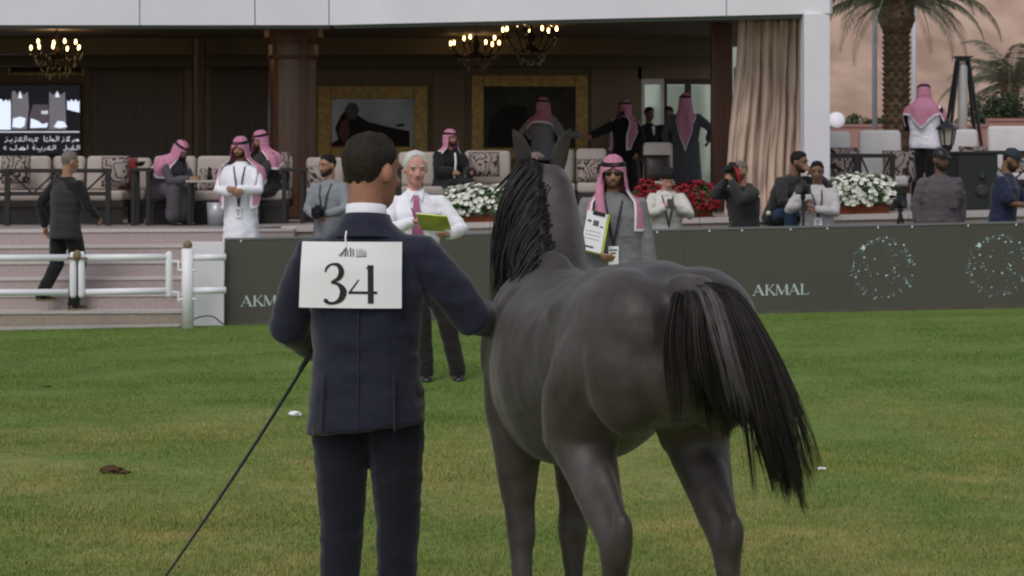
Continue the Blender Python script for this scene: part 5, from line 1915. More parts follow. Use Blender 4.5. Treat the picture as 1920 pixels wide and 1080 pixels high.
for a, b in zip(tie, tie[1:]):
    va = [bm.verts.new(q.U(a[0][0] + sx * a[1], a[0][1] + dy, a[0][2])) for sx, dy in ((-1, 0), (1, 0), (1, -.008), (-1, -.008))]
    vb = [bm.verts.new(q.U(b[0][0] + sx * b[1], b[0][1] + dy, b[0][2])) for sx, dy in ((-1, 0), (1, 0), (1, -.008), (-1, -.008))]
    for k in range(4): bm.faces.new((va[k], va[(k + 1) % 4], vb[(k + 1) % 4], vb[k]))
    if a is tie[0]: bm.faces.new(va[::-1])
bm.faces.new(vb)
bmesh.ops.remove_doubles(bm, verts=bm.verts[:], dist=1e-5)
bm.transform(q.M); obj("tie", bm, M_TIE, rt)
bm = BM(); ellipsoid(bm, q.U(.10, -.143, .285), (.022, .006, .024), q.Rl, 10); box(bm, q.U(.10, -.146, .262), (.05, .004, .016), q.Rl); bm.transform(q.M); obj("pocket_emblem", bm, M_INK, rt)
bm = BM(); tube(bm, [q.M @ q.U(.172 * math.cos(t), .126 * math.sin(t) + .004, -.035) for t in [2 * math.pi * j / 24 for j in range(25)]], .014, 6, dome=False); obj("belt", bm, M_SHOE, rt)
# folder of lime sheets lying on his left hand
fc = loc(q, (.125, -.36, 1.245))
fo = empty("folder", fc, 0, "lime green folder of sheets in the white haired man's hands", "folder")
rot = Matrix.Rotation(R(8), 3, 'Y') @ Matrix.Rotation(R(-24), 3, 'X') @ Matrix.Rotation(R(-10), 3, 'Z')
bm = BM(); box(bm, fc, (.235, .30, .010), rot, bevel=.002); obj("cover", bm, M_YELLOW, fo)
bm = BM(); box(bm, fc + rot @ Vector((-.03, 0, .009)), (.20, .29, .006), rot @ Matrix.Rotation(.06, 3, 'Z')); obj("sheet", bm, MATS["white_paper"], fo)
bm = BM(); box(bm, fc + rot @ Vector((-.02, .0, .0145)), (.19, .285, .003), rot @ Matrix.Rotation(-.05, 3, 'Z')); obj("sheet", bm, mat("olive_print", (0.24, 0.27, 0.04), 0.6, 0.2, var=0.3, scale=20), fo)
bm = BM(); tube(bm, [loc(q, (-.02, -.37, 1.28)), loc(q, (-.05, -.33, 1.36))], .005, 6); tag(obj("pen", bm, M_INK), "dark pen in the white haired man's writing hand", "pen")

# --- judge in grey thobe with sunglasses
Y = 22.0
q, rt = person("man in grey robe, check headscarf and sunglasses holding a clipboard", 1150, Y, 297, 0.0, 0, head_yaw=-3, head_pitch=3, width=1.22, hs=1.06,
    hands={'R': (-.13, -.25, 1.02), 'L': (.30, -.02, .86)}, poles={'R': (-1, .3, -.7), 'L': (.8, .5, -.4)})
skin_body(q, SK_MID, rt, .0085, 1.0, {'R': (.9, -.1, 0)})
face_parts(q, rt, shades=True); beard(q, H_STUB, rt)
robe(q, "robe", C_GREYTH, rt, VN, 1.10, seed=3, wrinkle=.007); shoes(q, M_SHOE, rt)
bm = BM(); tube(bm, [q.U(0, .01, .505), q.U(0, .008, .565)], [.078, .066], 16, dome=False); bm.transform(q.M); obj("high_collar", bm, C_GREYTH, rt, smooth=True)
ghutra(q, rt, [(0, -.36), (30, -.36), (50, -.20), (75, -.15), (180, -.22)], 56, 3, front_deg=50, spread=.80)
# one end of the scarf twisted forward over his shoulder
bm = BM(); tube(bm, [q.H(Vector((-.092, -.03, .06))), q.H(Vector((-.100, -.065, .0))), q.U(-.115, -.12, .50), q.U(-.105, -.165, .40), q.U(-.085, -.175, .31)], [.030, .036, .040, .043, .040], 10)
bm.transform(q.M); obj("headscarf_end", bm, M_GHUTRA, rt, smooth=True)
lanyard(q, M_STRAP, rt, True, .135, -.005, yo=-.165, yb=-.16, bw=.085, bh=.15)
bm = BM(); box(bm, q.U(.10, -.155, .20), (.11, .004, .006), q.Rl); bm.transform(q.M); obj("pocket_seam", bm, C_DKGREY, rt)
cc = loc(q, (-.155, -.27, 1.18))
cb = empty("clipboard", cc, 0, "white sheeted clipboard held upright by the man in sunglasses", "clipboard")
rot = Matrix.Rotation(R(11), 3, 'Y') @ Matrix.Rotation(R(-14), 3, 'X') @ Matrix.Rotation(R(12), 3, 'Z')
bm = BM(); box(bm, cc, (.185, .008, .33), rot, bevel=.002); obj("board", bm, M_YELLOW, cb)
bm = BM(); box(bm, cc + rot @ Vector((-.012, -.0075, 0)), (.165, .004, .315), rot); sh = obj("sheet", bm, M_PAPER, cb)
bm = BM(); box(bm, cc + rot @ Vector((0, -.013, .150)), (.10, .012, .030), rot, bevel=.004); obj("clip", bm, M_BLACK, cb)
bm = BM()
for x, z, w, h in ((.0, .07, .045, .045), (-.055, .08, .03, .02), (.05, .05, .03, .012), (-.03, -.125, .09, .016), (-.01, .0, .12, .003), (-.01, -.03, .12, .003), (-.01, -.06, .12, .003)):
    box(bm, cc + rot @ Vector((x - .01, -.0105, z)), (w, .0015, h), rot)
obj("print", bm, M_GREYINK, sh)

# --- blue shirted judge, mostly behind the horse's neck
Y = 22.8
q, rt = person("person in blue shirt standing hidden behind the horse's neck", 1003, Y, 287, 0.0, 8, width=1.10, head_yaw=10, hands={'L': (.22, -.25, 1.02), 'R': (-.2, -.24, 1.05)})
skin_body(q, SK_LIGHT, rt, VM); face_parts(q, rt); hair(q, 'crop', H_GREY, rt)
garment_top(q, "shirt", C_BLUE, rt, VM, loose=1.06, seed=4); trousers(q, C_CHAR, rt, VM, 4); shoes(q, M_SHOE, rt)

# --- boy in cream hoodie with phone
Y = 31.0
f = G(1252, Y)
q, rt = person("boy in cream hoodie looking down at a phone", 1250, Y, 320, f, 5, head_yaw=4, head_pitch=26, k=.90,
    hands={'L': (.065, -.26, 1.30), 'R': (-.055, -.26, 1.29)}, poles={'L': (1, .1, -.9), 'R': (-1, .1, -.9)})
skin_body(q, SK_LIGHT, rt, VM, .9); face_parts(q, rt); hair(q, 'mop', H_BLACK, rt, .022, 6)
garment_top(q, "hoodie", C_CREAM, rt, VM, hem=-.10, loose=1.16, wrinkle=.009, seed=5); trousers(q, C_CHAR, rt, VM, 5); shoes(q, M_SHOE, rt)
bm = BM(); tube(bm, [q.U(.10 * math.cos(t), .085 * math.sin(t) + .015, .515 + .022 * math.sin(t)) for t in [2 * math.pi * j / 20 for j in range(21)]], .030, 8, dome=False); bm.transform(q.M); obj("hood", bm, C_CREAM, rt, smooth=True)
lanyard(q, M_STRAP, rt, True, .10, .0, mat("pale_blue_badge", (0.50, 0.58, 0.70), 0.5, 0.2), yo=-.17, yb=-.18)
bm = BM(); box(bm, q.U(-.10, -.155, .30), (.11, .006, .014), Matrix.Rotation(-.25, 3, 'Y')); bm.transform(q.M); obj("chest_stripe", bm, M_INK, rt)
bm = BM(); c = loc(q, (.0, -.335, 1.335)); box(bm, c, (.075, .012, .12), Matrix.Rotation(R(-35), 3, 'X'), bevel=.004); tag(obj("phone", bm, M_BLACK), "dark phone in the hands of the boy in the hoodie", "phone")

# --- photographer with camera at his eye
f = G(1395, Y)
kf = dict(k=.97)
q, rt = person("balding photographer in charcoal hoodie aiming a camera to the left", 1396, Y, 302, f, -48, head_yaw=-8, head_pitch=4, lean=6, width=1.08,
    hands={'R': (-.03, -.25, 1.56), 'L': (.10, -.33, 1.53)}, poles={'L': (.6, 0, -1), 'R': (-.8, .1, -.9)})
skin_body(q, SK_MID, rt, VM, 1.2); face_parts(q, rt); hair(q, 'crop', H_GREY, rt, .005); beard(q, H_STUB, rt)
garment_top(q, "hoodie", C_CHAR, rt, VM, hem=-.16, loose=1.14, wrinkle=.009, seed=7); trousers(q, C_BLACK, rt, VM, 7); shoes(q, M_SHOE, rt)
bm = BM(); tube(bm, [q.U(.105 * math.cos(t), .085 * math.sin(t) + .03, .50 + .03 * math.sin(t)) for t in [2 * math.pi * j / 20 for j in range(21)]], .034, 8, dome=False); bm.transform(q.M); obj("hood", bm, C_CHAR, rt, smooth=True)
ch = loc(q, (.02, -.235, 1.675)); fd = q.M.to_3x3() @ Vector((0.05, -1, -.02))
slr_camera(ch, fd, "black camera with stubby lens at the balding photographer's eye", .13)
bm = BM(); tube(bm, [ch + Vector((.03, -.06, .02)), ch + Vector((.06, -.08, -.06)), ch + Vector((.08, -.07, -.14))], [.014, .02, .012], 8); tag(obj("camera_strap", bm, mat("red_strap", (.36, .02, .03), .6, .2)), "bright red strap hanging from the balding photographer's camera", "strap")

# --- man sitting on the wall edge, hand at his mouth
Yq = 31.72
q, rt = person("dark haired man in charcoal top sitting on the wall, hand at mouth", 1462, Yq, 284, .78, 38, stance='squat', lean=30, head_yaw=20, head_pitch=6, width=1.12,
    legs={'L': ((.17, -.36, .36), (.14, -.30, -.08)), 'R': ((-.17, -.36, .36), (-.14, -.30, -.08))},
    hands={'L': (.10, -.47, .83), 'R': (-.10, -.52, .42)}, poles={'L': (.9, -.3, -.6), 'R': (-.9, .2, -.4)})
skin_body(q, SK_BROWN, rt, VM, 1.3, {'L': (-.2, .9, .2)}); face_parts(q, rt); brows(q, rt, H_BLACK); hair(q, 'short', H_BLACK, rt, .012, 8); beard(q, H_BEARD, rt)
garment_top(q, "sweater", C_CHAR, rt, VM, hem=-.08, loose=1.12, wrinkle=.009, seed=8); trousers(q, C_JEANS, rt, VM, 8); shoes(q, M_SHOE, rt)
bm = BM(); ellipsoid(bm, P(1441, 400, 31.5), (.028, .028, .03)); tag(obj("flower_bud", bm, M_PETALW, smooth=True), "single white blossom in front of the seated man's knee", "flower")

# --- cameraman in pale sweater with monopod
f = G(1528, Y)
q, rt = person("cameraman in pale sweater with lanyard behind a monopod camera", 1532, 30.9, 302, f, -14, head_yaw=4, head_pitch=8, width=1.12,
    hands={'R': (-.12, -.27, 1.27), 'L': (.02, -.27, 1.20)}, poles={'L': (1, .2, -.7), 'R': (-1, .2, -.8)})
skin_body(q, SK_BROWN, rt, VM, 1.2); face_parts(q, rt); brows(q, rt, H_BLACK); hair(q, 'short', H_BLACK, rt, .010, 9)
garment_top(q, "sweater", C_PALE, rt, VM, hem=-.14, loose=1.10, wrinkle=.008, seed=9); trousers(q, C_CHAR, rt, VM, 9); shoes(q, M_SHOE, rt)
bm = BM(); tube(bm, [q.U(.065 * math.cos(t), .06 * math.sin(t) + .0, .535 + .02 * math.sin(t)) for t in [2 * math.pi * j / 20 for j in range(21)]], .013, 8, dome=False); bm.transform(q.M); obj("neck_band", bm, C_WHITE, rt, smooth=True)
lanyard(q, mat("navy_strap", (0.018, 0.016, 0.06), 0.6, 0.2), rt, True, .16, .035, yo=-.155, yb=-.17, bw=.10, bh=.15)
ch = loc(q, (-.12, -.36, 1.44)); fd = q.M.to_3x3() @ Vector((-.12, -1, .0))
cam_o = slr_camera(ch, fd, "black video camera on a monopod in front of the pale sweater", .15, s=1.15)
bm = BM(); tube(bm, [ch + Vector((0, 0, -.07)), Vector((ch.x + .01, ch.y - .02, f))], [.016, .012], 8); tube(bm, [ch + Vector((0, 0, -.06)), ch + Vector((0, 0, -.10))], .028, 10)
tag(obj("monopod", bm, M_BLACK, smooth=True), "thin black monopod under the cameraman's camera", "monopod")

# --- capped man in plum shirt
f = G(1765, Y)
q, rt = person("dark skinned man in black cap and plum grey shirt behind the board", 1763, Y, 280, f, 14, head_yaw=8, head_pitch=0, width=1.16, hands={'L': (.26, .03, .88), 'R': (-.27, -.02, .88)})
skin_body(q, SK_DARK, rt, VM); face_parts(q, rt); cap_hat(q, M_BLACK, rt); hair(q, 'crop', H_BLACK, rt, .004); beard(q, H_BEARD, rt)
garment_top(q, "shirt", C_PLUM, rt, VM, hem=-.20, loose=1.14, wrinkle=.009, seed=10); trousers(q, C_CHAR, rt, VM, 10); shoes(q, M_SHOE, rt)
bm = BM(); tube(bm, [q.U(.07 * math.cos(t), .068 * math.sin(t) + .0, .525 + .022 * math.sin(t)) for t in [2 * math.pi * j / 20 for j in range(21)]], .014, 8, dome=False); bm.transform(q.M); obj("collar", bm, C_PLUM, rt, smooth=True)
bm = BM(); box(bm, q.U(.09, -.158, .27), (.10, .006, .012), q.Rl); box(bm, q.U(.09, -.156, .215), (.098, .004, .09), q.Rl); bm.transform(q.M); obj("breast_pocket", bm, C_PLUM, rt)

# --- capped man in navy at the right edge
f = G(1885, Y)
q, rt = person("man in navy t-shirt and cap looking at a phone by the right edge", 1880, Y, 278, f, 62, head_yaw=8, head_pitch=22, lean=6, width=1.12,
    hands={'L': (.10, -.36, 1.13), 'R': (-.06, -.36, 1.12)}, poles={'L': (.8, .3, -.9), 'R': (-.8, .3, -.9)})
skin_body(q, SK_BROWN, rt, VM, 1.0); face_parts(q, rt); cap_hat(q, M_STRAP, rt); hair(q, 'crop', H_BLACK, rt, .004); beard(q, H_BEARD, rt)
garment_top(q, "t_shirt", C_NAVY, rt, VM, hem=-.16, loose=1.12, sleeve=.5, wrinkle=.009, seed=11); trousers(q, C_CHAR, rt, VM, 11); shoes(q, M_SHOE, rt)
bm = BM(); tube(bm, [q.U(.095 * math.cos(t), .085 * math.sin(t) + .01, .505 + .028 * math.sin(t)) for t in [2 * math.pi * j / 20 for j in range(21)]], .028, 8, dome=False); bm.transform(q.M); obj("neck_cloth", bm, C_SLATE, rt, smooth=True)
bm = BM(); c = loc(q, (.02, -.45, 1.19)); box(bm, c, (.075, .012, .15), Matrix.Rotation(R(62), 3, 'Z') @ Matrix.Rotation(R(-40), 3, 'X'), bevel=.004); tag(obj("phone", bm, M_BLACK), "phone held by the man in the navy t-shirt", "phone")

# --- small camera on a tripod behind the board
c = P(1688, 388, 30.8)
tp = empty("tripod", (c.x, 30.8, G(1688, 30.8)), 0, "small black tripod standing behind the board's dotted circle", "tripod")
for a in (0.3, 2.4, 4.5):
    bm = BM(); tube(bm, [c + Vector((0, 0, -.05)), Vector((c.x + .28 * math.cos(a), 30.8 + .22 * math.sin(a), G(1688, 30.8)))], [.014, .010], 6); obj("leg", bm, M_BLACK, tp)
bm = BM(); box(bm, c + Vector((0, 0, -.035)), (.06, .05, .04), bevel=.006); obj("head", bm, M_BLACK, tp)
slr_camera(c + Vector((0, 0, .04)), Vector((.25, -1, 0)), "little black camera on the tripod behind the board", .08)

# --- white robed man with clasped hands
Yw = 30.72
q, rt = person("young man in white robe and check headscarf with clasped hands", 452, Yw, 258, .33, -8, head_yaw=-10, head_pitch=6, width=1.02,
    hands={'L': (.035, -.27, 1.16), 'R': (-.04, -.27, 1.14)}, poles={'L': (1, .25, -.75), 'R': (-1, .25, -.75)})
skin_body(q, SK_MID, rt, .010, 1.3, {'L': (-.8, .5, 0), 'R': (.8, .5, 0)}); face_parts(q, rt); brows(q, rt, H_BLACK); beard(q, H_BEARD, rt)
robe(q, "robe", C_THOBE, rt, VM, 1.06, seed=12, wrinkle=.007); shoes(q, M_SHOE, rt)
ghutra(q, rt, [(0, -.62), (22, -.60), (45, -.42), (70, -.30), (100, -.24), (180, -.34)], 56, 5, front_deg=30, spread=.98)
lanyard(q, mat("green_black_strap", (0.012, 0.03, 0.03), 0.6, 0.2), rt, True, .02, .01, yo=-.155, yb=-.165, bw=.07)
bm = BM(); tube(bm, [q.U(.178 * math.cos(t), .14 * math.sin(t) + .004, -.06) for t in [2 * math.pi * j / 24 for j in range(25)]], .008, 6, dome=False); bm.transform(q.M); obj("waist_cord", bm, C_SLATE, rt, smooth=True)

# --- bearded photographer in grey sweater
f = .06
q, rt = person("bearded photographer in grey sweater turned to the left", 617, 31.0, 290, f, -24, head_yaw=-24, head_pitch=4, width=1.0,
    hands={'R': (-.02, -.27, 1.08), 'L': (.12, -.31, 1.10)}, poles={'L': (.9, .2, -.8), 'R': (-1, .3, -.7)})
skin_body(q, SK_MID, rt, VM, 1.2); face_parts(q, rt); brows(q, rt, H_BLACK); hair(q, 'short', H_BLACK, rt, .010, 13); beard(q, H_BEARD, rt)
garment_top(q, "sweater", C_GREYSW, rt, VM, hem=-.16, loose=1.05, wrinkle=.007, seed=13); trousers(q, C_CHAR, rt, VM, 13); shoes(q, M_SHOE, rt)
lanyard(q, M_STRAP, rt, False, .10, 0, yo=-.15)
ch = loc(q, (.07, -.40, 1.13)); slr_camera(ch, q.M.to_3x3() @ Vector((.3, -.9, -.3)), "grey camera in the hands of the bearded photographer", .10)

# --- man in dark vest walking up the steps
f = .105
q, rt = person("grey haired man in dark quilted vest walking up the steps", 123, 30.2, 283, f, 142, stance='walk', head_yaw=-12, head_pitch=6, width=1.06, lean=4,
    legs={'R': ((-.10, -.12, .51), (-.11, -.02, .085)), 'L': ((.10, .04, .50), (.11, .25, .19))},
    hands={'R': (-.22, -.28, 1.02), 'L': (.27, .06, .92)}, poles={'R': (-.7, .7, -.5), 'L': (.7, .6, -.4)})
skin_body(q, SK_MID, rt, VM); hair(q, 'crop', H_GREY, rt, .006)
face_parts(q, rt)
garment_top(q, "dark_sweater", C_BLACK, rt, VM, hem=-.10, loose=1.0, wrinkle=.006, seed=14)
bm = BM()
rings = []
for i in range(29):
    z = -.15 + .64 * i / 28
    for t0 in (0,):
        pr = [(-.15, .192, .140), (.02, .185, .136), (.14, .178, .132), (.28, .196, .142), (.38, .190, .140), (.44, .165, .118), (.50, .10, .085)]
        for a, b in zip(pr, pr[1:]):
            if a[0] <= z <= b[0] + 1e-6:
                u = (z - a[0]) / (b[0] - a[0]); rx, ry = a[1] + (b[1] - a[1]) * u, a[2] + (b[2] - a[2]) * u
                break
        pf = 1 + .028 * abs(math.sin(i * math.pi / 4))
        rings.append([q.U(rx * pf * 1.04 * math.cos(2 * math.pi * j / 28), ry * pf * 1.06 * math.sin(2 * math.pi * j / 28) + .006, z) for j in range(28)])
rings_to_mesh(bm, rings); bm.transform(q.M)
obj("quilted_vest", bm, simple_cloth("vest_nylon", (0.030, 0.029, 0.032), .1, .6), rt, smooth=True)
trousers(q, C_BLACK, rt, VM, 14, 1.1); shoes(q, mat("brown_shoe", (.10, .05, .03), .5, .3), rt, M_TAN)

# --- lounge guests
SEAT = "guests seated or standing in the lounge"
FL = TZ(-4)
q, rt = person("guest in grey robe bending forward over the low table", 300, 33.75, 262, FL, 52, SEAT, stance='sit', lean=36, head_pitch=30, head_yaw=10, width=1.08,
    hands={'L': (.12, -.62, .66), 'R': (-.06, -.62, .66)})
skin_body(q, SK_MID, rt, VF, 1.0); face_parts(q, rt); beard(q, H_BEARD, rt); robe(q, "robe", C_MAUVE, rt, VF, 1.06, seed=15); shoes(q, M_SHOE, rt)
ghutra(q, rt, [(0, -.30), (40, -.34), (90, -.30), (180, -.36)], 52, 7, spread=.95, front_deg=40)
q, rt = person("guest with check headscarf behind the white robed man", 506, 34.15, 246, FL, -48, SEAT, stance='sit', lean=14, head_pitch=8, width=1.05, hands={'L': (.14, -.50, .66), 'R': (-.12, -.46, .66)})
skin_body(q, SK_MID, rt, VF, 1.0); face_parts(q, rt); beard(q, H_BEARD, rt); robe(q, "robe", C_CHAR, rt, VF, 1.05, seed=16); shoes(q, M_SHOE, rt)
ghutra(q, rt, [(0, -.28), (50, -.32), (100, -.26), (180, -.30)], 52, 9, spread=1.05)
q, rt = person("seated guest in black cloak above the white haired judge's shoulder", 838, 34.5, 244, TZ(-.8), 32, SEAT, stance='sit', lean=8, head_yaw=14, width=1.12, hands={'L': (.16, -.45, .70), 'R': (-.18, -.44, .70)})
skin_body(q, SK_MID, rt, VF, 1.0); face_parts(q, rt); beard(q, H_BEARD, rt); robe(q, "cloak", C_BLACK, rt, VF, 1.18, seed=17, sleeve_w=1.3); shoes(q, M_SHOE, rt)
ghutra(q, rt, [(0, -.12), (60, -.10), (110, -.12), (180, -.30)], 66, 11, spread=.72)
bm = BM(); tube(bm, [q.U(.03, -.12, .50), q.U(.025, -.165, .38), q.U(.02, -.17, .22), q.U(.02, -.16, .10)], [.014, .016, .016, .012], 6); bm.transform(q.M); obj("white_robe_edge", bm, C_THOBE, rt, smooth=True)

Ys = 40.6
k18 = .94
q, rt = person("guest in slate robe seen from behind reaching out to shake hands", 1018, Ys, 184, TZ(.5), 158, SEAT, head_yaw=-10, width=1.05,
    hands={'R': W2L(1018, Ys, TZ(.5), 158, k18, (1088, 248, Ys - .15)), 'L': (.30, .02, .95)}, poles={'R': (-.4, .3, -1), 'L': (.8, .4, -.2)})
skin_body(q, SK_MID, rt, VF); robe(q, "robe", C_SLATE, rt, VF, 1.02, seed=18); shoes(q, M_SHOE, rt)
ghutra(q, rt, [(0, -.40), (40, -.42), (85, -.26), (120, -.18), (180, -.16)], 60, 13, agal=True, spread=.88)
q, rt = person("guest in black cloak and check headscarf shaking hands", 1172, Ys + .1, 188, TZ(1.6), -42, SEAT, head_yaw=-6, width=1.05,
    hands={'R': W2L(1172, Ys + .1, TZ(1.6), -42, .94, (1098, 250, Ys - .1)), 'L': (.30, -.05, .92)}, poles={'R': (-.5, .3, -1)})
skin_body(q, SK_MID, rt, VF); face_parts(q, rt); beard(q, H_BEARD, rt); robe(q, "cloak", C_BLACK, rt, VF, 1.12, seed=19, sleeve_w=1.25); shoes(q, M_SHOE, rt)
ghutra(q, rt, [(0, -.60), (25, -.58), (55, -.30), (80, -.24), (180, -.26)], 52, 15, front_deg=34, spread=.95)
q, rt = person("guest in dark grey robe with white edged headscarf hanging down his back", 1285, 38.6, 176, TZ(2.4), 176, SEAT, head_yaw=0, width=1.10, hands={'R': (-.36, -.12, 1.06), 'L': (.28, -.05, .95)}, poles={'R': (-.8, .5, -.4)})
skin_body(q, SK_MID, rt, VF); robe(q, "robe", C_DKGREY, rt, VF, 1.10, seed=20); shoes(q, M_SHOE, rt)
ghutra(q, rt, [(0, -.10), (70, -.14), (110, -.22), (140, -.42), (180, -.66)], 66, 17, spread=.62)
bm = BM(); box(bm, loc(q, (-.38, -.18, 1.10)), (.05, .008, .05), bevel=.003); tag(obj("phone", bm, E_WHITE), "small lit phone beside the guest with hanging headscarf", "phone")
for px, y_, top, fc, lab in ((1217, 42.3, 201, 36, "waiter in dark suit before the bright glazed door"), (1254, 42.4, 200, -30, "waiter in dark suit half hidden by the hanging headscarf")):
    q, rt = person(lab, px, y_, top, TZ(2.1), fc, SEAT)
    skin_body(q, SK_DARK, rt, VF); face_parts(q, rt); hair(q, 'short', H_BLACK, rt, .010)
    garment_top(q, "jacket", C_BLACK, rt, VF, hem=-.18, loose=1.05); trousers(q, C_BLACK, rt, VF); shoes(q, M_SHOE, rt)
    bm = BM(); tube(bm, [q.U(.0, -.115, .47), q.U(.0, -.142, .34)], [.03, .012], 8); bm.transform(q.M); obj("shirt_front", bm, C_WHITE, rt)

# --- standing man outside, back turned
f = TZ(5.2)
q, rt = person("man in white shirt, black sleeves and check headscarf outside", 1733, 36.0, 156, f, 160, head_yaw=18, head_pitch=12, width=1.12,
    hands={'L': (.06, -.24, 1.16), 'R': (-.10, -.26, 1.12)}, poles={'L': (1, .35, -.7), 'R': (-1, .3, -.7)})
skin_body(q, SK_MID, rt, VM); beard(q, H_BEARD, rt); face_parts(q, rt)
garment_top(q, "shirt", C_WHITE, rt, VM, hem=-.10, loose=1.08, wrinkle=.008, seed=23)
for s, n in ((1, 'L'), (-1, 'R')):
    sh, el, wr = q.arms[n]
    bm = BM(); tube(bm, [sh.lerp(el, .10), sh.lerp(el, .55), el, el.lerp(wr, .5), el.lerp(wr, .96)], [.082, .078, .070, .062, .052], 14); bm.transform(q.M)
    obj("jacket_sleeve", bm, C_BLACK, rt, smooth=True)
trousers(q, C_BLACK, rt, VM, 23, 1.25); shoes(q, M_SHOE, rt)
ghutra(q, rt, [(0, -.34), (40, -.40), (80, -.22), (125, -.24), (180, -.42)], 60, 19, spread=1.0)
# ------------------------------------------------------------------ the handler
HY_, HPX, HF = 9.04, 688, 172
C_SUIT = mat("navy_suiting", (0.0098, 0.0108, 0.0275), 0.75, 0.25, var=0.10, scale=60, sheen=0.25, bump=0.06, bscale=500)
C_SUITT = mat("navy_trouser", (0.0068, 0.0072, 0.0155), 0.78, 0.2, var=0.10, scale=60, sheen=0.2, bump=0.06, bscale=500)
hx_ = lambda px: -(px - HPX) / 575.0
hz_ = lambda py: CAMH - (py - HOR) / 575.0
q, rt = person("handler in navy suit with number 34 on his back leading the horse", HPX, HY_, 250, 0.0, HF, head_yaw=-28, head_pitch=2, k=.995, width=1.0,
    hs=1.04,
    hands={'L': W2L(HPX, HY_, 0, HF, 1, (596, 650, 9.36)), 'R': W2L(HPX, HY_, 0, HF, 1, (938, 588, 9.24))},
    poles={'L': (.5, .25, -.9), 'R': (-.35, .55, -.62)},
    legs={'L': ((.086, -.02, .50), (.098, .03, .085)), 'R': ((-.098, -.03, .50), (-.090, -.02, .085))})
# lift to match: top of the head fixes the height
skin_body(q, skin('ruddy', (0.36, 0.165, 0.11)), rt, .0062, 1.2, {'L': (.2, -.3, .8), 'R': (.1, -.2, .9)})
face_parts(q, rt); brows(q, rt, H_BLACK)
hair(q, 'short', H_BROWN, rt, .006, 31)
# jacket
bm = BM()
prof = [(-.118, .192, .140), (-.07, .189, .136), (.03, .178, .128), (.13, .170, .122), (.24, .182, .130), (.34, .194, .136), (.41, .190, .128), (.455, .178, .116), (.495, .142, .098), (.528, .104, .082), (.556, .074, .070)]
rings = []
for z, rx, ry in prof:
    rings.append([q.U(rx * math.copysign(abs(math.cos(t)) ** .82, math.cos(t)), ry * math.copysign(abs(math.sin(t)) ** .9, math.sin(t)) + .006, z + (-.022 * math.cos(t) if z < -.1 else 0)) for t in [2 * math.pi * j / 28 for j in range(28)]])
rings_to_mesh(bm, rings)
for s, n in ((1, 'L'), (-1, 'R')):
    sh, el, wr = q.arms[n]
    tube(bm, [q.U(s * .08, .005, .435), sh + Vector((s * .004, 0, -.022)), sh.lerp(el, .5), el, el.lerp(wr, .5), el.lerp(wr, .95)], [.076, .070, .068, .062, .055, .047], 16)
bm.transform(q.M)
jk = fuse("jacket", bm, .0075, 4, C_SUIT, rt, .0065, 6.0, 31)
# back seam and vents: thin proud welts on the cloth
bm = BM()
tube(bm, [q.U(0, .138 - .012, .44), q.U(0, .147, .34), q.U(0, .139, .20), q.U(0, .134, .10), q.U(0, .143, -.02), q.U(0, .150, -.11)], .0022, 6)
for s in (-1, 1):
    tube(bm, [q.U(s * .115, .132, .06), q.U(s * .118, .138, -.04), q.U(s * .120, .144, -.118)], .0035, 6)
bm.transform(q.M); obj("seam", bm, C_SUITT, jk, smooth=True)
bm = BM()
rings = []
for z, r in ((.500, .118), (.522, .101), (.550, .084), (.577, .0745), (.577, .070), (.54, .072)):
    rings.append([q.U(r * 1.05 * math.cos(t), r * .92 * math.sin(t) + .012, z + .010 * math.sin(t)) for t in [2 * math.pi * j / 28 for j in range(28)]])
rings_to_mesh(bm, rings, cap=False)
bm.transform(q.M); obj("jacket_collar", bm, C_SUIT, jk, smooth=True)
bm = BM()
rings = []
for z, r in ((.550, .070), (.578, .068), (.608, .0655), (.608, .0625), (.565, .060)):
    rings.append([q.U(r * math.cos(t), r * .98 * math.sin(t) + .014, z + .010 * math.sin(t)) for t in [2 * math.pi * j / 28 for j in range(28)]])
rings_to_mesh(bm, rings, cap=False); bm.transform(q.M); obj("shirt_collar", bm, C_WHITE, rt, smooth=True)
trousers(q, C_SUITT, rt, .009, 31, 1.0, wrinkle=.005)
shoes(q, M_SHOE, rt)

# number bib: a sheet of paper bowed over his back
def bib_pos(u, v, w=0.0):
    zz = v - .94
    y = .158 - 1.05 * u * u - .10 * max(0, zz - .40) + .004 * math.sin(9 * u + 14 * v) + .006 * noise.noise(Vector((u * 7, v * 7, 2)))
    return q.M @ (q.U(u, 0, zz) + q.Rl @ Vector((1.5 * u * w, y + w, 0)))
BOFF = -.020
u0, u1, v0, v1 = hx_(561) + BOFF, hx_(757) + BOFF, hz_(570), hz_(447)
bm = BM()
nx, ny = 22, 14
for w in (0.0, 0.0015):
    V = []
    for j in range(ny + 1):
        row = []
        for i in range(nx + 1):
            a, b = i / nx, j / ny
            u = u0 + (u1 - u0) * a - (.010 * (1 - a) * (b) if True else 0)
            row.append(bm.verts.new(bib_pos(u, v0 + (v1 - v0) * b, w)))
        V.append(row)
    for j in range(ny):
        for i in range(nx): bm.faces.new((V[j][i], V[j][i + 1], V[j + 1][i + 1], V[j + 1][i]))
bib = obj("number_bib", bm, M_PAPER, rt, smooth=True)
def bib_strokes(name, strokes, m):
    bm = BM()
    for k, st in enumerate(strokes):
        ribbon(bm, [(x, -y, w) for x, y, w in st], Matrix.Identity(4), 1.0)
    for v in bm.verts:
        px_, py_, w_ = v.co.x, -v.co.y, v.co.z
        v.co = bib_pos(hx_(px_) + BOFF, hz_(py_), .0022 + .0010 * w_)
    return obj(name, bm, m, bib)
def curve_w(pts, n=5): return [(x, y, max(.8, w)) for x, y, w in catmull(pts, n)]
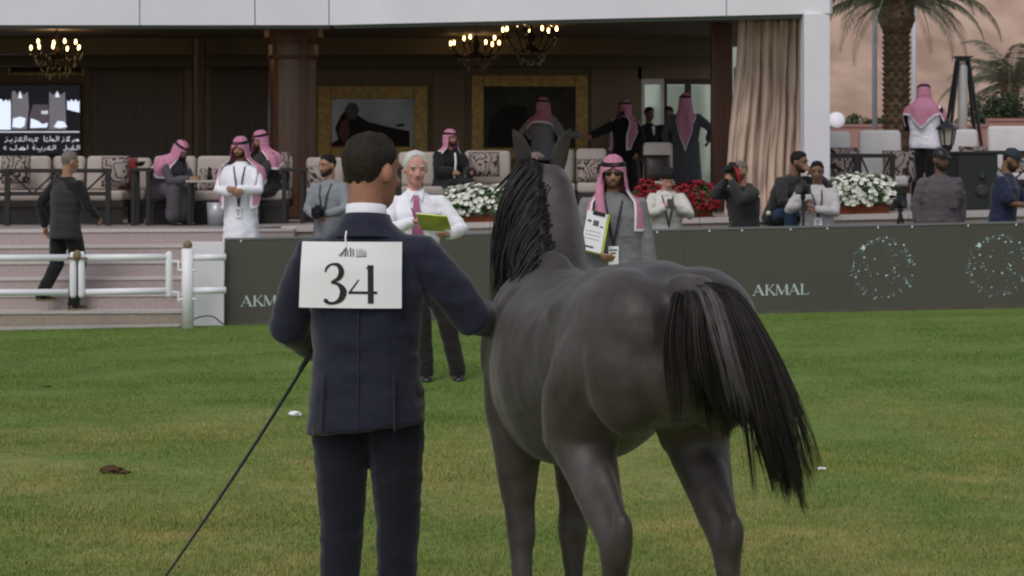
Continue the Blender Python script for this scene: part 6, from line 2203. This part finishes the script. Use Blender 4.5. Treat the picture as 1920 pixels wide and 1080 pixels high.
three = [curve_w([(615, 503, 3), (619, 494, 4.5), (629, 488.5, 4), (641, 491, 8), (646, 503, 11), (640, 515, 8), (626, 522, 3.2)]),
         curve_w([(626, 522.5, 3.2), (640, 526, 6.5), (649, 538, 13), (645, 552, 11), (634, 560, 6), (622, 561, 5.5), (615, 556.5, 8), (612, 554, 4)])]
bib_strokes("digit", [three[0]], M_INK); bib_strokes("digit", [three[1]], M_INK)
bib_strokes("digit", [[(701, 490, 11), (701, 561, 11)]], M_INK)
bib_strokes("digit", [[(699, 490, 3.4), (661, 541, 3.4)]], M_INK)
bib_strokes("digit", [[(659, 541, 5), (695.3, 541, 5)]], M_INK); bib_strokes("digit", [[(706.7, 541, 5), (713, 541, 5)]], M_INK)
em = [[(641, 473, 1.6), (648, 466, 2)], [(646, 474, 2), (652, 460, 3)], [(653, 474, 3), (655, 457, 3)], [(658, 474, 2), (658, 462, 2)], [(664, 474, 2.6), (663, 458, 2.6)], [(669, 474, 2.4), (668, 460, 2.4)],
      [(674, 474, 2), (693, 473, 2.4)], [(674, 470, 1.2), (693, 469, 1.6)], [(674, 466, 1.2), (688, 465, 1.4)], [(675, 464, 1.2), (675.5, 460, 1)], [(681, 463.5, 1.2), (681, 459, 1)], [(686, 463.5, 1.2), (686, 460, 1)], [(691, 468, 1.2), (691.5, 462, 1)]]
for s in em: bib_strokes("crest_mark", [s], M_GREYINK)
bm = BM(); tube(bm, [bib_pos(hx_(655) + BOFF, hz_(452), .004), bib_pos(hx_(653) + BOFF, hz_(440), .004), bib_pos(hx_(652) + BOFF, hz_(428), -.012)], .0025, 6)
obj("string", bm, M_PAPER, bib)

# whip
hl = P(598, 640, 9.20)
tip = P(283, 1120, 8.15)
dr = (tip - hl)
wh = empty("whip", hl, 0, "long thin black whip trailing down from the handler's left hand", "whip")
bm = BM(); tube(bm, [hl - dr.normalized() * .12, hl + dr.normalized() * .16], [.011, .009], 8); obj("handle", bm, M_BLACK, wh, smooth=True)
bm = BM(); tube(bm, [hl + dr * t + Vector((0, 0, -.018 * math.sin(math.pi * t))) for t in [.1 + .9 * i / 10 for i in range(11)]], [.006 - .0025 * i / 10 for i in range(11)], 7); obj("shaft", bm, M_BLACK, wh, smooth=True)
bm = BM(); tube(bm, [tip, tip + Vector((-.03, -.02, -.06)), tip + Vector((-.02, -.04, -.16))], [.003, .003, .004], 6); obj("lash", bm, M_BLACK, wh, smooth=True)

# ------------------------------------------------------------------ the horse
HA = 18.0
HO = Vector((.42, 8.2, 0))
HM = Matrix.Translation(HO) @ Matrix.Rotation(R(HA), 4, 'Z')     # local: x right, y forward, z up
hrt = empty("horse", HO, R(HA), "dark grey horse with black mane and swishing tail seen from behind", "horse")

def coat_mat():
    m = bpy.data.materials.new("dark_grey_coat")
    m.use_nodes = True
    nt = m.node_tree
    b = nt.nodes["Principled BSDF"]
    b.inputs["Roughness"].default_value = 0.52
    b.inputs["Specular IOR Level"].default_value = 0.45
    b.inputs["Sheen Weight"].default_value = 0.14
    b.inputs["Sheen Roughness"].default_value = 0.4
    tc = nt.nodes.new("ShaderNodeTexCoord")
    n1 = nt.nodes.new("ShaderNodeTexNoise"); n1.inputs["Scale"].default_value = 3.2; n1.inputs["Detail"].default_value = 5
    nt.links.new(tc.outputs["Object"], n1.inputs["Vector"])
    rp = nt.nodes.new("ShaderNodeValToRGB")
    rp.color_ramp.elements[0].position = .32; rp.color_ramp.elements[1].position = .70
    rp.color_ramp.elements[0].color = (0.042, 0.031, 0.027, 1); rp.color_ramp.elements[1].color = (0.100, 0.081, 0.079, 1)
    nt.links.new(n1.outputs["Fac"], rp.inputs["Fac"])
    n2 = nt.nodes.new("ShaderNodeTexNoise"); n2.inputs["Scale"].default_value = 150; n2.inputs["Detail"].default_value = 3
    mp = nt.nodes.new("ShaderNodeMapping"); mp.inputs["Scale"].default_value = (1, 1, .25)
    nt.links.new(tc.outputs["Object"], mp.inputs["Vector"]); nt.links.new(mp.outputs[0], n2.inputs["Vector"])
    mx = nt.nodes.new("ShaderNodeMixRGB"); mx.blend_type = 'MULTIPLY'; mx.inputs[0].default_value = .55
    nt.links.new(rp.outputs["Color"], mx.inputs[1]); nt.links.new(n2.outputs["Color"], mx.inputs[2])
    nt.links.new(mx.outputs[0], b.inputs["Base Color"])
    vo = nt.nodes.new("ShaderNodeTexVoronoi"); vo.inputs["Scale"].default_value = 17
    nt.links.new(tc.outputs["Object"], vo.inputs["Vector"])
    vr = nt.nodes.new("ShaderNodeMapRange"); vr.inputs["From Min"].default_value = .15; vr.inputs["From Max"].default_value = .75
    vr.inputs["To Min"].default_value = 1.14; vr.inputs["To Max"].default_value = .86
    nt.links.new(vo.outputs["Distance"], vr.inputs["Value"])
    hv = nt.nodes.new("ShaderNodeHueSaturation")
    nt.links.new(vr.outputs[0], hv.inputs["Value"]); nt.links.new(mx.outputs[0], hv.inputs["Color"])
    nt.links.new(hv.outputs[0], b.inputs["Base Color"])
    bp = nt.nodes.new("ShaderNodeBump"); bp.inputs["Strength"].default_value = .2; bp.inputs["Distance"].default_value = .01
    nt.links.new(n2.outputs["Fac"], bp.inputs["Height"]); nt.links.new(bp.outputs["Normal"], b.inputs["Normal"])
    return m
M_COAT = coat_mat()
M_MANE = mat("black_horsehair", (0.010, 0.008, 0.007), 0.45, 0.4, var=.3, scale=30)
M_TAIL = mat("dark_horsehair", (0.014, 0.010, 0.008), 0.5, 0.35, var=.3, scale=30)
M_HOOF = mat("dark_hoof", (0.035, 0.030, 0.028), 0.5, 0.4)

def loft(bm, secs, seg=22, hint=Vector((1, 0, 0)), sup=2.0):
    """secs: (centre, lateral radius, in-plane radius)"""
    n = len(secs)
    rings = []
    for i, (c, rx, rz) in enumerate(secs):
        c = Vector(c)
        d = (Vector(secs[min(i + 1, n - 1)][0]) - Vector(secs[max(i - 1, 0)][0])).normalized()
        lat = hint - d * hint.dot(d); lat.normalize()
        nn = d.cross(lat)
        e = 2 / sup
        rings.append([c + lat * (rx * math.copysign(abs(math.cos(t)) ** e, math.cos(t))) + nn * (rz * math.copysign(abs(math.sin(t)) ** e, math.sin(t))) for t in [2 * math.pi * k / seg for k in range(seg)]])
    rings_to_mesh(bm, rings)

hb = BM()
torso = [((0, -.315, 1.13), .09, .10), ((0, -.285, 1.125), .175, .165), ((0, -.20, 1.13), .240, .205), ((0, -.08, 1.135), .272, .242), ((0, .05, 1.145), .280, .248), ((0, .18, 1.130), .270, .250),
         ((0, .35, 1.085), .262, .260), ((0, .52, 1.04), .264, .293), ((0, .68, 1.02), .268, .315), ((0, .84, 1.02), .240, .322), ((0, .97, 1.035), .208, .318), ((0, 1.08, 1.06), .205, .285), ((0, 1.17, 1.06), .165, .215), ((0, 1.22, 1.06), .09, .12)]
loft(hb, torso, 28)
for s in (-1, 1):
    ellipsoid(hb, (s * .120, -.06, 1.19), (.155, .26, .185), None, 16)        # gluteal mass
    ellipsoid(hb, (s * .145, -.155, 1.10), (.126, .135, .215), None, 16)        # buttock
    ellipsoid(hb, (s * .190, .20, 1.215), (.075, .13, .070), None, 12)         # point of hip
    ellipsoid(hb, (s * .142, .95, 1.05), (.070, .135, .250), Matrix.Rotation(R(22), 3, 'X'), 14)  # shoulder blade
    ellipsoid(hb, (s * .112, 1.02, .93), (.088, .125, .150), None, 12)
ellipsoid(hb, (0, .95, 1.30), (.055, .20, .095), None, 12)                      # withers
# neck and head
neck = [((.015, 1.00, 1.10), .165, .25), ((.040, 1.08, 1.22), .132, .205), ((.068, 1.15, 1.35), .114, .165), ((.090, 1.22, 1.48), .102, .135), ((.097, 1.275, 1.585), .089, .112), ((.092, 1.31, 1.645), .074, .07)]
loft(hb, neck, 20)
head = [((.092, 1.285, 1.625), .074, .062), ((.092, 1.345, 1.600), .097, .085), ((.093, 1.425, 1.545), .095, .110), ((.096, 1.505, 1.475), .078, .105), ((.100, 1.580, 1.395), .060, .078), ((.104, 1.645, 1.320), .052, .062), ((.107, 1.690, 1.265), .048, .054), ((.108, 1.712, 1.235), .028, .034)]
loft(hb, head, 18)
# legs
def chain(pts):
    for a, b in zip(pts, pts[1:]): pass
    tube(hb, [p for p, r in pts], [r for p, r in pts], 14)
def hind(s, stifle, hock, fet, hoof):
    chain([((s * .140, -.03, 1.10), .165), ((stifle[0] * .95, stifle[1] - .08, stifle[2] + .07), .142), ((stifle[0], stifle[1] - .03, stifle[2] - .02), .115)])
    st, hk = Vector(stifle), Vector(hock)
    chain([((stifle[0], stifle[1] - .05, stifle[2] + .02), .115), (tuple(st.lerp(hk, .30)), .090), (tuple(st.lerp(hk, .60)), .070), (tuple(st.lerp(hk, .85)), .054), (tuple(hk), .052), (tuple(hk.lerp(Vector(fet), .18)), .043), (tuple(hk.lerp(Vector(fet), .55)), .034), (tuple(Vector(fet) + Vector((0, 0, .04))), .036), (tuple(fet), .043), (tuple(Vector(fet).lerp(Vector(hoof), .5)), .035), (tuple(hoof), .043)])
    # point of hock and the tendon above it
    chain([(tuple(hk + Vector((0, -.055, .075))), .028), (tuple(hk + Vector((0, -.045, .02))), .034), (tuple(hk + Vector((0, -.015, -.05))), .034)])
    chain([(tuple(st.lerp(hk, .45) + Vector((0, -.055, .03))), .036), (tuple(hk + Vector((0, -.055, .075))), .020)])
LHf, LHh = (-.156, -.060, .20), (-.156, -.005, .075)
RHf, RHh = (.164, -.205, .165), (.164, -.155, .060)
hind(-1, (-.175, .20, .89), (-.166, -.13, .57), LHf, LHh)
hind(1, (.160, .12, .90), (.166, -.165, .555), RHf, RHh)
def fore(elbow, knee, fet, hoof):
    e, k, f, h = Vector(elbow), Vector(knee), Vector(fet), Vector(hoof)
    chain([(tuple(e + Vector((0, .03, .20))), .103), (tuple(e + Vector((0, .015, .06))), .098), (tuple(e), .086), (tuple(e.lerp(k, .35)), .070), (tuple(e.lerp(k, .75)), .050), (tuple(k + Vector((0, 0, .03))), .051), (tuple(k), .052), (tuple(k + Vector((0, 0, -.05))), .043), (tuple(k.lerp(f, .5)), .033), (tuple(f + Vector((0, 0, .04))), .036), (tuple(f), .042), (tuple(f.lerp(h, .5)), .034), (tuple(h), .044)])
LFf, LFh = (-.080, .985, .165), (-.080, 1.035, .060)
RFf, RFh = (.112, 1.04, .170), (.112, 1.075, .060)
fore((-.110, .985, .775), (-.088, .995, .455), LFf, LFh)
fore((.105, 1.01, .775), (.112, 1.05, .465), RFf, RFh)
# dock of the tail, carried high
chain([((0, -.24, 1.30), .065), ((.01, -.34, 1.315), .045), ((.035, -.43, 1.29), .032), ((.055, -.49, 1.22), .022)])
hb.transform(HM)
horse = fuse("body", hb, .0105, 17, M_COAT, hrt)
# small muscle unevenness under the skin
me = horse.data
n = len(me.vertices); co = np.empty(n * 3); nr = np.empty(n * 3)
me.vertices.foreach_get("co", co); me.vertex_normals.foreach_get("vector", nr)
co = co.reshape(-1, 3); nr = nr.reshape(-1, 3)
d = np.array([0.007 * noise.noise(Vector(c) * 5.5) + .0025 * noise.noise(Vector(c) * 16) for c in co])
co += nr * d[:, None]
me.vertices.foreach_set("co", co.ravel())

for f, h in ((LHf, LHh), (RHf, RHh), (LFf, LFh), (RFf, RFh)):
    bm = BM()
    rings = []
    for z, r, dy in ((h[2] + .012, .045, 0), (h[2] - .02, .055, .010), (0.0, .066, .018)):
        rings.append([Vector((h[0] + r * .92 * math.cos(t), h[1] + dy + r * 1.08 * math.sin(t), z)) for t in [2 * math.pi * k / 16 for k in range(16)]])
    rings_to_mesh(bm, rings); bm.transform(HM); obj("hoof", bm, M_HOOF, hrt, smooth=False)
# ears: cupped leaves
def ear(base, tip, s):
    b, t = Vector(base), Vector(tip)
    ax = (t - b); L = ax.length; ax.normalize()
    side = Vector((1, 0, 0)) - ax * ax.x; side.normalize()
    fr = ax.cross(side)
    bm = BM()
    rings = []
    for u, w in ((0, .020), (.12, .026), (.3, .031), (.5, .029), (.7, .022), (.86, .013), (.96, .006), (1.0, .002)):
        c = b + ax * L * u + side * (-.012 * s * math.sin(math.pi * u))
        ring = []
        for k in range(14):
            a = 2 * math.pi * k / 14
            dpt = .75 if math.sin(a) < 0 else -.25
            ring.append(c + side * w * math.cos(a) + fr * w * dpt * abs(math.sin(a)) * (1 if u < .95 else .3) + fr * w * .15 * math.sin(a))
        rings.append(ring)
    rings_to_mesh(bm, rings); bm.transform(HM)
    obj("ear", bm, M_COAT, hrt, smooth=True)
ear((.032, 1.325, 1.650), (-.016, 1.300, 1.795), -1)
ear((.154, 1.325, 1.650), (.194, 1.300, 1.800), 1)
for s in (-1, 1):
    bm = BM(); ellipsoid(bm, HM @ Vector((.095 + s * .084, 1.43, 1.555)), (.016, .018, .016)); obj("eye", bm, M_EYE, hrt, smooth=True)
    bm = BM(); ellipsoid(bm, HM @ Vector((.108 + s * .034, 1.695, 1.27)), (.009, .014, .014)); obj("nostril", bm, M_EYE, hrt, smooth=True)
# slim show halter: crown strap, cheek pieces, noseband, chain glinting on the crown
M_STRAPB = mat("black_halter_leather", (.012, .011, .011), .35, .5)
ht = None
bm = BM()
def band(c, rx, rz, tilt, r, a0=0, a1=1, seg=28, col=None):
    c = Vector(c)
    ax = Vector((1, 0, 0)); up = Vector((0, math.sin(tilt), math.cos(tilt)))
    tube(bm, [c + ax * rx * math.cos(2 * math.pi * (a0 + (a1 - a0) * k / seg)) + up * rz * math.sin(2 * math.pi * (a0 + (a1 - a0) * k / seg)) for k in range(seg + 1)], r, 6, dome=False)
band((.091, 1.335, 1.575), .094, .092, .5, .0075)
band((.101, 1.60, 1.375), .064, .078, .75, .006)
tube(bm, [(.185, 1.345, 1.57), (.178, 1.47, 1.48), (.165, 1.60, 1.375)], .005, 6)
tube(bm, [(-.003, 1.345, 1.57), (.012, 1.47, 1.48), (.037, 1.60, 1.375)], .005, 6)
bm.transform(HM); halter = obj("halter", bm, M_STRAPB, hrt, smooth=True)
bm = BM()
for k in range(9):
    a = math.pi * (.28 + .44 * k / 8)
    ellipsoid(bm, (.091 + .094 * math.cos(a), 1.335 + .092 * math.sin(a) * .48 - .008, 1.575 + .092 * math.sin(a) * .88 + .006), (.006, .005, .004), None, 6)
bm.transform(HM); obj("chain", bm, M_STEEL, halter, smooth=True)

def strands(name, gen, n, m, r0, seed):
    rng = random.Random(seed)
    bm = BM()
    for i in range(n):
        pts = gen(rng)
        k = len(pts)
        rr = r0 * (.6 + .8 * rng.random())
        tube(bm, pts, [rr * (1.0 if j < k * .55 else max(.12, 1 - (j / (k - 1) - .55) / .5)) for j in range(k)], 4, dome=False)
    bm.transform(HM)
    return obj(name, bm, m, hrt, smooth=True)
crest = [Vector((.055, 1.295, 1.690)), Vector((.055, 1.225, 1.655)), Vector((.042, 1.150, 1.575)), Vector((.025, 1.075, 1.485)), Vector((.008, 1.005, 1.400)), Vector((-.004, .955, 1.350))]
def crest_pt(t):
    f = t * (len(crest) - 1); i = min(int(f), len(crest) - 2)
    return crest[i].lerp(crest[i + 1], f - i)
LOCKS = {}
def lock(kind, rng, n):
    i = rng.randrange(n)
    if (kind, i) not in LOCKS:
        r2 = random.Random("%s%d" % (kind, i))
        LOCKS[(kind, i)] = [r2.random() for _ in range(4)] + [r2.gauss(0, 1) for _ in range(6)]
    return LOCKS[(kind, i)]
def mane_strand(rng):
    k_ = lock("mane", rng, 70)
    t = min(1, max(0, k_[0] ** .85 + rng.gauss(0, .012)))
    p = crest_pt(t) + Vector((rng.gauss(0, .010), rng.gauss(0, .010), rng.gauss(0, .005)))
    L = (.36 + .20 * k_[1]) * (1 - .12 * t) * (.82 + .3 * rng.random())
    out = .045 + .060 * k_[2] + .022 * (1 - t) + rng.gauss(0, .006)
    wav = .016 * k_[4] + rng.gauss(0, .004); ph = k_[3] * 6
    yb = -.03 + .05 * k_[5] + rng.gauss(0, .010)
    pts = []
    N = 9
    for j in range(N + 1):
        u = j / N
        x = -out * sm(-.1, .55, u) - .02 * u
        z = .018 * math.sin(math.pi * min(1, u * 2.2)) - L * (u ** 1.35)
        pts.append(p + Vector((x + wav * math.sin(4 * u + ph) * u, yb * u + wav * math.cos(5 * u + ph) * u, z)))
    return pts
strands("mane", mane_strand, 1700, M_MANE, .0026, 5)
bm = BM()
# the fall of hair under the loose strands
V = []
for i in range(15):
    t = i / 14; p = crest_pt(t); row = []
    L = .38 * (1 - .12 * t)
    for j in range(9):
        u = j / 8
        row.append(bm.verts.new(HM @ (p + Vector((-(.050 + .02 * (1 - t)) * sm(-.1, .55, u) + .006 * math.sin(i * 2.1), -.03 * u, .012 * math.sin(math.pi * u) - L * u ** 1.35 * (.85 + .12 * math.sin(i * 1.7)))))))
    V.append(row)
for i in range(14):
    for j in range(8): bm.faces.new((V[i][j], V[i + 1][j], V[i + 1][j + 1], V[i][j + 1]))
o = obj("mane_underfall", bm, M_MANE, hrt, smooth=True)
md = o.modifiers.new("t", 'SOLIDIFY'); md.thickness = .02
def forelock(rng):
    p = Vector((.09 + rng.gauss(0, .015), 1.31, 1.690)); N = 6
    a = rng.gauss(0, .05)
    return [p + Vector((a * (j / N), .20 * (j / N), .02 * math.sin(2 * j / N) - .16 * (j / N) ** 1.3)) for j in range(N + 1)]
strands("forelock", forelock, 60, M_MANE, .005, 6)
def tail_strand(rng, rg=None):
    k_ = lock("tailg" if rg else "tail", rng, 26 if rg else 64)
    if rg: s = rg[0] + (rg[1] - rg[0]) * k_[0]
    elif k_[1] < .42: s = .30 * k_[0]
    else: s = .74 + .20 * k_[0]
    g = lambda k: rng.gauss(0, k)
    inner = [(-.015, -.30, 1.305), (-.03, -.365, 1.285), (-.030, -.385, 1.18), (-.005, -.385, 1.06), (.03, -.37, .96)]
    outer = [(.012, -.31, 1.325), (.050, -.450, 1.318), (.105, -.540, 1.16), (.155, -.580, .95), (.215, -.575, .735)]
    Lk = (.84 + .24 * k_[2]) * (.92 + .16 * rng.random())
    base = [Vector(a).lerp(Vector(b), s) for a, b in zip(inner, outer)]
    jit = Vector((.030 * k_[4], .030 * k_[5], .008 * k_[6]))
    fine = Vector((g(.007), g(.007), g(.004)))
    ph = k_[3] * 6
    pts = []
    for k, c in enumerate(catmull([tuple(v) for v in base], 4)):
        u = k / 16
        v = Vector(c)
        if u > .5: v.z = base[2].z + (v.z - base[2].z) * Lk
        pin = 1 - .55 * sm(.7, 1.0, u)
        pts.append(v + jit * (.25 + 1.1 * u) + fine * (.6 + 1.2 * u) * pin + Vector((.016 * math.sin(6 * u + ph), .014 * math.cos(5 * u + ph), 0)) * u)
    return pts
strands("tail", tail_strand, 1900, M_TAIL, .0024, 7)
M_TAILSHEEN = mat("sheen_horsehair", (0.085, 0.075, 0.075), 0.5, 0.35, var=.25, scale=30)  # sky sheen on the dark tail, put into a paler strand colour
tg = strands("tail", lambda r_: tail_strand(r_, (.56, .76))[3:13], 460, M_TAILSHEEN, .0026, 8)
tg["label"] = "tail hairs coloured paler as sky sheen down the middle of the tail"

# lead strap from the handler's hand to the halter
hr = q.M @ (q.arms['R'][2] + (q.arms['R'][2] - q.arms['R'][1]).normalized() * .06)
end = HM @ Vector((.085, 1.50, 1.395))
mid = hr.lerp(end, .5) + Vector((-.04, .05, -.05))
bm = BM(); tube(bm, catmull([tuple(hr - Vector((0.02, 0, .20))), tuple(hr), tuple(mid), tuple(end)], 6), .007, 8)
tag(obj("lead_strap", bm, M_STRAPB, smooth=True), "dark lead strap from the handler's right hand to the halter", "lead")
